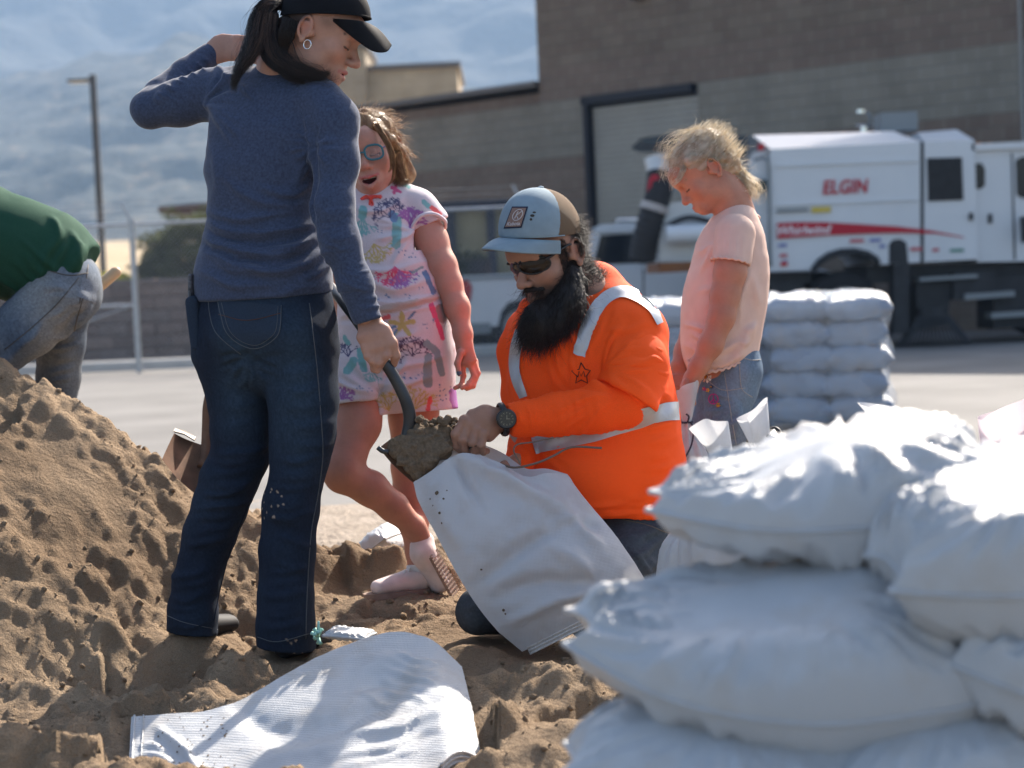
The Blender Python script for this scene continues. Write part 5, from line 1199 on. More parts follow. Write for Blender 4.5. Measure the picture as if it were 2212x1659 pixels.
    # ---- beard and hair
    M_beard = mat('black_beard', (.014, .010, .009), .5, .35, trans=.04)
    F = Field(*bounds([fr.p(0, .02, -.13)], .19), .0035); s = fr.s
    F.ell(fr.p(-.006, .032, -.122), (.060 * s, .050 * s, .048 * s), fr.R, .02); F.ell(fr.p(-.060, .000, -.070), (.020 * s, .030 * s, .050 * s), fr.R, .02); F.ell(fr.p(.050, .012, -.075), (.022 * s, .036 * s, .05 * s), fr.R, .02)
    F.limb([(J(1172, 688, 5.19), .048), (J(1164, 704, 5.19), .048), (J(1158, 722, 5.19), .036)], k=.03); F.limb([(J(1234, 606, 5.215), .030), (J(1228, 650, 5.205), .044), (J(1200, 692, 5.20), .046)], k=.03)
    F.cap(fr.p(-.030, .082, -.058), fr.p(0, .100, -.050), .008 * s, .009 * s, k=.008); F.cap(fr.p(0, .100, -.050), fr.p(.030, .082, -.058), .007 * s, .007 * s, k=.008)
    F.ell(fr.p(0, .105, -.070), (.020 * s, .022 * s, .011 * s), fr.R, .004, 'cut')
    F.disp(cloth_noise(.004, 40, 40, 14, 3.0, .0015)); v, f = F.mesh(0); obj('beard_mass', v, f, M_beard, who)
    bn = vnormals(v, f); g = np.random.default_rng(5); pick = g.choice(len(v), 5200); root = v[pick]; nn = bn[pick]
    cdir = nrm(J(1158, 740, 5.18) - fr.p(0, .0, -.06)); K = 9; T = np.linspace(0, 1, K)[None, :, None]; L = g.uniform(.010, .046, (len(pick), 1, 1)); side = g.normal(size=(len(pick), 1, 3)) * .22
    base = (nn * .22 + cdir * 1.0)[:, None] + side; base /= np.linalg.norm(base, axis=2, keepdims=True)
    ph = g.uniform(0, 6.28, (len(pick), 1, 3)); P = root[:, None] + base * L * T + .0035 * np.sin(T * 7 + ph) * T + V(0, 0, -.006) * T ** 2
    H = [strands(P, .00055)]
    pick = g.choice(len(v), 260); root = v[pick]; nn = bn[pick]; P = root[:, None] + ((nn * 1.0 + cdir * .5)[:, None] + g.normal(size=(260, 1, 3)) * .4) * g.uniform(.015, .04, (260, 1, 1)) * T + .006 * np.sin(T * 9 + g.uniform(0, 6.28, (260, 1, 3))) * T
    H.append(strands(P, .0005)); obj('beard', *join(H), M_beard, who)
    sel = np.flatnonzero(((q := fr.loc(hv))[:, 1] < -.02) & (q[:, 2] > -.095) & (q[:, 2] < .06) & (q[:, 0] < .04)); n = vnormals(hv, hf); pick = g.choice(sel, 1900); root = hv[pick]; nn = n[pick]; m_ = len(pick)
    P = root[:, None] + (nn[:, None] * 1.0 + g.normal(size=(m_, 1, 3)) * .35 - fr.R[:, 2] * .5) * g.uniform(.008, .024, (m_, 1, 1)) * T + .005 * np.sin(T * 9 + g.uniform(0, 6.28, (m_, 1, 3))) * T
    sel = np.flatnonzero((q[:, 1] < .035) & (q[:, 1] > -.012) & (q[:, 0] < -.05) & (q[:, 2] < .04) & (q[:, 2] > -.07) & (np.abs(q[:, 1] + .012) > .022)); pick = g.choice(sel, 700); m_ = len(pick); P2 = hv[pick][:, None] + (n[pick][:, None] * .6 + g.normal(size=(m_, 1, 3)) * .3 - fr.R[:, 2] * .8) * g.uniform(.006, .016, (m_, 1, 1)) * T
    obj('hair', *join([strands(P, .0006), strands(P2, .0005)]), M_beard, who)
    # ---- watch and ring
    M_w = mat('black_watch', (.010, .010, .012), .35, .5); wd = nrm(ax1 - ax0); c = J(1086, 906, 5.112); a1 = nrm(np.cross(wd, _F)); a2 = np.cross(wd, a1)
    wt = empty('wristwatch', c); wt.parent = who; wt.location = Vector(c) - Vector(who.location)
    MB().tube([c + (.0385 if True else 0) * (math.cos(t) * a1 * 1.05 + math.sin(t) * a2 * .92) for t in np.linspace(0, 6.283, 30)], .0085, 8, False, flat=.5).build('strap', M_w, wt, True)
    ctr = J(1094, 905, 5.112 - .047); nz = nrm(imgv(.15, .05, 1)); ux = nrm(np.cross(UC, nz)); uy = np.cross(nz, ux); RW = np.stack([ux, uy, nz], 1)
    MB().tube([ctr - nz * .008, ctr + nz * .003, ctr + nz * .006], [.026, .026, .023], 28).build('case', M_w, wt, 'auto')
    MB().tube([ctr + nz * .0062, ctr + nz * .0068], [.0195, .0195], 24).build('dial', mat('watch_dial', (.05, .042, .03), .3, noise=(400, .5)), wt, 'auto')
    mk = MB()
    for k in range(12):
        a = k * math.pi / 6; mk.box(ctr + nz * .0073 + (ux * math.cos(a) + uy * math.sin(a)) * .0155, (.0032, .0012, .0006), RW @ np.array([[math.cos(a), -math.sin(a), 0], [math.sin(a), math.cos(a), 0], [0, 0, 1]]))
    mk.box(ctr + nz * .0076 + uy * .004, (.0012, .011, .0006), RW); mk.box(ctr + nz * .0076 + ux * .0035, (.009, .0012, .0006), RW); mk.build('markings', mat('watch_markings', (.35, .30, .2), .5), wt)
    rc = J(1024, 966, 5.085); MB().tube([rc + .0125 * (math.cos(t) * nrm(imgv(1, .3, 0)) + math.sin(t) * nrm(imgv(0, .3, 1))) for t in np.linspace(0, 6.283, 20)], .0026, 6, False).build('ring', mat('dark_ring', (.02, .03, .03), .3, .5, .6), who, True)
    return who
man()
# =================================================================== GIRL WITH GLASSES
def seg_paint(X, Y, c, segs):
    for x0, y0, x1, y1, w, col in segs:
        i = np.flatnonzero((X > min(x0, x1) - w - 2) & (X < max(x0, x1) + w + 2) & (Y > min(y0, y1) - w - 2) & (Y < max(y0, y1) + w + 2))
        if len(i) == 0: continue
        ex, ey = x1 - x0, y1 - y0; h = np.clip(((X[i] - x0) * ex + (Y[i] - y0) * ey) / (ex * ex + ey * ey + 1e-9), 0, 1)
        d = np.hypot(X[i] - x0 - h * ex, Y[i] - y0 - h * ey); a = sstep(w + .8, w - .8, d)[:, None]; c[i] = c[i] * (1 - a) + np.asarray(col) * a
def coral(x, y, ang, L, n, col, w, g, spread=32, gen=4):
    w = w * .62; L = L * 1.12; gen = min(gen + (1 if gen < 4 else 0), 5)
    out = []
    def br(x, y, a, l, k, w):
        x1, y1 = x + l * math.cos(a), y - l * math.sin(a); out.append((x, y, x1, y1, w, col))
        if k > 0:
            for s in ((-1, 1) if g.uniform() < .75 else (-1, 0, 1)): br(x1, y1, a + math.radians(s * spread * g.uniform(.6, 1.3)), l * g.uniform(.62, .86), k - 1, max(w * .78, .8))
    for i in range(n): br(x, y, math.radians(ang + (i - (n - 1) / 2) * spread), L * g.uniform(.8, 1.1), gen - 1, w)
    return out
TEAL = (.22, .45, .46); NAVY = (.09, .09, .18); PURP = (.36, .16, .42); MAG = (.62, .12, .26); YEL = (.55, .46, .18); RED = (.80, .14, .14); GRT = (.25, .34, .36); CRIM = (.68, .11, .22); BLU = (.14, .24, .40)
def print_segs():
    g = np.random.default_rng(12); S = []
    S += [(784, 428, 822, 424, 4, RED), (801, 424, 802, 440, 5, RED), (740, 430, 756, 445, 8, PURP), (730, 460, 748, 480, 6, MAG)]
    S += [(784, 452, 783, 466, 9, TEAL)] + coral(783, 468, 270, 14, 4, TEAL, 2.6, g, 20, 3)
    S += [(858, 470, 856, 528, 10, TEAL), (846, 462, 852, 472, 8, BLU)] + coral(842, 470, 110, 14, 4, NAVY, 1.8, g, 38, 5)
    S += coral(888, 490, 75, 14, 4, PURP, 4.5, g, 28, 3) + [(846, 405, 866, 414, 3.5, MAG), (855, 402, 852, 416, 3.5, MAG), (872, 398, 884, 404, 4, TEAL), (915, 436, 930, 448, 5, TEAL), (932, 448, 950, 462, 5, RED)]
    S += coral(806, 528, 290, 14, 4, YEL, 2.6, g, 30, 4) + []
    S += coral(852, 578, 275, 15, 5, CRIM, 3.4, g, 26, 3) + coral(862, 585, 285, 13, 4, PURP, 3.2, g, 26, 3)
    S += [(918, 590, 936, 630, 6, BLU), (890, 588, 912, 578, 3, GRT), (830, 668, 905, 655, 9, (.50, .46, .44)), (905, 655, 945, 640, 7, (.55, .48, .48))]
    for k in range(5):
        a = math.radians(18 + 72 * k); S.append((868, 702, 868 + 26 * math.cos(a), 702 - 24 * math.sin(a), 5, YEL))
    S += [(832, 712, 852, 706, 2.5, BLU), (846, 730, 856, 714, 3, BLU), (882, 690, 896, 674, 2.5, BLU), (820, 690, 840, 684, 5, RED)]
    S += [(932, 660, 944, 690, 7, CRIM), (944, 690, 956, 730, 5, CRIM), (950, 665, 956, 690, 8, (.35, .27, .26))]
    S += coral(892, 768, 100, 12, 5, (.10, .07, .13), 1.7, g, 36, 5) + [(924, 785, 924, 828, 10, GRT), (922, 742, 944, 762, 8, GRT), (944, 762, 954, 805, 8, GRT), (926, 772, 924, 785, 8, GRT)]
    S += coral(752, 770, 100, 10, 3, NAVY, 2.2, g, 34, 4) + [(750, 800, 764, 780, 9, TEAL), (778, 760, 786, 798, 8, TEAL), (745, 730, 752, 742, 5, TEAL)]
    S += coral(806, 795, 260, 10, 3, TEAL, 2, g, 24, 3) + coral(896, 884, 70, 15, 4, YEL, 2.4, g, 26, 4) + coral(840, 886, 110, 13, 4, YEL, 2.2, g, 28, 4)
    S += [(978, 848, 984, 876, 9, PURP), (924, 886, 928, 866, 5, RED), (928, 866, 930, 858, 3, RED)] + coral(738, 862, 60, 9, 4, PURP, 3.4, g, 30, 3)
    for cx, cy in ((818, 500), (870, 545), (890, 552), (908, 620), (840, 640), (800, 600), (915, 705), (930, 690), (870, 812), (890, 820), (905, 812), (950, 850), (965, 842), (960, 858), (830, 745), (790, 700), (770, 690), (880, 590), (902, 600), (815, 650), (776, 838), (800, 842), (950, 830), (880, 640)):
        for _ in range(4): x, y = cx + g.uniform(-9, 9), cy + g.uniform(-6, 6); S.append((x, y, x + 1, y, 1.4, BLU))
    return S
def girl_glasses():
    who = person('girl with teal glasses and open mouth in a white sea-life print romper', (at(850, 1280, 5.7)[0], 5.72, at(850, 1278, 5.7)[2]))
    J = at; skin = V(.50, .262, .192)
    fr = Fr((0, 0, 0), imgv(-.16, -.17, .97), imgv(-.24, 1, .16), 1.0).pin((0, .098, .002), J(783, 332, 5.60))
    F = Field(*bounds([fr.p(0, 0, -.02)], .16), .0024); head(F, fr, 'open', child=True, nose=.965)
    F.limb([(fr.p(0, -.02, -.05), .044), (J(806, 425, 5.70), .046), (J(815, 470, 5.72), .06)], k=.03)
    hv, hf = F.mesh(1); hc = paint_head(hv, fr, skin, (.50, .12, .12), (.16, .09, .055), 'open', cheek=.55)
    FA = Field(*bounds([J(900, 440, 5.72), J(1035, 845, 5.6)], .06), .0034); dh = 5.63
    FA.limb([(J(900, 445, 5.72), .050), (J(932, 520, 5.71), .046), (J(955, 575, 5.69), .041), (J(969, 612, 5.68), .037), (J(988, 665, 5.66), .034), (J(1000, 722, 5.64), .025), (J(1003, 748, 5.635), .023)], k=.02)
    FA.ecap(J(1003, 748, 5.635), J(1010, 782, dh), nrm(imgv(1, .2, .5)), (.026, .015), (.031, .013), k=.01)
    finger(FA, [J(995, 762, dh - .02), J(988, 785, dh - .028), J(992, 808, dh - .03)], .0105, .0075)
    for a, b, c, e in (((1000, 790), (1001, 812), (997, 832), .008), ((1016, 788), (1024, 812), (1012, 832), .0), ((1024, 786), (1032, 806), (1022, 834), .01), ((1026, 780), (1030, 800), (1026, 820), .022)):
        finger(FA, [J(*a, dh + e), J(*b, dh + e), J(*c, dh + e - .012), J(c[0] - 14, c[1] + 6, dh + e - .018)], .0088, .0068)
    FL_ = Field(*bounds([J(690, 830, 5.8), J(960, 1250, 5.5)], .09), .0042)
    FL_.limb([(J(778, 820, 5.68), .078), (J(770, 915, 5.64), .068), (J(745, 985, 5.60), .057), (J(740, 1022, 5.58), .053)], k=.02)
    FL_.limb([(J(742, 1026, 5.585), .050), (J(800, 1055, 5.63), .048), (J(850, 1095, 5.68), .041), (J(895, 1140, 5.73), .031), (J(918, 1175, 5.75), .028)], k=.02); FL_.ell(J(735, 1012, 5.555), (.042, .035, .045), k=.02)
    FL_.limb([(J(895, 830, 5.76), .082), (J(893, 900, 5.77), .070), (J(884, 1010, 5.78), .050), (J(885, 1060, 5.79), .046), (J(892, 1120, 5.795), .045), (J(900, 1190, 5.79), .030), (J(902, 1235, 5.785), .028)], k=.02)
    FT = Field(*bounds([J(740, 430, 5.72), J(960, 840, 5.72)], .1), .009); FT.loft([(J(812, 450, 5.72), .08, .06), (J(830, 600, 5.72), .09, .07), (J(850, 740, 5.72), .12, .08), (J(850, 830, 5.72), .11, .08)], nrm(RC))
    FT.limb([(J(780, 450, 5.74), .05), (J(735, 560, 5.78), .035), (J(740, 680, 5.80), .028), (J(755, 740, 5.80), .025)])
    P_ = [F_.mesh(1) for F_ in (FA, FL_, FT)]
    bv, bf = join([(hv, hf)] + P_); legs = flatskin(P_[1][0], skin * V(.90, .80, .76)); X, Y, D = proj(P_[0][0]); arm = flatskin(P_[0][0], skin)
    nail = ((X - 992) ** 2 + (Y - 806) ** 2 < 30); arm[nail] = (.08, .16, .24)
    obj('body', bv, bf, M_skin, who, cols=np.vstack([hc, arm, legs, flatskin(P_[2][0], skin)])); teeth(fr, who, -.0675, .016, .087, .007)
    # romper
    M_rom = weave(mat('printed_cotton', (1, 1, 1), .85, .15, attr=True, noise=(300, .06, 2), trans=.08), 900, .0004, .25)
    F = Field(*bounds([J(720, 400, 5.85), J(1000, 900, 5.6)], .07), .0036)
    R_ = [(806, 420, 5.725, 56, .062), (812, 446, 5.72, 88, .078), (816, 480, 5.715, 86, .095), (820, 540, 5.71, 82, .105), (833, 600, 5.71, 98, .115), (843, 645, 5.71, 108, .118), (846, 668, 5.71, 106, .116), (850, 700, 5.715, 118, .124), (854, 760, 5.72, 126, .128), (858, 810, 5.72, 126, .125)]
    F.loft([(J(a, b, d), px(w, d), dp) for a, b, d, w, dp in R_], nrm(RC), k=.025)
    F.limb([(J(868, 436, 5.72), .056), (J(900, 452, 5.72), .058), (J(930, 482, 5.715), .055)], k=.02); F.limb([(J(775, 440, 5.73), .05), (J(750, 470, 5.75), .05)], k=.02)
    F.ecap(J(780, 800, 5.68), J(773, 880, 5.66), nrm(RC), (.084, .090), (.086, .092), k=.012); F.ecap(J(905, 800, 5.75), J(912, 900, 5.755), nrm(RC), (.100, .100), (.108, .105), k=.012)
    F.cap(J(818, 850, 5.6), J(822, 900, 5.6), .012, k=.02, mode='cut')
    F.disp(cloth_noise(.0014, 8, 8, 11, 31.0, .0006)); 
    # hems: sleeve and two legs
    D_ = F.D.copy(); F.plane(J(925, 486, 5.7), nrm(imgv(.40, -.92, 0)), .003); arm_side = F.D.copy(); F.D = D_
    xs = F.lo[0] + F.h * np.arange(F.n[0]); xsel = xs > J(893, 480, 5.72)[0]; zsel = (F.lo[2] + F.h * np.arange(F.n[2])) > J(900, 540, 5.72)[2]
    F.D = np.where(xsel[:, None, None] & zsel[None, None, :], arm_side, F.D); D_ = F.D.copy()
    F.plane(J(775, 866, 5.66), nrm(imgv(.16, -1, 0)), .003); Lh = F.D.copy(); F.D = D_; F.plane(J(910, 889, 5.75), nrm(imgv(.08, -1, 0)), .003)
    F.D = np.where((xs < J(820, 870, 5.7)[0])[:, None, None], Lh, F.D)
    v, f = F.mesh(1)
    v = folds(v, f, stack(745, 655, 950, 640, (0, 9), 4, .005, 5, 3, 61) + [([(738, 694), (824, 682), (948, 650)], -.007, 6), ([(760, 560), (820, 590), (930, 560)], .005, 9), ([(780, 600), (850, 625), (940, 600)], .006, 9)] + rays(892, 500, 6, 80, 120, 200, 6, .005, 6, 62) + rays(818, 855, 8, 110, 200, 340, 9, .006, 7, 63) + stack(740, 720, 960, 700, (4, 34), 5, .005, 9, 6, 64) + [([(770, 440), (790, 455), (830, 455), (868, 430)], .005, 6)], 5)
    X, Y, D = proj(v); c = np.tile(V(.66, .60, .64), (len(v), 1)); c *= (1 + .05 * noise3(v * 8))[:, None]; seg_paint(X + 2.5 * noise3(v * 60), Y + 2.5 * noise3(v * 60 + 9), c, print_segs())
    obj('romper', v, f, M_rom, who, cols=np.clip(c, 0, 1)); RBv = bvh(v, f); ro = who.children[-1]
    M_white = mat('white_trim', (.66, .62, .66), .85)
    MB().tube(smooth_path([J(887, 508, 5.665), J(893, 485, 5.65), J(910, 466, 5.645), J(938, 462, 5.655), J(960, 476, 5.69), J(962, 492, 5.73)], 6), .006, 6).build('sleeve_trim', M_white, ro, True)
    pts = [J(798 + 40 * math.cos(t), 424 + 16 * math.sin(t), 5.715 - .075 * math.sin(t)) for t in np.linspace(-.4, 3.5, 40)]; pts = [p + UC * .004 * math.sin(i * 1.6) for i, p in enumerate(pts)]; MB().tube(pts, .0055, 6).build('neck_ruffle', M_white, ro, True)
    h = hit(RBv, 801, 430)
    if h: c0 = h[0] + h[1] * .006; MB().tube(smooth_path([c0 + RC * -.028 - UC * .004, c0 + RC * -.012 + UC * .006, c0, c0 + RC * .012 + UC * .006, c0 + RC * .030], 5), .0035, 6).tube([c0, c0 + RC * -.004 - UC * .024], .003, 5).tube([c0, c0 + RC * .008 - UC * .022], .003, 5).build('bow', mat('coral_bow', (.75, .09, .06), .7), ro, True)
    # glasses
    M_tg = mat('teal_glasses_frame', (.035, .18, .23), .3, .5); M_pg = mat('purple_temple', (.09, .05, .22), .3, .5); M_cl = mat('clear_lens', (.85, .88, .9), .03, .5, alpha=.12)
    fm = MB(); y0 = .102
    def rim(sd, a, k=1.0): ca, sa = math.cos(a), math.sin(a); return fr.p(sd * (.0335 + .0255 * k * np.sign(ca) * abs(ca) ** .75), y0 - .006 * (ca * .5 + .5), -.001 + .0205 * k * np.sign(sa) * abs(sa) ** .75 - .002 * ca)
    A = np.linspace(0, 6.283, 36)
    for sd in (1, -1):
        fm.tube([rim(sd, a) for a in A], .0034, 6, False); L = [fr.p(sd * .0335, y0 - .001, -.001)] + [rim(sd, a, .97) for a in A[:-1]]
        obj('lens', np.array(L), [(0, 1 + i, 1 + (i + 1) % 35) for i in range(35)], M_cl, who)
    fm.tube([fr.p(-.011, y0 - .001, .003), fr.p(0, y0 + .003, .006), fr.p(.011, y0 - .001, .003)], .0024, 6); fm.build('glasses', M_tg, who, True)
    for sd in (1, -1): MB().tube(smooth_path([fr.p(sd * .057, y0 - .008, .006), fr.p(sd * .068, .07, .008), fr.p(sd * .074, .02, .008), fr.p(sd * .074, -.015, .0)], 4), .0022, 6).build('glasses_temple', M_pg, who, True)
    # hair
    M_hg = mat('light_brown_hair', (1, 1, 1), .42, .4, attr=True, trans=.42)
    F = Field(*bounds([fr.p(0, -.02, .02)], .17), .0034); s = fr.s
    F.ell(fr.p(0, -.016, .040), (.086 * s, .104 * s, .088 * s), fr.R, .01); F.ell(fr.p(0, .055, -.022), (.062 * s, .075 * s, .082 * s), fr.R, .012, 'cut')
    F.cap(fr.p(-.040, .065, .070), fr.p(-.074, .030, .020), .014 * s, .013 * s, .015); F.cap(fr.p(-.074, .030, .020), fr.p(-.082, -.02, -.02), .014 * s, .018 * s, .015); F.cap(fr.p(.04, .065, .07), fr.p(.074, .03, .01), .014 * s, .012 * s, .015)
    F.cap(fr.p(-.070, -.05, -.02), fr.p(-.080, -.05, -.085), .024 * s, .022 * s, .02); F.cap(fr.p(-.080, -.05, -.085), J(872, 412, 5.71), .022 * s, .014 * s, .02)
    F.disp(cloth_noise(.004, 34, 34, 22, 8.0, .0012)); v, f = F.mesh(0); c = blend(np.tile(V(.29, .165, .08), (len(v), 1)), (.42, .28, .15), sstep(-.3, .5, noise3(fr.loc(v) * V(60, 22, 22)))); obj('hair_mass', v, f, M_hg, who, cols=c)
    g = np.random.default_rng(21); H = []; hn = vnormals(v, f); q = fr.loc(v)
    tan = lambda qq: np.stack([-np.sign(qq[:, 0] + .02) * -1.0 * np.abs(qq[:, 0]) * 6, -1.0 + 0 * qq[:, 0], -.2 - 1.2 * (qq[:, 2] < .05)], 1)
    pick = g.choice(np.flatnonzero(q[:, 2] > -.03), 1500); tl = tan(q[pick]); tl /= np.linalg.norm(tl, axis=1)[:, None]; tw = tl @ fr.R.T; K = 10; T = np.linspace(0, 1, K)[None, :, None]
    P = (v[pick] + hn[pick] * .001)[:, None] + (tw[:, None] * .9 + hn[pick][:, None] * .22 + g.normal(size=(1500, 1, 3)) * .12) * g.uniform(.02, .06, (1500, 1, 1)) * T + .004 * np.sin(T * 8 + g.uniform(0, 6.28, (1500, 1, 3))) * T; H.append(strands(P, .0006))
    pick = g.choice(np.flatnonzero(q[:, 2] > .04), 130); P = v[pick][:, None] + (hn[pick][:, None] + g.normal(size=(130, 1, 3)) * .8) * g.uniform(.015, .045, (130, 1, 1)) * T + .008 * np.sin(T * 7 + g.uniform(0, 6.28, (130, 1, 3))) * T; H.append(strands(P, .00045))
    H.append(strands(bundle([J(812, 268, 5.60), J(832, 300, 5.585), J(846, 325, 5.59), J(851, 350, 5.60), J(848, 385, 5.61), J(838, 402, 5.62)], [.010, .009, .006, .004, .003, .002], 60, 14, .4, 31, 1.0), .0007)); H.append(strands(bundle([J(826, 290, 5.59), J(842, 325, 5.585), J(846, 360, 5.60), J(838, 372, 5.60)], [.008, .006, .004, .002], 40, 12, .5, 32), .0007))
    H.append(strands(bundle([J(852, 330, 5.66), J(862, 370, 5.68), J(868, 395, 5.69), J(880, 405, 5.69)], [.022, .024, .022, .012], 320, 14, .5, 33, 1.5, .1), .0007)); H.append(strands(bundle([J(860, 385, 5.69), J(876, 392, 5.69), J(890, 398, 5.69)], [.008, .012, .014], 50, 10, .8, 34, 1.8), .0005))
    v, f = join(H); obj('hair', v, f, M_hg, who, cols=blend(np.tile(V(.29, .165, .08), (len(v), 1)), (.55, .37, .20), sstep(-.3, .4, noise3(v * 90))))
    # shoes and socks
    M_pk = mat('pale_pink_shoe', (.72, .60, .57), .7, noise=(25, .18), bump=(120, .3, .002)); M_sole = mat('dusty_sole', (.30, .215, .17), .9, noise=(40, .2)); M_sock = mat('white_sock', (.72, .70, .68), .9, bump=(300, .4, .002))
    F = Field(*bounds([J(865, 1245, 5.76)], .17), .0038); z0 = J(865, 1279, 5.76)[2]
    a_, b_ = J(905, 1250, 5.775), J(818, 1262, 5.72); a_[2] = z0 + .036; b_[2] = z0 + .022
    F.ecap(a_, b_, nrm(np.cross(b_ - a_, V(0, 0, 1))), (.032, .036), (.036, .022), k=.01); F.cap(J(902, 1232, 5.78), a_, .034, .034, k=.02); F.plane((0, 0, z0), (0, 0, -1)); F.plane(J(903, 1232, 5.78), nrm(V(.15, 0, 1))); v, f = F.mesh(1); so = obj('shoe', v, f, M_pk, who)
    mb = MB()
    for k in range(5): t = .25 + .12 * k; c0 = a_ * (1 - t) + b_ * t + V(0, -.030, .022); mb.tube([c0 + V(-.004, .0, -.012), c0 + V(.004, .02, .012 - .004 * k), c0 + V(.006, .045, .012 - .004 * k)], .0032, 5)
    mb.build('laces', M_sock, so, True); MB().prism([(*(a_ * (1 - t) + b_ * t + s_ * nrm(np.cross(b_ - a_, V(0, 0, 1))) * w_)[:2], z0 - .016) for t, s_, w_ in ((-.30, 1, .02), (0, 1, .036), (.6, 1, .038), (1.2, 1, .03), (1.38, 1, .008), (1.38, -1, .008), (1.2, -1, .03), (.6, -1, .038), (0, -1, .036), (-.3, -1, .02))], (0, 0, .024)).build('sole', M_sole, so, 'auto')
    F = Field(*bounds([J(902, 1222, 5.785)], .08), .003); F.cap(J(901, 1214, 5.787), J(903, 1246, 5.782), .034, .034); F.plane(J(901, 1216, 5.787), nrm(V(-.1, 0, 1))); F.disp(cloth_noise(.002, 30, 30, 12, 2.0)); v, f = F.mesh(1); obj('sock', v, f, M_sock, who)
    F = Field(*bounds([J(935, 1230, 5.74)], .17), .0038); h_, t_ = J(914, 1196, 5.735), J(950, 1262, 5.76)
    F.ecap(h_, t_, nrm(imgv(.6, .3, .8)), (.036, .034), (.038, .026), k=.01); F.cap(J(912, 1172, 5.75), h_, .036, .036, k=.015); F.plane(J(908, 1160, 5.75), nrm(imgv(-.5, .9, 0))); v, f = F.mesh(1); so = obj('shoe', v, f, M_pk, who)
    mb = MB(); ax_d = nrm(t_ - h_); out = nrm(imgv(.78, -.1, .35)); 
    RS = np.stack([ax_d, nrm(np.cross(ax_d, out)), out], 1); mb.box(h_ + (t_ - h_) * .56 + out * .034, (np.linalg.norm(t_ - h_) * 1.30, .050, .012), RS, bevel=.006)
    for k in range(12): c0 = h_ + (t_ - h_) * (k / 11 * 1.3 - .1) + out * .0405; mb.box(c0, (.005, .046, .0025), RS, bevel=.0008)
    mb.build('sole', M_sole, so)
    return who
girl_glasses()
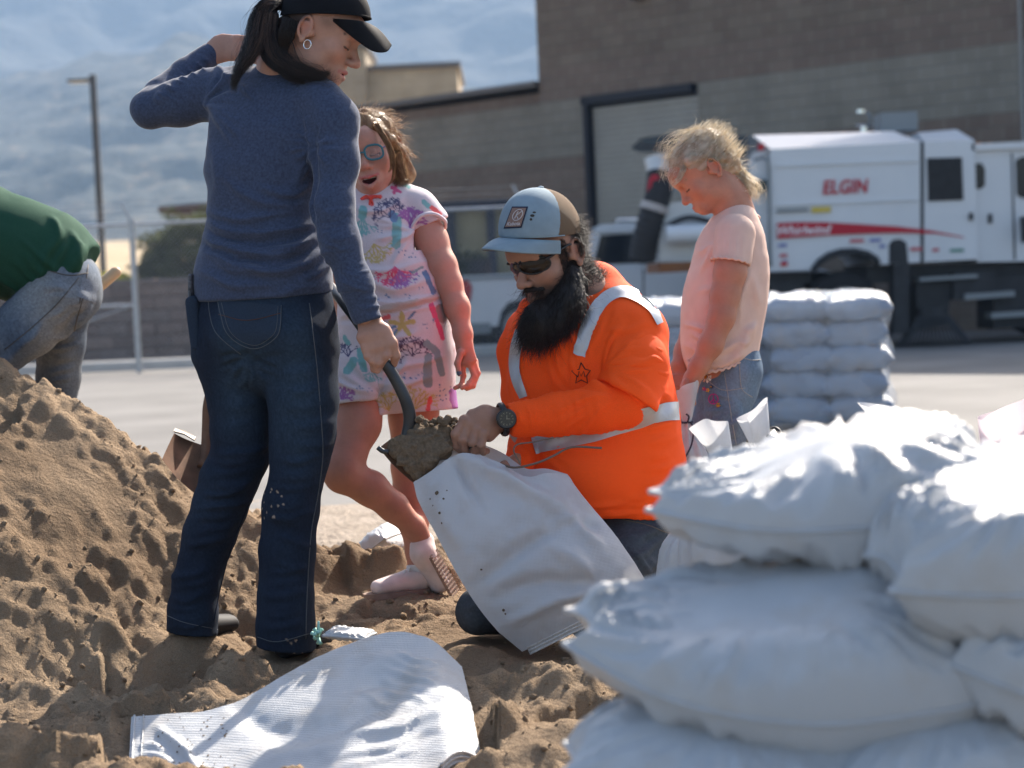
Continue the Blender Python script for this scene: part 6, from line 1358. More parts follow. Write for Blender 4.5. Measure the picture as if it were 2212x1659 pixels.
# =================================================================== BLONDE GIRL IN PROFILE
def girl_pink():
    who = person('blonde girl in a pale pink top and jeans looking down at a tied bag', (at(1560, 1300, 5.9)[0], 5.92, at(1560, 1310, 5.9)[2]))
    J = at; skin = V(.43, .205, .135)
    fr = Fr((0, 0, 0), imgv(-.75, -.655, .10), imgv(-.655, .75, .06), .96).pin((-.0735, .000, -.010), J(1537, 370, 5.83))
    F = Field(*bounds([fr.p(0, 0, -.02)], .17), .0025); head(F, fr, 'closed', child=True, nose=.965, ears=(-1,))
    F.limb([(fr.p(0, -.03, -.04), .047), (J(1583, 430, 5.90), .043), (J(1590, 472, 5.91), .050)], k=.035); F.limb([(J(1590, 470, 5.91), .055), (J(1590, 500, 5.91), .07)], k=.03)
    hv, hf = F.mesh(1); hc = paint_head(hv, fr, skin, (.42, .13, .10), (.30, .18, .10), 'closed', cheek=.5)
    q = fr.loc(hv); w = sstep(.0, -.02, q[:, 1] - 1.0 * (q[:, 2] - .02)) * sstep(-.06, -.03, q[:, 2]); hc = blend(hc, (.30, .20, .11), .85 * w)
    FA = Field(*bounds([J(1470, 530, 5.85), J(1600, 860, 5.7)], .06), .0034); d0 = 5.74
    FA.limb([(J(1582, 530, 5.80), .047), (J(1577, 590, 5.78), .045), (J(1566, 640, 5.77), .041), (J(1559, 685, 5.755), .037), (J(1535, 745, 5.745), .034), (J(1510, 792, 5.74), .026), (J(1496, 816, 5.74), .022)], k=.02)
    FA.ecap(J(1496, 816, d0), J(1488, 840, d0), nrm(imgv(1, .3, .3)), (.026, .016), (.028, .014), k=.01)
    for k in range(4): finger(FA, [J(1478 + 7 * k, 840 + k, d0 - .004), J(1476 + 7 * k, 858 + k, d0 - .006), J(1482 + 6 * k, 872, d0 + .006)], .0082, .0065)
    finger(FA, [J(1482, 826, d0 - .012), J(1476, 842, d0 - .02), J(1480, 856, d0 - .018)], .0092, .007)
    FA2 = Field(*bounds([J(1450, 720, 6.0), J(1510, 850, 5.9)], .07), .004); FA2.limb([(J(1500, 690, 6.0), .034), (J(1478, 760, 5.96), .028), (J(1466, 790, 5.93), .023)], k=.02); FA2.ecap(J(1466, 790, 5.93), J(1464, 816, 5.92), nrm(imgv(1, 0, .4)), (.024, .015), (.027, .013), k=.01)
    for k in range(4): finger(FA2, [J(1456 + 6 * k, 814, 5.91), J(1458 + 6 * k, 834, 5.90), J(1466 + 5 * k, 846, 5.905)], .008, .0065)
    FT = Field(*bounds([J(1490, 470, 5.95), J(1650, 800, 5.95)], .1), .009); FT.loft([(J(1588, 490, 5.92), .05, .09), (J(1572, 600, 5.92), .08, .09), (J(1570, 760, 5.92), .06, .09)], nrm(RC)); FT.limb([(J(1580, 520, 6.03), .04), (J(1530, 640, 6.04), .034), (J(1500, 690, 6.0), .03)])
    FT2 = Field(*bounds([J(1540, 780, 5.95), J(1570, 1300, 5.95)], .1), .009); FT2.limb([(J(1572, 800, 5.88), .06), (J(1562, 1030, 5.87), .04), (J(1580, 1280, 5.9), .03)]); FT2.limb([(J(1560, 800, 5.98), .06), (J(1530, 1030, 5.98), .04), (J(1530, 1280, 6.0), .03)])
    P_ = [F_.mesh(1) for F_ in (FA, FA2, FT, FT2)]; bv, bf = join([(hv, hf)] + P_)
    obj('body', bv, bf, M_skin, who, cols=np.vstack([hc] + [flatskin(p[0], skin * V(.92, .85, .82)) for p in P_]))
    # pink top
    M_pk = weave(mat('pale_pink_rib_knit', (.76, .54, .455), .88, .15, noise=(30, .05), trans=.12), 520, .0006, .35, rib=True)
    F = Field(*bounds([J(1465, 455, 6.05), J(1665, 810, 5.75)], .07), .0042)
    R_ = [(1592, 472, 5.91, 40, .085), (1588, 500, 5.915, 56, .110), (1580, 540, 5.92, 74, .122), (1576, 590, 5.92, 83, .125), (1567, 640, 5.92, 88, .125), (1560, 690, 5.92, 86, .125), (1556, 735, 5.92, 82, .122), (1556, 770, 5.92, 75, .118), (1562, 805, 5.92, 62, .112)]
    F.loft([(J(a, b, d), px(w, d), dp) for a, b, d, w, dp in R_], nrm(RC), k=.025)
    F.disp(cloth_noise(.0014, 8, 8, 11, 41.0, .0004)); D_ = F.D.copy()
    F.plane(J(1540, 803, 5.9), nrm(imgv(.30, -1, 0)), .003); 
    v, f = F.mesh(1)
    v = folds(v, f, stack(1480, 700, 1560, 720, (6, 18), 4, .006, 7, 6, 71) + stack(1600, 720, 1640, 690, (-6, 16), 5, .006, 7, 4, 72) + rays(1548, 520, 6, 70, 60, 140, 5, .005, 6, 73) + stack(1560, 505, 1600, 560, (12, -6), 4, .004, 6, 0, 74) + [([(1480, 745), (1540, 765), (1620, 725)], .007, 8), ([(1500, 780), (1560, 788), (1600, 760)], .006, 7)] + rays(1620, 580, 10, 110, 80, 150, 5, .004, 8, 75), 4)
    # trim the sleeve end: separate sleeve with scalloped hem
    F2 = Field(*bounds([J(1535, 490, 5.7), J(1635, 590, 5.85)], .06), .0034); F2.ecap(J(1588, 506, 5.82), J(1577, 592, 5.782), nrm(RC), (.060, .064), (.0565, .058), k=.01)
    F2.plane(J(1578, 566, 5.78), nrm(imgv(-.16, -1, .1)), .002); v2, f2 = F2.mesh(1)
    v2 = folds(v2, f2, stack(1552, 495, 1548, 560, (14, 3), 6, .0012, 5, 0, 76), 2); top = obj('knit_top', *join([(v, f), (v2, f2)]), M_pk, who)
    ruf = []
    c0 = J(1577, 566, 5.785); a1 = nrm(imgv(1, -.16, 0)); a2 = nrm(np.cross(a1, nrm(imgv(-.16, -1, .1))))
    for i, t in enumerate(np.linspace(0, 6.283, 90)): ruf.append(c0 + .057 * math.cos(t) * a1 + .0585 * math.sin(t) * a2 + UC * .0022 * math.sin(i * 1.25))
    MB().tube(ruf, .0032, 5, False).build('sleeve_frill', M_pk, top, True)
    pts = [J(1484, 778, 5.86), J(1505, 798, 5.81), J(1535, 803, 5.795), J(1570, 795, 5.795), J(1600, 780, 5.81), J(1628, 745, 5.86)]; q_ = smooth_path(pts, 12); q_ = np.array([p + UC * .003 * math.sin(i * 1.3) for i, p in enumerate(q_)]); MB().tube(q_, .004, 5).build('hem_frill', M_pk, top, True)
    MB().tube(smooth_path([J(1550, 480, 5.86), J(1575, 472, 5.835), J(1605, 466, 5.84), J(1634, 466, 5.90), J(1640, 470, 5.95)], 6), .005, 6).build('neckband', M_pk, top, True)
    # jeans
    M_jl = weave(mat('light_denim', (1, 1, 1), .9, .12, attr=True, noise=(160, .15, 3)), 1500, .0003, .3)
    F = Field(*bounds([J(1470, 760, 6.05), J(1650, 1300, 5.8)], .09), .0052)
    F.loft([(J(1590, 765, 5.92), px(50, 5.9), .105), (J(1588, 800, 5.92), px(57, 5.9), .112), (J(1580, 840, 5.92), px(58, 5.9), .115)], nrm(RC), k=.02)
    F.limb([(J(1574, 850, 5.88), .073), (J(1569, 920, 5.875), .064), (J(1564, 1000, 5.87), .056), (J(1562, 1050, 5.87), .052), (J(1570, 1150, 5.88), .050), (J(1578, 1290, 5.9), .048)], k=.02); F.limb([(J(1560, 850, 5.97), .073), (J(1538, 930, 5.97), .062), (J(1530, 1020, 5.97), .055), (J(1530, 1290, 6.0), .048)], k=.02)
    F.disp(cloth_noise(.0016, 8, 8, 12, 51.0, .0005)); v, f = F.mesh(1); v = folds(v, f, rays(1600, 870, 10, 80, 100, 200, 6, .005, 6, 77) + stack(1520, 900, 1600, 880, (0, 24), 4, .004, 7, 4, 78), 4)
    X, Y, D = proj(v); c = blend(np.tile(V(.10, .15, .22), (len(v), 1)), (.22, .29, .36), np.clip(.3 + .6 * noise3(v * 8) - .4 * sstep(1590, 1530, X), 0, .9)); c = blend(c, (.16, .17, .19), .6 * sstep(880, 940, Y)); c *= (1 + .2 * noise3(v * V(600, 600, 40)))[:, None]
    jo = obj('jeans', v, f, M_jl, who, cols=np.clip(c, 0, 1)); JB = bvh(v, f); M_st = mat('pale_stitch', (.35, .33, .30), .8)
    for P in ([(1597, 782), (1600, 830), (1606, 845), (1625, 858)], [(1565, 805), (1572, 850), (1580, 900), (1590, 960)], [(1520, 815), (1560, 842), (1610, 838)], [(1600, 772), (1625, 778), (1646, 776)]):
        L = drape_line(JB, P, .001, .0008)
        if len(L) > 2: MB().tube(L, .0011, 4).build('seam', M_st, jo, True)
    def sp(x, y, off=.002): h = hit(JB, x, y); return (h[0] + h[1] * off) if h else J(x, y, 5.8)
    M_pe, M_yo = mat('daisy_petal', (.78, .76, .72), .8), mat('daisy_yolk', (.62, .33, .03), .8); M_mg = mat('magenta_thread', (.42, .03, .22), .8); M_of = mat('orange_thread', (.62, .25, .05), .8); M_nv = mat('navy_thread', (.03, .03, .09), .8)
    def daisy(x, y, r, mp, my, n=10):
        mb = MB()
        for k in range(n): a = 6.283 * k / n; mb.tube([sp(x + r * .45 * math.cos(a), y + r * .45 * math.sin(a)), sp(x + r * math.cos(a), y + r * math.sin(a))], [.0025, .0040 * r / 11], 5)
        mb.build('embroidery', mp, jo); MB().tube([sp(x, y, .0), sp(x, y, .006)], .0052 * r / 11, 10).build('embroidery', my, jo)
    daisy(1526, 814, 12, M_pe, M_yo); daisy(1552, 875, 4.5, M_of, M_yo, 6); daisy(1522, 840, 4, M_mg, M_yo, 5); daisy(1530, 843, 4, M_yo, M_mg, 5); daisy(1538, 836, 3.5, M_nv, M_yo, 5)
    mb = MB(); mb.tube([sp(1542 + 10 * math.cos(a), 862 + 11 * math.sin(a)) for a in np.linspace(0, 6.283, 20)], .0015, 4, False); mb.tube([sp(1542, 851), sp(1542, 873)], .0014, 4); mb.tube([sp(1542, 862), sp(1535, 870)], .0014, 4).tube([sp(1542, 862), sp(1549, 870)], .0014, 4); mb.build('embroidery', M_mg, jo)
    MB().tube([J(1501 + 13 * math.cos(t), 806 + 5 * math.sin(t), 5.74 - .018 * math.sin(t)) for t in np.linspace(0, 6.283, 18)], .0014, 5, False).build('bracelet', mat('gold_chain', (.6, .45, .15), .3, .5, .9), who, True)
    for sx, d in ((1578, 5.9), (1532, 6.0)):
        b = J(sx, 1300, d); F = Field(*bounds([b], .17), .006); F.ecap(b + V(.02, 0, -.01), b + V(-.11, 0, -.025), V(0, 1, 0), (.034, .04), (.036, .024), k=.01); v, f = F.mesh(1); obj('shoe', v, f, mat('white_sneaker', (.6, .58, .55), .7), who)
    # hair
    M_hb = mat('blonde_hair', (1, 1, 1), .40, .4, attr=True, trans=.55)
    F = Field(*bounds([fr.p(0, -.03, .03)], .17), .0032); s = fr.s
    F.ell(fr.p(0, -.018, .040), (.083 * s, .104 * s, .086 * s), fr.R, .01); F.ell(fr.p(0, .072, -.030), (.10 * s, .074 * s, .088 * s), fr.R, .008, 'cut'); F.ell(fr.p(-.080, -.004, -.030), (.026 * s, .034 * s, .040 * s), fr.R, .006, 'cut'); F.ell(fr.p(0, -.062, -.022), (.062 * s, .050 * s, .058 * s), fr.R, .012); F.ell(fr.p(0, -.045, -.110), (.09 * s, .07 * s, .040 * s), fr.R, .01, 'cut')
    for k in range(7):                                     # plait running over the ear to the nape
        t = k / 6; F.ell(fr.p(-.074 + .012 * t * t, .035 - .105 * t, .060 - .028 * t - .045 * t * t), (.013 * s, .017 * s, .015 * s), fr.R, .004)
    F.cap(J(1588, 385, 5.90), J(1612, 420, 5.90), .020, .016, .01)
    F.disp(lambda p: .0032 * noise3(fr.loc(p) * V(70, 16, 60)) + .0015 * noise3(fr.loc(p) * V(160, 40, 150)), .03); v, f = F.mesh(0); q = fr.loc(v); c = blend(np.tile(V(.50, .40, .28), (len(v), 1)), (.86, .78, .64), np.clip(.35 + .9 * noise3(q * V(30, 30, 60)) + 3 * (q[:, 2] - .06), 0, 1)); obj('hair_mass', v, f, M_hb, who, cols=c)
    g = np.random.default_rng(41); hn = vnormals(v, f); H = []; K = 11; T = np.linspace(0, 1, K)[None, :, None]
    def fuzz(sel, n, l0, l1, out, drift, jit, r, wav=.006):
        pick = g.choice(sel, n); P = v[pick][:, None] + (hn[pick][:, None] * out + np.asarray(drift) + g.normal(size=(n, 1, 3)) * jit) * g.uniform(l0, l1, (n, 1, 1)) * T + wav * np.sin(T * 8 + g.uniform(0, 6.28, (n, 1, 3))) * T; H.append(strands(P, r))
    allv = np.flatnonzero(q[:, 2] > -.04); topv = np.flatnonzero((q[:, 2] > .03) & (q[:, 1] > -.06)); back = np.flatnonzero(q[:, 1] < -.06)
    bk = fr.R @ V(0, -1, .15)
    fuzz(allv, 2200, .02, .042, .05, bk * .95, .05, .0006, .0014); fuzz(allv, 160, .012, .03, .35, bk * .7, .25, .0004, .005); fuzz(topv, 170, .02, .05, .22, imgv(-.7, .05, 0), .22, .0004, .007); fuzz(back, 160, .01, .04, .8, imgv(.3, .2, 0), .5, .00045, .008)
    H.append(strands(bundle([J(1494, 310, 5.86), J(1472, 330, 5.86), J(1456, 350, 5.86), J(1448, 375, 5.86), J(1450, 400, 5.86)], [.028, .030, .032, .026, .014], 110, 14, .7, 42, 1.2), .00045)); H.append(strands(bundle([J(1505, 295, 5.9), J(1470, 305, 5.9), J(1446, 325, 5.9), J(1436, 345, 5.9)], [.03, .034, .03, .022], 60, 14, .8, 43, 1.3), .00045))
    H.append(strands(bundle([J(1490, 345, 5.84), J(1476, 365, 5.83), J(1466, 388, 5.83), J(1452, 398, 5.83), J(1447, 415, 5.83)], [.008, .008, .007, .006, .004], 40, 12, .7, 44, 1.5), .0005))
    H.append(strands(bundle([J(1596, 372, 5.9), J(1612, 395, 5.9), J(1620, 415, 5.9), J(1614, 432, 5.9)], [.020, .026, .026, .016], 330, 14, .7, 45, 1.5, .15), .0005))
    vv, ff = join(H); obj('hair', vv, ff, M_hb, who, cols=blend(np.tile(V(.74, .64, .48), (len(vv), 1)), (.95, .90, .80), sstep(-.3, .4, noise3(vv * 90))))
    return who
girl_pink()
# =================================================================== PERSON IN GREEN, bent over
def digger():
    J = at; who = person('person in a dark green shirt and faded jeans bent over behind the sand pile', (at(140, 1000, 6.6)[0], 6.65, .25)); skin = V(.42, .23, .16)
    SDv = nrm(_F); d = 6.4
    M_gr = weave(mat('dark_green_cotton', (.015, .062, .037), .85, .15, noise=(200, .1, 2)), 900, .0004, .25)
    F = Field(*bounds([J(-230, 380, 6.7), J(215, 700, 6.1)], .12), .007)
    F.loft([(J(168, 578, d), px(62, d), .15), (J(110, 556, d), px(96, d), .165), (J(40, 540, d), px(108, d), .175), (J(-60, 505, d), px(112, d), .19), (J(-150, 480, d), px(100, d), .19), (J(-190, 480, d), px(70, d), .15)], nrm(UC), k=.04)
    F.limb([(J(-160, 500, 6.2), .07), (J(-150, 600, 6.15), .062)], k=.03); F.limb([(J(-160, 500, 6.6), .07), (J(-150, 600, 6.65), .062)], k=.03); F.disp(cloth_noise(.002, 7, 7, 9, 61.0)); F.plane(J(178, 575, d), nrm(imgv(.80, -.62, 0)), .003) 
    v, f = F.mesh(1); v = folds(v, f, stack(150, 480, 60, 640, (18, 12), 4, .008, 8, 0, 81) + stack(40, 500, 150, 600, (-14, 22), 5, .008, 8, 6, 82) + [([(155, 505), (168, 545), (140, 600)], .010, 7), ([(110, 470), (125, 500), (95, 560)], .008, 8), ([(185, 530), (165, 570), (90, 610)], .008, 8)], 6); obj('shirt', v, f, M_gr, who)
    M_jf = weave(mat('faded_denim', (1, 1, 1), .9, .12, attr=True, noise=(160, .2, 3)), 1500, .0003, .3)
    F = Field(*bounds([J(-110, 520, 6.8), J(220, 1040, 6.2)], .12), .0065)
    F.ell(J(152, 612, d), (px(66, d), .165, px(70, d)), k=.02); F.ell(J(150, 632, d - .06), (px(68, d), .10, px(68, d)), k=.03)
    F.limb([(J(140, 630, d - .08), .112), (J(60, 705, d - .10), .096), (J(-40, 790, d - .12), .078), (J(-60, 800, d - .12), .074)], k=.03); F.limb([(J(-60, 805, d - .12), .072), (J(-50, 900, d - .05), .066), (J(-40, 1010, d), .055)], k=.02)
    F.limb([(J(132, 650, d + .10), .108), (J(130, 740, d + .12), .078), (J(126, 820, d + .14), .068), (J(120, 900, d + .15), .062), (J(116, 1010, d + .16), .055)], k=.03); F.disp(cloth_noise(.003, 8, 8, 10, 71.0)); v, f = F.mesh(1)
    v = folds(v, f, rays(205, 640, 15, 110, 120, 190, 7, .007, 8, 83) + stack(60, 740, 100, 690, (-22, 20), 5, .007, 9, 0, 84) + stack(110, 740, 170, 725, (-2, 20), 5, .006, 8, 4, 85), 5)
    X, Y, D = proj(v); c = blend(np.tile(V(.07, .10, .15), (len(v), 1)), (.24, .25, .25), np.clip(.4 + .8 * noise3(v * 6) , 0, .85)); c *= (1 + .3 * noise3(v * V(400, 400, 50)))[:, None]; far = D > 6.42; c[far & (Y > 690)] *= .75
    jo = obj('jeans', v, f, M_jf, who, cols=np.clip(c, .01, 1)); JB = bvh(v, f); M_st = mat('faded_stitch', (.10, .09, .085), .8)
    for P in ([(190, 572), (182, 630), (166, 690), (160, 715)], [(170, 600), (120, 660), (60, 715), (10, 755)], [(172, 655), (178, 610)], [(110, 586), (150, 595), (190, 590)]):
        L = drape_line(JB, P, .001, .001)
        if len(L) > 2: MB().tube(L, .002, 4).build('seam', M_st, jo, True)
    rows, n = drape_poly(JB, [(178, 600), (213, 612), (204, 655), (166, 640)], .003, 10); obj('back_pocket', rows, n, mat('faded_pocket', (.17, .19, .22), .9, noise=(200, .3)), jo)
    fr = Fr(J(-262, 560, d), imgv(-.75, -.65, .1), imgv(-.6, .75, 0), 1.08); F = Field(*bounds([fr.p(0, 0, -.02)], .18), .004); head(F, fr, 'closed'); F.limb([(fr.p(0, -.03, -.04), .055), (J(-190, 500, d), .06)], k=.03); hv, hf = F.mesh(1)
    FA = Field(*bounds([J(-160, 560, 6.05), J(-30, 900, 6.7)], .1), .005); FA.limb([(J(-150, 590, 6.15), .05), (J(-130, 690, 6.12), .04), (J(-70, 745, 6.2), .03)]); FA.limb([(J(-150, 590, 6.65), .05), (J(-120, 690, 6.62), .04), (J(-60, 740, 6.5), .03)])
    for b in (J(-62, 750, 6.21), J(-52, 745, 6.49)):
        FA.ell(b, (.03, .03, .025))
        for k in range(4): finger(FA, [b + V(.012 * k - .02, 0, -.015), b + V(.012 * k - .015, .01, -.04), b + V(.012 * k - .01, .03, -.05)], .009, .007)
        finger(FA, [b + V(.02, -.02, 0), b + V(.035, -.01, -.02), b + V(.035, .015, -.03)], .01, .008)
    FT = Field(*bounds([J(-180, 480, d), J(150, 640, d)], .12), .01); FT.limb([(J(-180, 490, d), .10), (J(0, 530, d), .11), (J(140, 600, d), .10)]); P_ = [F_.mesh(1) for F_ in (FA, FT)]; bv, bf = join([(hv, hf)] + P_)
    obj('body', bv, bf, M_skin, who, cols=np.vstack([paint_head(hv, fr, skin, (.4, .15, .12), (.05, .03, .02)), flatskin(P_[0][0], skin), flatskin(P_[1][0], skin)]))
    F = Field(*bounds([fr.p(0, -.02, .04)], .15), .005); F.ell(fr.p(0, -.016, .04), (.086, .106, .09), fr.R); F.ell(fr.p(0, .07, -.02), (.08, .08, .08), fr.R, .01, 'cut'); F.disp(cloth_noise(.004, 40, 40, 20, 1.0)); v, f = F.mesh(1); obj('hair', v, f, mat('digger_hair', (.05, .03, .02), .6), who)
    for x_, d_ in ((-42, 6.4), (114, 6.56)):
        b = J(x_, 1020, d_); F = Field(*bounds([b], .2), .006); F.ecap(b, b + V(-.14, 0, -.02), V(0, 1, 0), (.045, .05), (.045, .03), k=.01); v, f = F.mesh(1); obj('boot', v, f, mat('work_boot', (.10, .07, .045), .8), who)
    return who
digger()
# =================================================================== VEHICLES
M_white = mat('white_truck_paint', (.62, .64, .66), .28, .5, coat=.3, noise=(1.2, .05)); M_blk = mat('black_chassis', (.026, .027, .03), .6, noise=(8, .3)); M_rub = mat('tyre_rubber', (.018, .018, .02), .85, noise=(20, .2))
M_redp = mat('red_decal', (.46, .012, .03), .5); M_chr = mat('chrome', (.75, .75, .75), .12, .5, 1.0); M_gry = mat('grey_metal', (.22, .24, .25), .5, .4, .3); M_dglass = mat('dark_vehicle_glass', (.012, .016, .022), .06, .5); M_amber = mat('amber_lens', (.75, .22, .02), .3); M_rim = mat('steel_rim', (.5, .5, .5), .5, .4, .5)
def wheel(parent, c, r, w, name='wheel'):
    """axle along y"""
    e = empty(name, c); e.parent = parent; e.location = Vector(c) - wloc(parent); c = V(*c); rows = []
    prof = [(r * .60, -w / 2 + .01), (r * .80, -w / 2), (r * .95, -w / 2 + .02), (r, -w / 4), (r, w / 4), (r * .95, w / 2 - .02), (r * .80, w / 2), (r * .60, w / 2 - .01)]
    n = 40; v = np.array([[c[0] + a * math.cos(t), c[1] + b, c[2] + a * math.sin(t)] for a, b in prof for t in np.linspace(0, 2 * math.pi, n, endpoint=False)]); fixn(obj('tyre', v, grid_faces(len(prof), n, True), M_rub, e))
    prof = [(r * .60, -w / 2 + .02), (r * .56, -w / 2 + .05), (r * .30, -w / 2 + .09), (r * .26, -w / 2 + .02), (r * .10, -w / 2), (.001, -w / 2)]
    v = np.array([[c[0] + a * math.cos(t), c[1] + b, c[2] + a * math.sin(t)] for a, b in prof for t in np.linspace(0, 2 * math.pi, n, endpoint=False)]); fixn(obj('rim', v, grid_faces(len(prof), n, True), M_rim, e))
    mb = MB()
    for k in range(8): t = 6.283 * k / 8; mb.tube([c + V(r * .19 * math.cos(t), -w / 2 + .02, r * .19 * math.sin(t)), c + V(r * .19 * math.cos(t), -w / 2 - .02, r * .19 * math.sin(t))], .016, 6)
    mb.build('lug_nut', M_gry, e)
def sweeper():
    Y0 = 25.2; tr = empty('street_sweeper', (at(1850, 745, Y0)[0], Y0 + 1.2, 0)); tag(tr, 'white street sweeper truck with red swoosh parked before the block building', 'truck')
    def p(x, y, dy=0.0):
        q = at(x, y, Y0 / _F[1]); k = (Y0 + dy) ; v = q - CAM; a = CAM + v * (Y0 / v[1]); return V(a[0], Y0 + dy, a[2])
    def slab(name, pts, dy0, dy1, m, parent=tr, smooth=False): return fixn(MB().prism([p(x, y, dy0) for x, y in pts], (0, dy1 - dy0, 0)).build(name, m, parent, smooth))
    W_ = 2.3
    # hopper body with its arch and bevelled roof
    arch = [(1895 - 0, 572), (1890, 560), (1872, 549), (1845, 543), (1815, 544), (1790, 552), (1770, 566), (1758, 582)]
    body = slab('body', [(1664, 586)] + [(1664, 322), (1988, 306), (1988, 566), (1900, 572)] + arch, 0, W_, M_white)
    fixn(MB().add([p(1664, 322, 0), p(1988, 306, 0), p(1634, 287, .42), p(1944, 278, .42), p(1944, 278, W_ - .42), p(1634, 287, W_ - .42), p(1664, 322, W_), p(1988, 306, W_)], [(0, 1, 3, 2), (2, 3, 4, 5), (5, 4, 7, 6), (0, 2, 5, 6), (1, 7, 4, 3)]).build('roof', M_white, body))
    slab('engine_door', [(1996, 306), (2104, 303), (2112, 560), (1996, 566)], -.02, W_, M_white); fixn(MB().add([p(1996, 306, -.02), p(2104, 303, -.02), p(1998, 281, .42), p(2082, 274, .42), p(2082, 274, W_ - .4), p(1998, 281, W_ - .4), p(1996, 306, W_), p(2104, 303, W_)], [(0, 1, 3, 2), (2, 3, 4, 5), (5, 4, 7, 6), (0, 2, 5, 6), (1, 7, 4, 3)]).build('engine_roof', M_white, tr))
    slab('vent_grille', [(2001, 342), (2076, 340), (2080, 432), (2004, 435)], -.035, -.02, M_blk); mb = MB()
    for k in range(11): y = 346 + 8.2 * k; mb.prism([p(2003, y, -.05), p(2077, y - 1, -.05), p(2077, y + 3, -.05), p(2003, y + 4, -.05)], (0, .014, 0))
    mb.build('louvre', M_blk, tr)
    slab('door_gap', [(1988, 306), (1996, 306), (1996, 566), (1988, 566)], .03, W_ - .05, M_blk)
    for y0, y1 in ((352, 357), (437, 441)): slab('panel_rib', [(1676, y0 + 4), (1980, y0 - 8), (1980, y1 - 8), (1676, y1 + 4)], -.025, -.001, M_white)
    slab('wheel_opening', [(1920, 570), (1920, 528), (1928, 518), (1945, 516), (1958, 524), (1962, 568)], -.006, -.001, M_blk)
    MB().tube([p(1760 + 0, 586, -.03)] + [p(x, y, -.03) for x, y in arch[::-1]], .05, 6).build('mudguard', M_blk, tr, True)
    # decals
    sw_t = [(1678, 482), (1720, 480), (1778, 480), (1850, 484), (1934, 489), (2010, 498), (2082, 512)]; sw_b = [(1678, 516), (1720, 513), (1797, 508), (1870, 505), (1950, 503), (2020, 505), (2082, 514)]
    v = np.array([p(*q, -.030) for q in sw_t + sw_b]); obj('red_swoosh', v, [(i, i + 1, 7 + i + 1, 7 + i) for i in range(6)], M_redp, body, smooth=False); M_let = mat('white_letters', (.8, .8, .8), .5)
    text_mesh('Whirlwind', 27, M_let, lambda x, y: p(1733 + x, 498 - y - .03 * x, -.036), body, 'lettering', shear=.25, ext=.35); text_mesh('®', 10, M_let, lambda x, y: p(1793 + x, 488 - y, -.036), body, 'lettering')
    text_mesh('ELGIN', 41, M_redp, lambda x, y: p(1824 + x, 405 - y - .035 * x, -.030), body, 'lettering', sx=.84, shear=.15, ext=1.1, space=1.04)
    M_tx = [mat('decal_red_small', (.5, .1, .12), .6), mat('decal_blue_small', (.15, .18, .4), .6), mat('decal_green_small', (.1, .25, .2), .6)]; g = np.random.default_rng(6)
    for x, y, w, k in ((1690, 530, 18, 1), (1692, 552, 16, 0), (1695, 566, 10, 1), (1850, 520, 30, 0), (1890, 519, 24, 1), (1905, 532, 12, 1), (1978, 538, 26, 0), (2020, 540, 14, 0), (2066, 541, 30, 2)): slab('small_decal', [(x - w / 2, y - 3), (x + w / 2, y - 4), (x + w / 2, y + 3), (x - w / 2, y + 4)], -.032, -.030, M_tx[k], body)
    slab('marker_lamp', [(1686, 566), (1700, 565), (1700, 574), (1686, 575)], -.04, -.005, mat('red_marker', (.5, .02, .02), .3)); slab('marker_lamp', [(1638, 311), (1652, 309), (1652, 323), (1638, 326)], .02, .06, mat('red_marker2', (.45, .02, .03), .3))
    slab('latch_rail', [(1678, 452), (1745, 449), (1745, 456), (1678, 460)], -.04, -.01, M_gry); slab('yellow_label', [(1752, 448), (1794, 446), (1794, 458), (1752, 460)], -.035, -.03, mat('yellow_label', (.6, .45, .08), .6)); slab('door_handle', [(2092, 460), (2100, 460), (2100, 476), (2092, 476)], -.06, -.02, M_blk)
    # rear panel, handrail, rear hopper parts
    slab('rear_panel', [(1632, 326), (1662, 322), (1662, 575), (1622, 572), (1622, 345)], .15, W_ - .15, M_white); MB().tube(smooth_path([p(1628, 345, -.02), p(1650, 340, -.04), p(1659, 352, -.04), p(1661, 420, -.04), p(1662, 520, -.04), p(1664, 575, -.03)], 5), .022, 8).build('grab_rail', M_gry, tr, True); slab('tail_box', [(1630, 390), (1656, 388), (1656, 412), (1630, 413)], -.03, .2, mat('dark_teal_box', (.02, .05, .055), .6))
    slab('rear_canopy', [(1383, 299), (1420, 290), (1500, 292), (1620, 290), (1620, 330), (1590, 318), (1500, 308), (1400, 308)], .2, 1.9, mat('dark_grey_canopy', (.05, .065, .075), .5))
    MB().tube(smooth_path([p(1424, 335, .5), p(1432, 370, .45), p(1440, 410, .4)], 5), [.16] * 6 + [.17] * 5, 16).build('suction_pipe', M_white, tr, 'auto'); slab('red_band', [(1405, 385), (1412, 375), (1432, 378), (1424, 408), (1400, 412)], .2, .3, M_redp)
    hs = smooth_path([p(1432, 372, .4), p(1425, 420, .3), p(1410, 470, .28), p(1398, 520, .3), p(1392, 560, .35)], 10); mb = MB().tube(hs, .17 + .012 * np.sin(np.arange(len(hs)) * 2.2), 18); mb.build('suction_hose', mat('black_hose', (.025, .024, .026), .7), tr, True); MB().tube([hs[14], hs[17]], .185, 18).build('hose_clamp', mat('pale_clamp', (.42, .38, .36), .6), tr, 'auto')
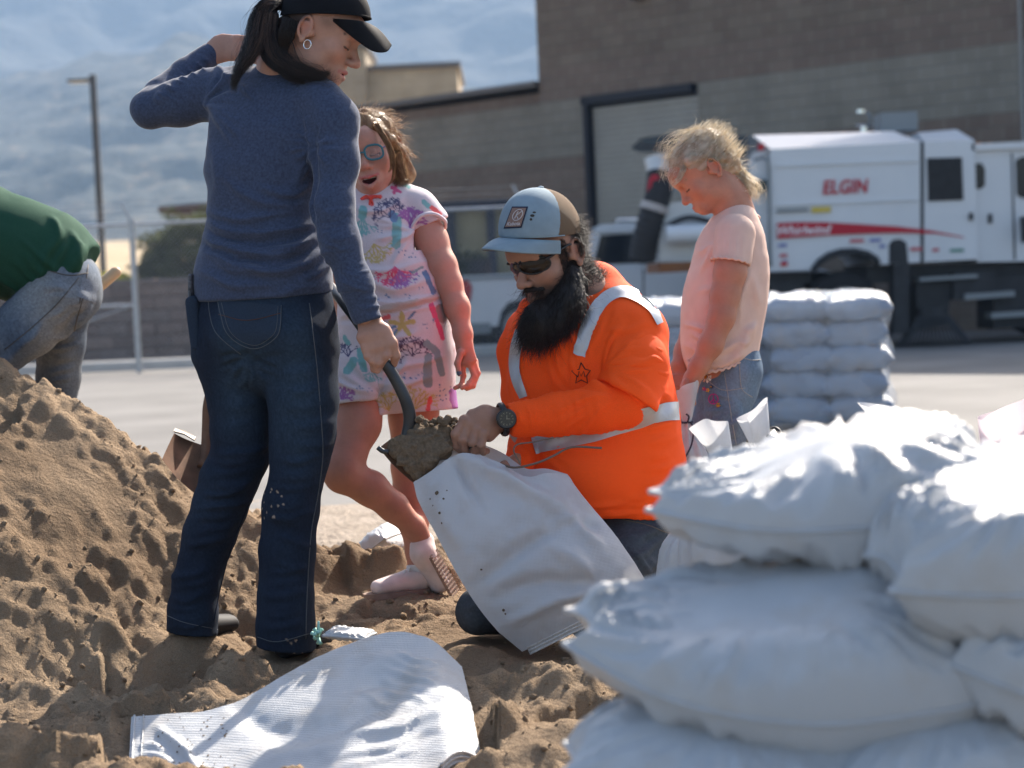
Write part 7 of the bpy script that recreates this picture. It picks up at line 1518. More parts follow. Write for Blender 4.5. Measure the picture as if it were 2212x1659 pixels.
    slab('dirt_tank', [(1438, 440), (1540, 425), (1600, 430), (1620, 480), (1622, 566), (1428, 566), (1426, 520)], .25, 1.9, mat('tank_white', (.55, .56, .55), .4)); MB().tube([p(1440, 507, .05), p(1530, 503, .05)], .12, 20).build('blower_cylinder', M_chr if False else M_white, tr, 'auto'); MB().tube(smooth_path([p(1440, 490, .1), p(1470, 474, .05), p(1500, 470, .05), p(1540, 480, .1)], 5), .035, 8).build('hydraulic_hose', M_blk, tr, True); slab('bumper_plank', [(1424, 568), (1496, 565), (1496, 586), (1424, 590)], -.05, W_, mat('orange_brown_plank', (.22, .085, .03), .7, noise=(6, .2)))
    # chassis clutter
    slab('chassis_rail', [(1600, 590), (1760, 586), (1760, 612), (1600, 616)], .3, 2.0, M_blk); slab('chassis_rail', [(1880, 574), (2400, 560), (2400, 600), (1880, 612)], .25, 2.0, M_blk)
    for pts, a, b in (([(1930, 570), (1964, 568), (1962, 720), (1930, 722)], -.03, .3), ([(1980, 612), (2060, 606), (2050, 700), (1990, 712)], .1, .8), ([(2060, 590), (2150, 584), (2150, 640), (2060, 648)], .0, 1.0), ([(1640, 612), (1740, 610), (1740, 690), (1650, 700)], .2, 1.4), ([(2150, 600), (2300, 590), (2300, 700), (2150, 712)], .1, 1.0), ([(1560, 600), (1640, 598), (1640, 660), (1560, 668)], .4, 1.6)): slab('chassis_box', pts, a, b, M_blk)
    for pts in ([(2082, 635), (2190, 628), (2190, 640), (2082, 648)], [(2140, 676), (2330, 664), (2330, 676), (2140, 688)], [(1985, 600), (2110, 592), (2110, 600), (1985, 608)]): slab('step', pts, -.06, .3, M_gry)
    mb = MB(); c = p(2020, 706, .1); 
    for k in range(46): t = 6.283 * k / 46; mb.tube([c + V(.16 * math.cos(t), .16 * math.sin(t), .18), c + V(.46 * math.cos(t), .46 * math.sin(t), -c[2] + .03)], .012, 4)
    mb.cyl(c + V(0, 0, .14), c + V(0, 0, .24), .2, 16); mb.build('gutter_broom', M_blk, tr)
    r_ = .50; xw = p(1826, 660)[0]; wheel(tr, (xw, Y0 + .25, r_), r_, .32); wheel(tr, (xw, Y0 + W_ - .25, r_), r_, .32); xf = p(2330, 660)[0]; wheel(tr, (xf, Y0 + .25, r_), r_, .3); wheel(tr, (xf, Y0 + W_ - .25, r_), r_, .3)
    # cab
    cab = slab('cab', [(2100, 318), (2118, 310), (2270, 306), (2330, 312), (2368, 430), (2430, 445), (2440, 560), (2112, 566)], .05, W_ - .05, M_white)
    slab('cab_roof', [(2098, 311), (2280, 303), (2320, 310), (2320, 318), (2098, 324)], -.02, W_, M_white, cab); slab('rear_quarter_window', [(2107, 353), (2122, 352), (2129, 364), (2129, 400), (2120, 408), (2108, 407)], .035, .049, M_dglass, cab); slab('door_window', [(2196, 345), (2210, 338), (2300, 336), (2345, 420), (2210, 428), (2198, 420)], .035, .049, M_dglass, cab); slab('windscreen', [(2330, 320), (2336, 320), (2370, 428), (2362, 428)], .2, W_ - .2, M_dglass, cab)
    slab('door_line', [(2186, 330), (2189, 330), (2196, 560), (2192, 560)], .04, .049, M_blk, cab); slab('cab_handle', [(2136, 462), (2144, 462), (2144, 482), (2136, 482)], .01, .05, M_blk, cab); slab('mirror', [(2200, 470), (2216, 465), (2216, 520), (2204, 525)], -.2, -.05, M_blk, cab)
    for x in (2139, 2162, 2186): mb = MB(); mb.tube([p(x, 309, .6), p(x, 303, .6), p(x, 301, .6)], [.07, .06, .02], 12); mb.build('roof_marker_lamp', M_amber, tr, 'auto')
    MB().box(p(1968, 252, 1.0), (.48, .5, .24)).build('exhaust_box', M_gry, tr); MB().tube([p(1895, 275, .9), p(1895, 262, .9), p(1895, 258, .9), p(1895, 252, .9)], [.05, .05, .13, .03], 14).build('intake_cap', M_chr, tr, 'auto'); MB().tube([p(1905, 270, .9), p(1908, 236, .9), p(1895, 226, .9)], .02, 6).build('beacon_stalk', M_gry, tr, True); MB().tube([p(1888, 232, .9), p(1888, 224, .9), p(1888, 221, .9)], [.06, .06, .02], 12).build('beacon', M_chr, tr, 'auto')
sweeper()
def pickup():
    Y0 = 29.0; tr = empty('pickup_truck', (at(1300, 770, Y0)[0], Y0 + 1, 0)); tag(tr, 'white pickup truck parked behind the kneeling man and the fence', 'pickup')
    def p(x, y, dy=0.0): v = at(x, y, 1.0) - CAM; a = CAM + v * (Y0 / v[1]); return V(a[0], Y0 + dy, a[2])
    def slab(name, pts, dy0, dy1, m, parent=tr): return fixn(MB().prism([p(x, y, dy0) for x, y in pts], (0, dy1 - dy0, 0)).build(name, m, parent))
    W_ = 1.95; arch = [(1168, 700), (1162, 672), (1146, 654), (1122, 647), (1098, 654), (1082, 674), (1076, 704)]
    body = slab('body', [(992, 712), (990, 602), (1000, 596), (1255, 584), (1450, 574), (1760, 576), (1800, 590), (1806, 690), (1740, 700), (1730, 660), (1690, 640), (1650, 660), (1640, 696)] + arch, 0, W_, M_white)
    slab('cab', [(1252, 586), (1284, 500), (1300, 488), (1430, 480), (1520, 500), (1570, 574)], .12, W_ - .12, M_white); slab('roof', [(1282, 492), (1300, 484), (1440, 477), (1500, 490), (1500, 496), (1290, 502)], .08, W_ - .08, M_white); slab('side_window', [(1282, 572), (1298, 508), (1385, 503), (1386, 568)], .10, .118, M_dglass); slab('side_window', [(1394, 568), (1394, 503), (1480, 505), (1530, 566)], .10, .118, M_dglass)
    slab('tail_lamp', [(992, 608), (1010, 604), (1020, 620), (1016, 650), (996, 660)], -.02, .12, mat('tail_lamp_red', (.42, .02, .03), .25)); slab('bed_rail', [(990, 600), (1250, 586), (1250, 593), (990, 607)], -.02, .1, M_gry); slab('bumper', [(978, 700), (1060, 697), (1060, 720), (980, 724)], -.03, W_, M_gry); slab('sill', [(1170, 704), (1640, 690), (1640, 712), (1172, 724)], .05, W_ - .05, M_blk); slab('door_line', [(1388, 580), (1391, 580), (1392, 690), (1389, 690)], -.006, .0, M_blk); slab('door_line', [(1262, 586), (1265, 586), (1268, 694), (1265, 694)], -.006, .0, M_blk)
    slab('window_post', [(1384, 503), (1396, 502), (1396, 570), (1384, 570)], .09, .10, M_blk); MB().box(p(1365, 474, .9), (.4, .7, .07), bevel=.02).build('light_bar', M_chr, tr)
    slab('tool_box', [(1010, 592), (1060, 590), (1060, 560), (1012, 560)], .5, 1.6, M_dglass)
    for x in (1122, 1690): wheel(tr, (p(x, 715)[0], Y0 + .16, .39), .39, .26); wheel(tr, (p(x, 715)[0], Y0 + W_ - .16, .39), .39, .26)
pickup()
# =================================================================== BAGS, SHOVELS, PALLETS
def bagmat(name, col, tr_=.12, rough=.42):
    m = mat(name, col, rough, .5, noise=(6, .05), trans=tr_, coat=.12); n = m.node_tree.nodes; l = m.node_tree.links; b_ = n['Principled BSDF']; tc = n.new('ShaderNodeTexCoord'); t = n.new('ShaderNodeTexNoise'); t.inputs['Scale'].default_value = 7; t.inputs['Detail'].default_value = 9; t.inputs['Roughness'].default_value = .65; l.new(tc.outputs['Object'], t.inputs['Vector'])
    r = n.new('ShaderNodeValToRGB'); r.color_ramp.elements[0].position = .50; r.color_ramp.elements[0].color = (0, 0, 0, 1); r.color_ramp.elements[1].position = .78; r.color_ramp.elements[1].color = (.55, .55, .55, 1); l.new(t.outputs['Fac'], r.inputs[0])
    mx = n.new('ShaderNodeMix'); mx.data_type = 'RGBA'; l.new(r.outputs[0], mx.inputs['Factor']); l.new(b_.inputs['Base Color'].links[0].from_socket, mx.inputs['A']); mx.inputs['B'].default_value = (.40, .32, .23, 1); l.new(mx.outputs['Result'], b_.inputs['Base Color'])
    return weave(m, 95, .0010, .55)
M_bag = bagmat('white_woven_bag', (.52, .535, .55), .14, .36); M_bagw = bagmat('white_woven_bag_thin', (.64, .65, .67), .36); M_tie = mat('black_tie', (.015, .015, .017), .5)
M_cordb = mat('brown_cord', (.14, .10, .08), .9)
def sandbag(c, ax, up, L, Wd, T, tips, label, seed, h=.007, group=None, noise_amp=.008, cat='sandbag', mt=None, parent=None, name='sandbag', sag=0.0, n=(84, 64), full=.46, gather=(0, 0), wedge=1.0):
    """filled bag: two sewn faces, thick in the middle, pulled out into ears at the corners"""
    ax = nrm(ax); up = nrm(np.asarray(up) - ax * (np.asarray(up) @ ax)); sd = np.cross(up, ax); R = np.stack([ax, sd, up], 1); c = np.asarray(c, float); nu, nv = n
    U, Q = np.meshgrid(np.sin(np.linspace(-np.pi / 2, np.pi / 2, nu)), np.sin(np.linspace(-np.pi / 2, np.pi / 2, nv)), indexing='ij')
    ear = {(sx, sy): e for sx, sy, e in tips}; X = L * U * (1 - .10 * (1 - Q ** 2) * U ** 2); Yy = Wd * Q * (1 - .13 * (1 - U ** 2) * Q ** 2)
    Yy = Yy * (1 - gather[0] * np.clip(-U, 0, 1) ** 2.2) * (1 - gather[1] * np.clip(U, 0, 1) ** 2.2)
    for (sx, sy), e in ear.items():
        w = np.clip(U * sx, 0, 1) ** 5 * np.clip(Q * sy, 0, 1) ** 5; X = X + sx * L * (e - 1) * w; Yy = Yy + sy * Wd * (e - 1) * .6 * w
    th = ((1 - U ** 2) * (1 - Q ** 2)) ** full * (wedge + (1 - wedge) * sstep(-1.0, .55, U)); e_ = np.maximum(np.abs(U), np.abs(Q)); rows = []
    s3 = lambda k: np.stack([U * L * k, Q * Wd * k, np.full_like(U, seed * 3.1)], -1)
    A = np.arctan2(Q * Wd * 1.2, U * L); crease = ((1 - 2 * np.abs(noise3(np.stack([A * 5.5, e_ * 1.4, np.full_like(U, seed)], -1)))) + .6 * (1 - 2 * np.abs(noise3(np.stack([A * 12, e_ * 2.0, np.full_like(U, seed + 5)], -1))))) * sstep(.25, .85, e_) * sstep(1.0, .93, e_)
    lump = noise3(s3(6)) + .5 * noise3(s3(14))
    for sg in (1, -1):
        z = sg * T * th * (1 if sg > 0 else .85) + noise_amp * (1.3 * crease + .9 * lump * th) * sg + sag * (1 - U ** 2) + .012 * noise3(s3(5) + 3)
        rows.append(np.stack([X, Yy, z], -1).reshape(-1, 3) @ R.T + c)
    f = grid_faces(nu, nv); v = np.vstack(rows); F_ = np.vstack([f, f[:, ::-1] + nu * nv])
    o = obj(name, v, F_, mt or M_bag, parent); fixn(o)
    if label:
        tag(o, label, cat, group); rim = np.concatenate([np.arange(nv), (np.arange(1, nu)) * nv + nv - 1, (nu - 1) * nv + np.arange(nv - 2, -1, -1), np.arange(nu - 2, -1, -1) * nv]); g = rows[0][rim][::2]
        MB().tube(g, .0042, 5, False).build('sewn_edge', M_bag, o, True)
    return o
def heap():
    J = at; Z = V(0, 0, 1); G = 'filled sandbags stacked in the foreground'
    sandbag(J(1790, 1072, 2.80), imgv(1, .03, .12), Z + imgv(0, .05, .16), .240, .20, .112, [(-1, 1, 1.06), (-1, -1, 1.06), (1, -1, 1.06)], 'blurred white sandbag topping the foreground stack, its tied corner against orange shirt', 1.3, group=G, noise_amp=.015, gather=(.78, .2), wedge=.30)
    sandbag(J(2222, 1178, 2.60), imgv(1, .16, -.2), Z + imgv(-.3, 0, .35), .205, .18, .108, [(-1, -1, 1.10), (-1, 1, 1.0)], 'plump blurred white sandbag at the right edge of the foreground stack', 4.1, group=G, noise_amp=.016, gather=(.7, 0))
    sandbag(J(1662, 1382, 2.66), imgv(1, -.05, .04), Z + imgv(.05, 0, .30), .262, .20, .128, [(-1, -1, 1.05), (-1, 1, 1.05), (1, -1, 1.05)], 'long blurred white sandbag under the topmost one, pointed corner at left', 7.7, group=G, noise_amp=.015, gather=(.80, .35), sag=-.03, wedge=.35)
    sandbag(J(2290, 1425, 2.58), imgv(1, -.12, -.05), Z + imgv(.1, 0, .3), .150, .16, .085, [(-1, -1, 1.10), (-1, 1, 1.1)], 'blurred white sandbag squeezed under the right-edge bag', 2.9, group=G, noise_amp=.016, gather=(.7, 0))
    sandbag(J(1560, 1680, 2.62), imgv(1, -.06, .1), Z + imgv(0, 0, .2), .215, .18, .098, [(-1, -1, 1.08), (1, -1, 1.08)], 'blurred white sandbag lowest at the frame bottom, left of its neighbour', 5.2, group=G, gather=(.6, .3))
    sandbag(J(2075, 1650, 2.62), imgv(1, .16, .0), Z + imgv(-.1, 0, .2), .225, .18, .10, [(-1, -1, 1.08)], 'blurred white sandbag at the bottom right corner below the others', 8.4, group=G)
    e = empty('wooden_pallet', J(1850, 1780, 2.66)); zt = J(1900, 1770, 2.64)[2] - .02; e.location = (J(1850, 1700, 2.68)[0], 2.68, zt); tag(e, 'wooden pallet stack carrying the foreground sandbags below the frame', 'pallet'); M_wood = mat('pallet_wood', (.30, .21, .13), .85, noise=(9, .25)); cx = J(1850, 1700, 2.68)[0]
    z = zt
    while z > .16:
        for k in range(5): MB().box((cx, 2.45 + .12 * k, z - .012), (1.1, .09, .02)).build('deck_board', M_wood, e)
        for k in range(3): MB().box((cx - .48 + .48 * k, 2.69, z - .07), (.09, .56, .09)).build('stringer', M_wood, e)
        z -= .14
heap()
def flare(base, top_dir, side, length, r0, r1, ruffle, seed, mt, name, parent, lean=0.0):
    """loose mouth of a tied bag: ruffled open cone"""
    g = np.random.default_rng(seed); t_ = nrm(top_dir); s = nrm(np.asarray(side) - t_ * (np.asarray(side) @ t_)); b = np.cross(t_, s); nu, nv = 72, 16; rows = []
    ph = g.uniform(0, 6.28, 4)
    for j in range(nv):
        t = j / (nv - 1)
        for i in range(nu):
            a = 2 * math.pi * i / nu; r = r0 + (r1 - r0) * t ** .8; w = 1 + ruffle * (.25 + t) * (math.sin(2 * a + ph[0]) * .55 + .38 * math.sin(3 * a + ph[1] + t) + .12 * math.sin(7 * a + ph[2]) * (1 - t))
            rows.append(base + t_ * (length * t * (1 + .16 * math.sin(a + ph[3]) + .02 * math.sin(3 * a))) + (s * math.cos(a) * r * w + b * math.sin(a) * r * w * .45) + s * lean * t * t)
    return obj(name, np.array(rows), grid_faces(nv, nu, True), mt, parent)
def standing_bag(tie, h, r, label, seed, flares, mt=M_bagw, ties=True, body_r=None):
    """upright filled bag: body below the tie and a loose mouth above"""
    b = np.asarray(tie, float); e = empty('tied_sandbag', (b[0], b[1], b[2] - h)); tag(e, label, 'sandbag', 'tied sandbags standing behind the foreground stack')
    F = Field(*bounds([b, b - V(0, 0, h)], r * 1.4), .007)
    F.ecap(b - V(0, 0, r * 1.0), b - V(0, 0, h - r * .7), V(1, 0, 0), (r * .85, r * .75), (r * 1.05, r * .95), k=.02); F.cap(b - V(0, 0, r * 1.2), b, r * .55, .018, k=.06); F.plane((0, 0, b[2] - h), (0, 0, -1), .02)
    def wr(p):
        q = p - b; a = np.arctan2(q[:, 1], q[:, 0]); return .008 * sstep(-r * 2.4, 0, q[:, 2]) * np.sin(a * 11 + 2 * noise3(p * 9)) + .010 * noise3(p * V(7, 7, 5) + seed)
    F.disp(wr, .05); v, f = F.mesh(2); obj('bag_body', v, f, M_bag, e)
    for k, (dr, ln, r1, sd_) in enumerate(flares): flare(b, dr, sd_, ln, .012 if ln < .16 else r1 * .75, r1, .40 if ln < .16 else .22, seed + k, mt, 'bag_mouth', e)
    if ties: MB().tube([b + .016 * (math.cos(t) * V(1, 0, 0) + math.sin(t) * V(0, 1, 0)) + V(0, 0, .002 * math.sin(2 * t)) for t in np.linspace(0, 6.283 * 1.6, 34)], .0045, 6).build('tie', M_tie, e, True)
    return e
def tied():
    J = at
    e = standing_bag(J(1575, 1018, 4.60), .48, .14, 'tied sandbag whose white mouth leans left with a curved black tie', 3, [(imgv(-.45, 1, 0), .115, .036, imgv(1, .4, 0))])
    MB().tube(smooth_path([J(1575, 1012, 4.58), J(1588, 995, 4.57), J(1605, 984, 4.56), J(1634, 980, 4.55)], 6), .0055, 6).build('tie_end', M_tie, e, True)
    e = standing_bag(J(1655, 1000, 4.75), .50, .14, 'tied sandbag with the tallest flared white mouth and a looped black tie', 7, [(imgv(-.22, 1, 0), .13, .042, imgv(1, .1, 0)), (imgv(-.75, .25, .1), .05, .025, imgv(0, 1, 0))])
    MB().tube(smooth_path([J(1658, 940, 4.73), J(1672, 955, 4.72), J(1684, 975, 4.72), J(1690, 968, 4.72), J(1686, 938, 4.72), J(1676, 926, 4.73), J(1664, 928, 4.73)], 6), .0055, 6).build('tie_end', M_tie, e, True)
    standing_bag(J(1925, 945, 4.4), .5, .15, 'tied sandbag showing one pointed white flap over the foreground stack', 11, [(imgv(.25, 1, 0), .06, .065, imgv(1, -.35, 0))], ties=False)
    standing_bag(J(2195, 1050, 4.5), .48, .16, 'pinkish-white open sandbag standing at the right edge of the frame', 13, [(imgv(-.06, 1, 0), .185, .085, imgv(1, 0, 0))], mt=bagmat('pinkish_bag', (.70, .62, .66), .4), ties=False)
    standing_bag(J(1500, 1120, 4.95), .26, .105, 'half-filled white sandbag slumped beside the kneeling man', 17, [(imgv(.3, 1, 0), .05, .05, imgv(1, 0, 0))], ties=False)
    # bag held by the blonde girl
    b = J(1484, 912, 5.72); e = empty('held_sandbag', (b[0], b[1], b[2] - .55)); tag(e, 'narrow white bag tied with dark cord, held by the blonde girl', 'sandbag')
    flare(b, imgv(.02, 1, 0), imgv(1, .1, 0), .105, .012, .036, .3, 5, M_bagw, 'bag_mouth', e); F = Field(*bounds([b, b - V(0, 0, .55)], .12), .006); F.cap(b, b - V(0, 0, .10), .013, .045, k=.02); F.ecap(b - V(0, 0, .10), b - V(0, 0, .46), V(1, 0, 0), (.045, .04), (.085, .075), k=.03); F.disp(lambda p: .006 * np.sin(np.arctan2(p[:, 1] - b[1], p[:, 0] - b[0]) * 9 + 2 * noise3(p * 8)) * sstep(.4, .0, b[2] - p[:, 2]), .04); v, f = F.mesh(1); obj('bag_body', v, f, M_bagw, e)
    MB().tube([b + .016 * (math.cos(t) * V(1, 0, 0) + math.sin(t) * V(0, 1, 0)) for t in np.linspace(0, 12.5, 34)], .003, 5).tube(smooth_path([b + V(.01, -.016, 0), J(1498, 930, 5.68), J(1494, 960, 5.67), J(1482, 985, 5.67), J(1474, 992, 5.67)], 6), .0028, 5).tube(smooth_path([b + V(0, -.016, 0), J(1488, 900, 5.69), J(1482, 894, 5.69)], 5), .0028, 5).build('cord', M_cordb if False else mat('dark_cord', (.04, .045, .07), .8), e, True)
tied()
def coons(T, B, L, R, nu, nv):
    def rs(c, n): q = smooth_path(np.asarray(c, float), 8); s = np.r_[0, np.cumsum(np.linalg.norm(np.diff(q, axis=0), axis=1))]; s /= s[-1]; t = np.linspace(0, 1, n); return np.stack([np.interp(t, s, q[:, k]) for k in range(q.shape[1])], 1)
    T, B = rs(T, nu), rs(B, nu); L, R = rs(L, nv), rs(R, nv); u = np.linspace(0, 1, nu)[None, :, None]; v = np.linspace(0, 1, nv)[:, None, None]
    return (1 - v) * T[None] + v * B[None] + (1 - u) * L[:, None] + u * R[:, None] - ((1 - u) * (1 - v) * T[0] + u * (1 - v) * T[-1] + (1 - u) * v * B[0] + u * v * B[-1])
def press(v, gap, rad):
    """push the sand down under a thing lying on it"""
    i = np.clip(((v[:, 0] - gx[0]) / dx).round().astype(int), rad, NX - 1 - rad); j = np.clip(((v[:, 1] - gy[0]) / dy).round().astype(int), rad, NY - 1 - rad); lim = np.full_like(SZ, 9.0); order = np.argsort(-v[:, 2])
    for a in range(-rad, rad + 1):
        for b in range(-rad, rad + 1): np.minimum.at(lim, (i + a, j + b), v[:, 2] - gap + .004 * math.hypot(a, b))
    SZ[:] = np.minimum(SZ, lim)
def held_bag():
    J = at; e = empty('open_sandbag', (J(1150, 1400, 5.0)[0], 5.0, J(1150, 1408, 5.0)[2])); tag(e, 'open white woven bag held slantwise before the kneeling man while sand goes in', 'sandbag')
    T = [(893, 1042, 5.05), (935, 1015, 5.04), (985, 982, 5.055), (1035, 985, 5.07), (1085, 1003, 5.06), (1135, 1030, 5.05), (1180, 1022, 5.06), (1225, 1024, 5.10)]
    B = [(1128, 1408, 4.99), (1220, 1362, 4.97), (1330, 1306, 4.98), (1402, 1266, 5.02)]; L = [(893, 1042, 5.05), (905, 1085, 5.03), (945, 1160, 5.00), (1005, 1270, 4.97), (1065, 1352, 4.97), (1128, 1408, 4.99)]; R = [(1225, 1024, 5.10), (1262, 1075, 5.08), (1325, 1150, 5.04), (1368, 1212, 5.02), (1402, 1266, 5.02)]
    nu, nv = 70, 84; C = coons(T, B, L, R, nu, nv); U, Vv = np.meshgrid(np.linspace(0, 1, nu), np.linspace(0, 1, nv)); prof = np.sin(np.pi * U) ** .8
    Df = C[..., 2] - .035 * prof * (0.5 + .5 * np.sin(np.pi * Vv)) ; v = at_grid(C[..., 0], C[..., 1], Df)
    f = grid_faces(nv, nu); FD = [([(1000, 990), (1100, 1040), (1230, 1110)], .012, 16), ([(1235, 1108), (1150, 1170), (1020, 1265)], -.010, 20), ([(1235, 1115), (1300, 1150)], -.008, 12), ([(1060, 1290), (1160, 1262), (1290, 1256)], -.008, 18), ([(1200, 1180), (1255, 1220), (1280, 1262)], .010, 18), ([(940, 1040), (960, 1110), (1000, 1190)], .008, 18), ([(1180, 1140), (1240, 1120), (1290, 1180)], .008, 14), ([(1090, 1350), (1200, 1300), (1330, 1262)], .007, 14), ([(985, 985), (1000, 1030), (1040, 1100)], -.008, 10)]
    v2 = folds(v, f, FD, 6); v2 = v + (v2 - v) * 1.25
    v = v2 + vnormals(v2, f)[:, :] * (.0018 * noise3(v2 * 40))[:, None]
    Cb = C.copy(); vb = at_grid(C[..., 0], C[..., 1] - 26 * (1 - Vv) ** 2 * np.sin(np.pi * np.clip(U * 1.0, 0, 1)), C[..., 2] + .012 + .085 * prof * (1 - .35 * Vv))
    press(v[v[:, 2] < .4], .012, 3)
    obj('front_panel', v, f, M_bagw, e); obj('back_panel', vb, f, M_bagw, e)
    E = v.reshape(nv, nu, 3)[-1]; mb = MB(); dn = nrm(imgv(.42, -.9, .0))
    ho = empty('hem', E.mean(0)); ho.parent = e; ho.location = Vector(E.mean(0)) - Vector(e.location)
    for k in range(5): MB().tube(E[3:-1:3] - dn * .003 + dn * .0042 * k + _F * (.003 * (k % 2)), .0026, 5).build('hem_layer', mat('hem_edge', (.58, .55, .52), .8, noise=(200, .2)), ho, True)
    g = np.random.default_rng(3); mb = MB()
    BV = bvh(v, f)
    for x, y, r in ((944, 1065, .006), (958, 1078, .003), (930, 1078, .0025), (950, 1108, .004), (936, 1092, .0022), (965, 1060, .002), (955, 1130, .0028), (1088, 1318, .004), (1092, 1326, .0025), (1040, 1230, .003)):
        h = hit(BV, x, y)
        if h: tt = nrm(np.cross(h[1], UC)); mb.add([h[0] + h[1] * .0015 + r * (math.cos(a) * tt + math.sin(a) * np.cross(h[1], tt) * g.uniform(.7, 1.2)) for a in np.linspace(0, 6.28, 9)[:-1]], [tuple(range(8))])
    mb.build('sand_specks', mat('damp_sand_speck', (.12, .085, .055), .9), e)
    MB().tube(smooth_path([J(1085, 1004, 5.06), J(1115, 1010, 5.0), J(1160, 1000, 4.99), J(1195, 985, 5.02), J(1235, 966, 5.05), J(1300, 968, 5.06)], 6), .0030, 5).tube(smooth_path([J(1125, 1004, 5.0), J(1110, 975, 5.0), J(1118, 960, 5.0), J(1150, 955, 5.02), J(1195, 945, 5.05)], 6), .0022, 5).build('cord', M_cordb, e, True)
def at_grid(X, Y, D): return (CAM + D[..., None] * (_F + RC * ((X - CW) / FPX)[..., None] + UC * ((CH - Y) / FPX)[..., None])).reshape(-1, 3)
held_bag()
def loose_bag():
    J = at; e = empty('empty_sandbag', (J(650, 1600, 4.4)[0], 4.4, .15)); tag(e, 'flat empty white woven bag arched over the sand in the foreground', 'sandbag')
    T = [(284, 1548, 4.52), (370, 1541, 4.50), (450, 1534, 4.49), (540, 1500, 4.52), (680, 1422, 4.62), (797, 1376, 4.68), (867, 1365, 4.68), (937, 1385, 4.62), (998, 1440, 4.55)]
    B = [(276, 1800, 4.05), (450, 1800, 4.02), (700, 1765, 3.98), (900, 1690, 4.05), (985, 1625, 4.12), (1040, 1640, 4.16)]; L = [(284, 1548, 4.52), (280, 1620, 4.38), (278, 1710, 4.2), (276, 1800, 4.05)]; R = [(998, 1440, 4.55), (1016, 1515, 4.42), (1028, 1575, 4.28), (1040, 1640, 4.16)]
    nu, nv = 120, 80; C = coons(T, B, L, R, nu, nv); U, Vv = np.meshgrid(np.linspace(0, 1, nu), np.linspace(0, 1, nv)); D = C[..., 2] - .03 * np.sin(np.pi * Vv) * sstep(.3, .7, U); v = at_grid(C[..., 0], C[..., 1], D); f = grid_faces(nv, nu)
    FD = [([(340, 1575), (390, 1620), (430, 1660)], .010, 9), ([(290, 1640), (340, 1635), (380, 1650)], .006, 8), ([(300, 1615), (330, 1612), (360, 1620)], .005, 6), ([(520, 1530), (600, 1580), (740, 1560), (860, 1500)], -.010, 26), ([(560, 1640), (700, 1620), (900, 1560), (1000, 1530)], .009, 20), ([(780, 1440), (860, 1420), (940, 1440)], .006, 16), ([(720, 1500), (820, 1470), (900, 1480)], -.006, 14)] + stack(640, 1600, 1000, 1500, (10, 24), 4, .004, 7, 6, 91) + stack(820, 1400, 960, 1440, (-8, 18), 6, .003, 5, 5, 92)
    v = folds(v, f, FD, 7); n = vnormals(v, f); v = v + n * (.0016 * noise3(v * V(10, 26, 26)) + .0010 * noise3(v * V(26, 70, 60)))[:, None]
    press(v, .022, 4)
    obj('front_panel', v, f, M_bag, e); vb = v - V(0, 0, 1) * .016 * np.clip(np.minimum(U, 1 - U) * 12, 0, 1).reshape(-1, 1) - V(0, 0, .002); obj('back_panel', vb, f, M_bag, e)
    E = v.reshape(nv, nu, 3); mb = MB(); mb.tube(E[:, 1] + V(0, 0, .002), .003, 5).tube(E[:, 4] + V(0, 0, .002), .0016, 5); mb.build('side_hem', M_bag, e, True); ho = empty('bottom_hem', E[-8, -1]); ho.parent = e; ho.location = Vector(E[-8, -1]) - Vector(e.location)
    for k in range(5): MB().tube(E[-1, -16:] + V(0, .004 * (k % 2), -.005 * k), .003, 5).build('hem_layer', mat('hem_edge', (.58, .55, .52), .8), ho, True)
    g = np.random.default_rng(5); BV = bvh(v, f); mb = MB()
    for _ in range(60):
        x, y = g.uniform(300, 520), g.uniform(1550, 1655); h = hit(BV, x, y)
        if h: r = g.uniform(.0012, .0032); tt = nrm(np.cross(h[1], V(1, .2, .1))); mb.add([h[0] + h[1] * .0012 + r * (math.cos(a) * tt + math.sin(a) * np.cross(h[1], tt)) for a in np.linspace(0, 6.28, 7)[:-1]], [tuple(range(6))])
    mb.build('sand_specks', mat('damp_sand_speck', (.12, .085, .055), .9), e)
loose_bag()
def small_litter():
    J = at; p0 = J(740, 1368, 5.05)
    sandbag(J(755, 1372, 5.03) , imgv(1, -.05, .15), V(0, 0, 1), .055, .06, .012, [], 'small fold of white bag lying behind the woman\'s heel', 4.4, noise_amp=.004, name='folded_bag', n=(40, 30))
    c = J(688, 1376, 5.02); mb = MB(); g = np.random.default_rng(2)
    for k in range(9): d = nrm(g.normal(size=3)); mb.tube([c, c + d * .018, c + d * .024], [.0035, .0035, .006], 6)
    mb.tube([c, c + V(.002, 0, .04)], .0032, 6); tag(mb.build('plastic_toggle', mat('mint_plastic', (.30, .55, .47), .45), None, True), 'small mint green plastic toggle in the sand by the woman\'s shoe', 'toggle')
    sandbag(J(838, 1172, 6.2), V(.3, 1, 0), V(-.7, 0, 1), .16, .06, .05, [], 'rounded white bag end on the sand behind the girl\'s legs', 2.2, name='white_bag_end', n=(40, 30))
small_litter()
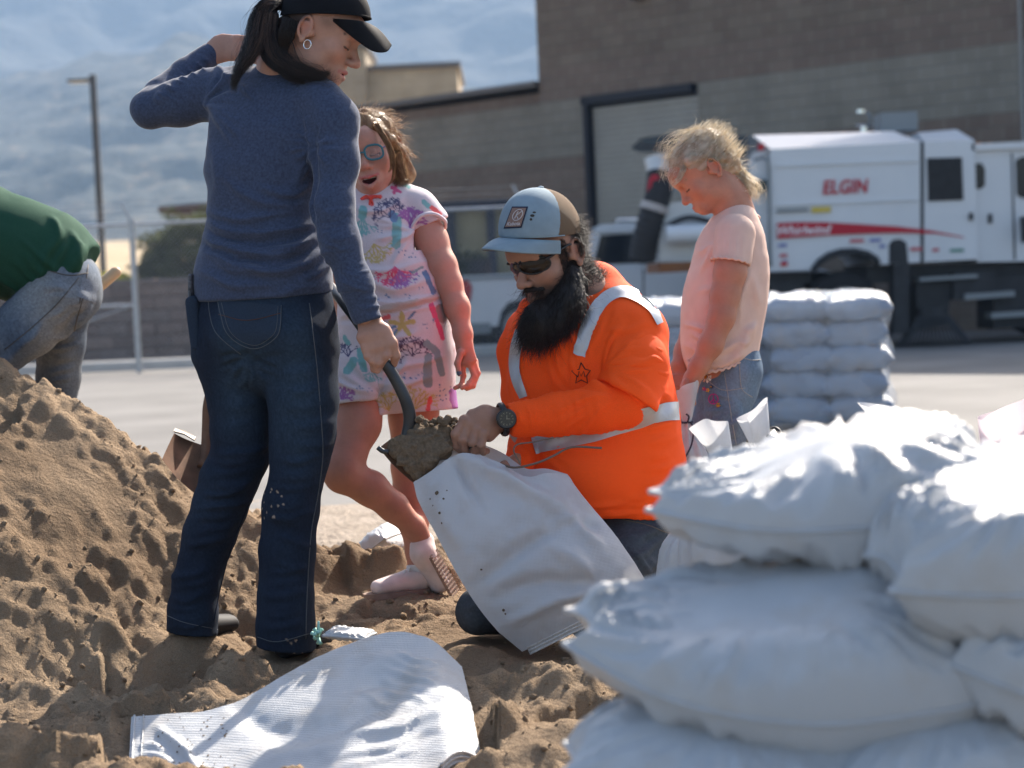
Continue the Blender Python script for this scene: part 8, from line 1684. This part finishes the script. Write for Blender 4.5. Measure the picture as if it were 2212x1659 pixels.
# ---- shovels
M_steel = mat('worn_black_steel', (.05, .055, .062), .38, .5, .7, noise=(14, .3)); M_rust = mat('rusty_steel', (.16, .085, .05), .65, .4, .4, noise=(18, .4)); M_hand = mat('ash_handle', (.50, .34, .20), .5, .4, noise=(12, .15)); M_load = mat('shaded_sand_load', (.135, .098, .066), .95, .1, noise=(150, .3), bump=(110, .8, .006))  # shovel load darker than the pile: shade of its near face put into the colour
def shovels():
    J = at
    e = empty('shovel', J(885, 960, 5.1)); tag(e, 'black-shafted shovel in the woman\'s fist tipping sand into the open bag', 'shovel')
    sh = smooth_path([J(829, 779, 5.075), J(846, 806, 5.08), J(862, 834, 5.085), J(876, 864, 5.09), J(884, 892, 5.095), J(885, 915, 5.10), J(880, 945, 5.105)], 6); MB().tube(sh, np.linspace(.0145, .0175, len(sh)), 14).build('socket', M_steel, e, True)
    MB().tube(smooth_path([J(831, 782, 5.075), J(800, 735, 5.10), J(752, 668, 5.16), J(690, 590, 5.42), J(640, 540, 5.55)], 6), .0135, 12).build('handle', M_steel, e, True)
    T = [(888, 930, 5.13), (935, 915, 5.15), (992, 922, 5.16)]; B = [(818, 968, 5.06), (850, 1005, 5.04), (892, 1042, 5.06), (900, 1040, 5.08)]; L = [(888, 930, 5.13), (850, 945, 5.10), (818, 968, 5.06)]; R = [(992, 922, 5.16), (975, 985, 5.13), (940, 1020, 5.10), (900, 1040, 5.08)]
    C = coons(T, B, L, R, 20, 20); U, Vv = np.meshgrid(np.linspace(0, 1, 20), np.linspace(0, 1, 20)); v = at_grid(C[..., 0], C[..., 1], C[..., 2] + .01 + .02 * np.sin(np.pi * U)); f = grid_faces(20, 20); o = obj('blade', np.vstack([v, v + _F * .003]), np.vstack([f, f[:, ::-1] + 400]), M_rust, e); fixn(o)
    MB().tube(smooth_path([J(816, 966, 5.05), J(826, 974, 5.05), J(838, 976, 5.055)], 4), .007, 6).build('blade_step', M_steel, e, True)
    F = Field(*bounds([J(815, 900, 5.2), J(1000, 1045, 5.02)], .05), .0034)
    for a, b, ra, rb in (((905, 945, 5.10), (965, 935, 5.12), .040, .038), ((880, 968, 5.08), (950, 965, 5.10), .036, .044), ((890, 1000, 5.07), (930, 990, 5.08), .036, .042), ((850, 968, 5.07), (880, 985, 5.07), .018, .036), ((898, 1022, 5.07), (915, 1010, 5.08), .018, .030), ((835, 966, 5.06), (858, 962, 5.07), .010, .018)): F.cap(J(*a), J(*b), ra, rb, k=.02)
    F.plane(J(930, 912, 5.1), nrm(imgv(.02, 1, -.15)), .006); F.plane(J(858, 1006, 5.06), nrm(imgv(-.70, -.71, 0)), .006); F.plane(J(950, 1000, 5.06), nrm(imgv(.72, -.69, 0)), .012); F.plane(J(992, 950, 5.1), nrm(imgv(1, 0, 0)), .01); F.plane(J(865, 935, 5.06), nrm(imgv(-.55, .83, 0)), .008); F.plane(J(900, 970, 5.045), nrm(imgv(-.1, .1, 1)), .012)
    F.disp(lambda p: .010 * (1 - 2 * np.abs(noise3(p * 26))) * .8 + .005 * noise3(p * 75) + .002 * noise3(p * 170), .03); v, f = F.mesh(0); tag(obj('sand_load', v, f, M_load), 'heap of brown sand carried on the shovel blade', 'sand')
    g = np.random.default_rng(9); mb = MB()
    for _ in range(34):
        c = J(g.uniform(890, 985), g.uniform(904, 922), g.uniform(5.07, 5.14)); r = g.uniform(.003, .012); q = g.normal(size=(3, 3)); q, _r2 = np.linalg.qr(q); mb.box(c, (r * 2, r * 1.6, r * 1.5), q, bevel=r * .4)
    tag(mb.build('sand_crumbs', M_load), 'small sand clods crowning the shovel load', 'sand', kind='stuff')
    e = empty('shovel', J(440, 1040, 5.6)); tag(e, 'rusty shovel standing in the pile behind the woman\'s leg', 'shovel')
    T = [(376, 936, 5.58), (400, 948, 5.60), (440, 962, 5.60), (462, 960, 5.58)]; B = [(350, 992, 5.50), (380, 1030, 5.50), (420, 1065, 5.52), (448, 1075, 5.54)]; L = [(376, 936, 5.58), (362, 965, 5.54), (350, 992, 5.50)]; R = [(462, 960, 5.58), (458, 1020, 5.56), (448, 1075, 5.54)]
    C = coons(T, B, L, R, 16, 16); U, Vv = np.meshgrid(np.linspace(0, 1, 16), np.linspace(0, 1, 16)); v = at_grid(C[..., 0], C[..., 1], C[..., 2] + .02 * np.sin(np.pi * U)); f = grid_faces(16, 16); fixn(obj('blade', np.vstack([v, v + _F * .003]), np.vstack([f, f[:, ::-1] + 256]), M_rust, e))
    st = [at_grid(np.array([a]), np.array([b]), np.array([c]))[0] for a, b, c in ((375, 934, 5.585), (398, 940, 5.60), (420, 953, 5.605))]; MB().prism([st[0], st[1], st[2], st[2] + V(0, .03, .006), st[1] + V(0, .03, .006), st[0] + V(0, .03, .006)], (0, 0, .004)).build('foot_step', mat('bright_worn_steel', (.20, .17, .14), .6, .4, .3), e); MB().tube(smooth_path([J(440, 1010, 5.57), J(448, 970, 5.59), J(450, 920, 5.60), J(452, 870, 5.60), J(470, 800, 5.60), J(500, 700, 5.60)], 6), np.linspace(.020, .0145, 31), 12).build('socket', M_rust, e, True); MB().tube([J(500, 700, 5.60), J(560, 480, 5.62)], .0155, 12).build('handle', M_hand, e, True)
    e = empty('shovel', J(60, 800, 6.7)); tag(e, 'pale wooden shovel handle poking out behind the person in green', 'shovel'); a, b = J(250, 588, 6.75), J(-40, 832, 6.60); d = nrm(a - b); MB().tube([b, a, a + d * .012, a + d * .018], [.019, .020, .016, .006], 14).build('handle', M_hand, e, True); MB().prism([b + V(-.1, -.1, .02), b + V(.1, -.1, .02), b + V(.08, -.1, -.2), b + V(0, -.1, -.28), b + V(-.08, -.1, -.2)], (0, .004, 0)).build('blade', M_rust, e)
shovels()
# ---- wrapped pallets
M_wrap = mat('stretch_wrap', (.62, .68, .75), .08, .9, alpha=.26, bump=(14, 1.0, .06)); M_pb = bagmat('pallet_bag', (.27, .32, .40), .05, .3)
def pallet(cx0, cx1, d, layers, label, seed, rot):
    a, b = ground(cx0, 950, .0), ground(cx1, 950, .0); x0, x1 = at(cx0, 900, d)[0], at(cx1, 900, d)[0]; c = V((x0 + x1) / 2, d + .5, 0); e = empty('wrapped_pallet', c); tag(e, label, 'pallet', 'wrapped pallets of filled bags in the yard'); hw = (x1 - x0) / 2; hd = .5; R = np.array([[math.cos(rot), -math.sin(rot), 0], [math.sin(rot), math.cos(rot), 0], [0, 0, 1]])
    for k in range(5): MB().box(c + R @ V(-hw + (k + .5) * hw * .4, 0, .125), (hw * .3, hd * 2, .02), R).build('deck_board', mat('pallet_wood', (.30, .21, .13), .85, noise=(9, .25)), e)
    for k in range(3): MB().box(c + R @ V(0, -hd * .9 + hd * .9 * k, .06), (hw * 2, .09, .10), R).build('stringer', mat('pallet_wood', (.3, .2, .1)), e)
    g = np.random.default_rng(seed); t = .155
    for l in range(layers):
        for i in range(2):
            for j in range(2):
                q = c + R @ V((-.5 + i) * hw * 1.0 + g.uniform(-.02, .02), (-.5 + j) * hd + g.uniform(-.02, .02), .135 + t * (l + .45)); sandbag(q, R @ V(1, g.uniform(-.06, .06), 0), (g.uniform(-.04, .04), g.uniform(-.04, .04), 1), hw * .57, hd * .57, t * .64, [], None, seed + l * 4 + i * 2 + j, noise_amp=.012, mt=M_pb, parent=e, name='bag', n=(30, 24), full=.34)
    F = Field(*bounds([c + V(0, 0, .1), c + V(0, 0, .2 + t * layers)], max(hw, hd) * 1.35), .02); F.box(c + V(0, 0, .10 + t * layers / 2), (hw * 1.09, hd * 1.09, t * layers / 2 + .05), R, r=.09, k=0)
    F.disp(lambda p: .045 * noise3(p * V(3, 3, 5) + seed) + .026 * (1 - 2 * np.abs(noise3(p * V(8, 8, 5) + seed))) , .08); v, f = F.mesh(1); obj('stretch_wrap', v, f, M_wrap, e)
pallet(1395, 1672, 12.4, 5, 'left wrapped pallet of white bags behind the blonde girl', 30, .05); pallet(1690, 1945, 12.1, 5, 'right wrapped pallet of white bags, nearest the street sweeper', 60, -.12)
build_sand()
haze()
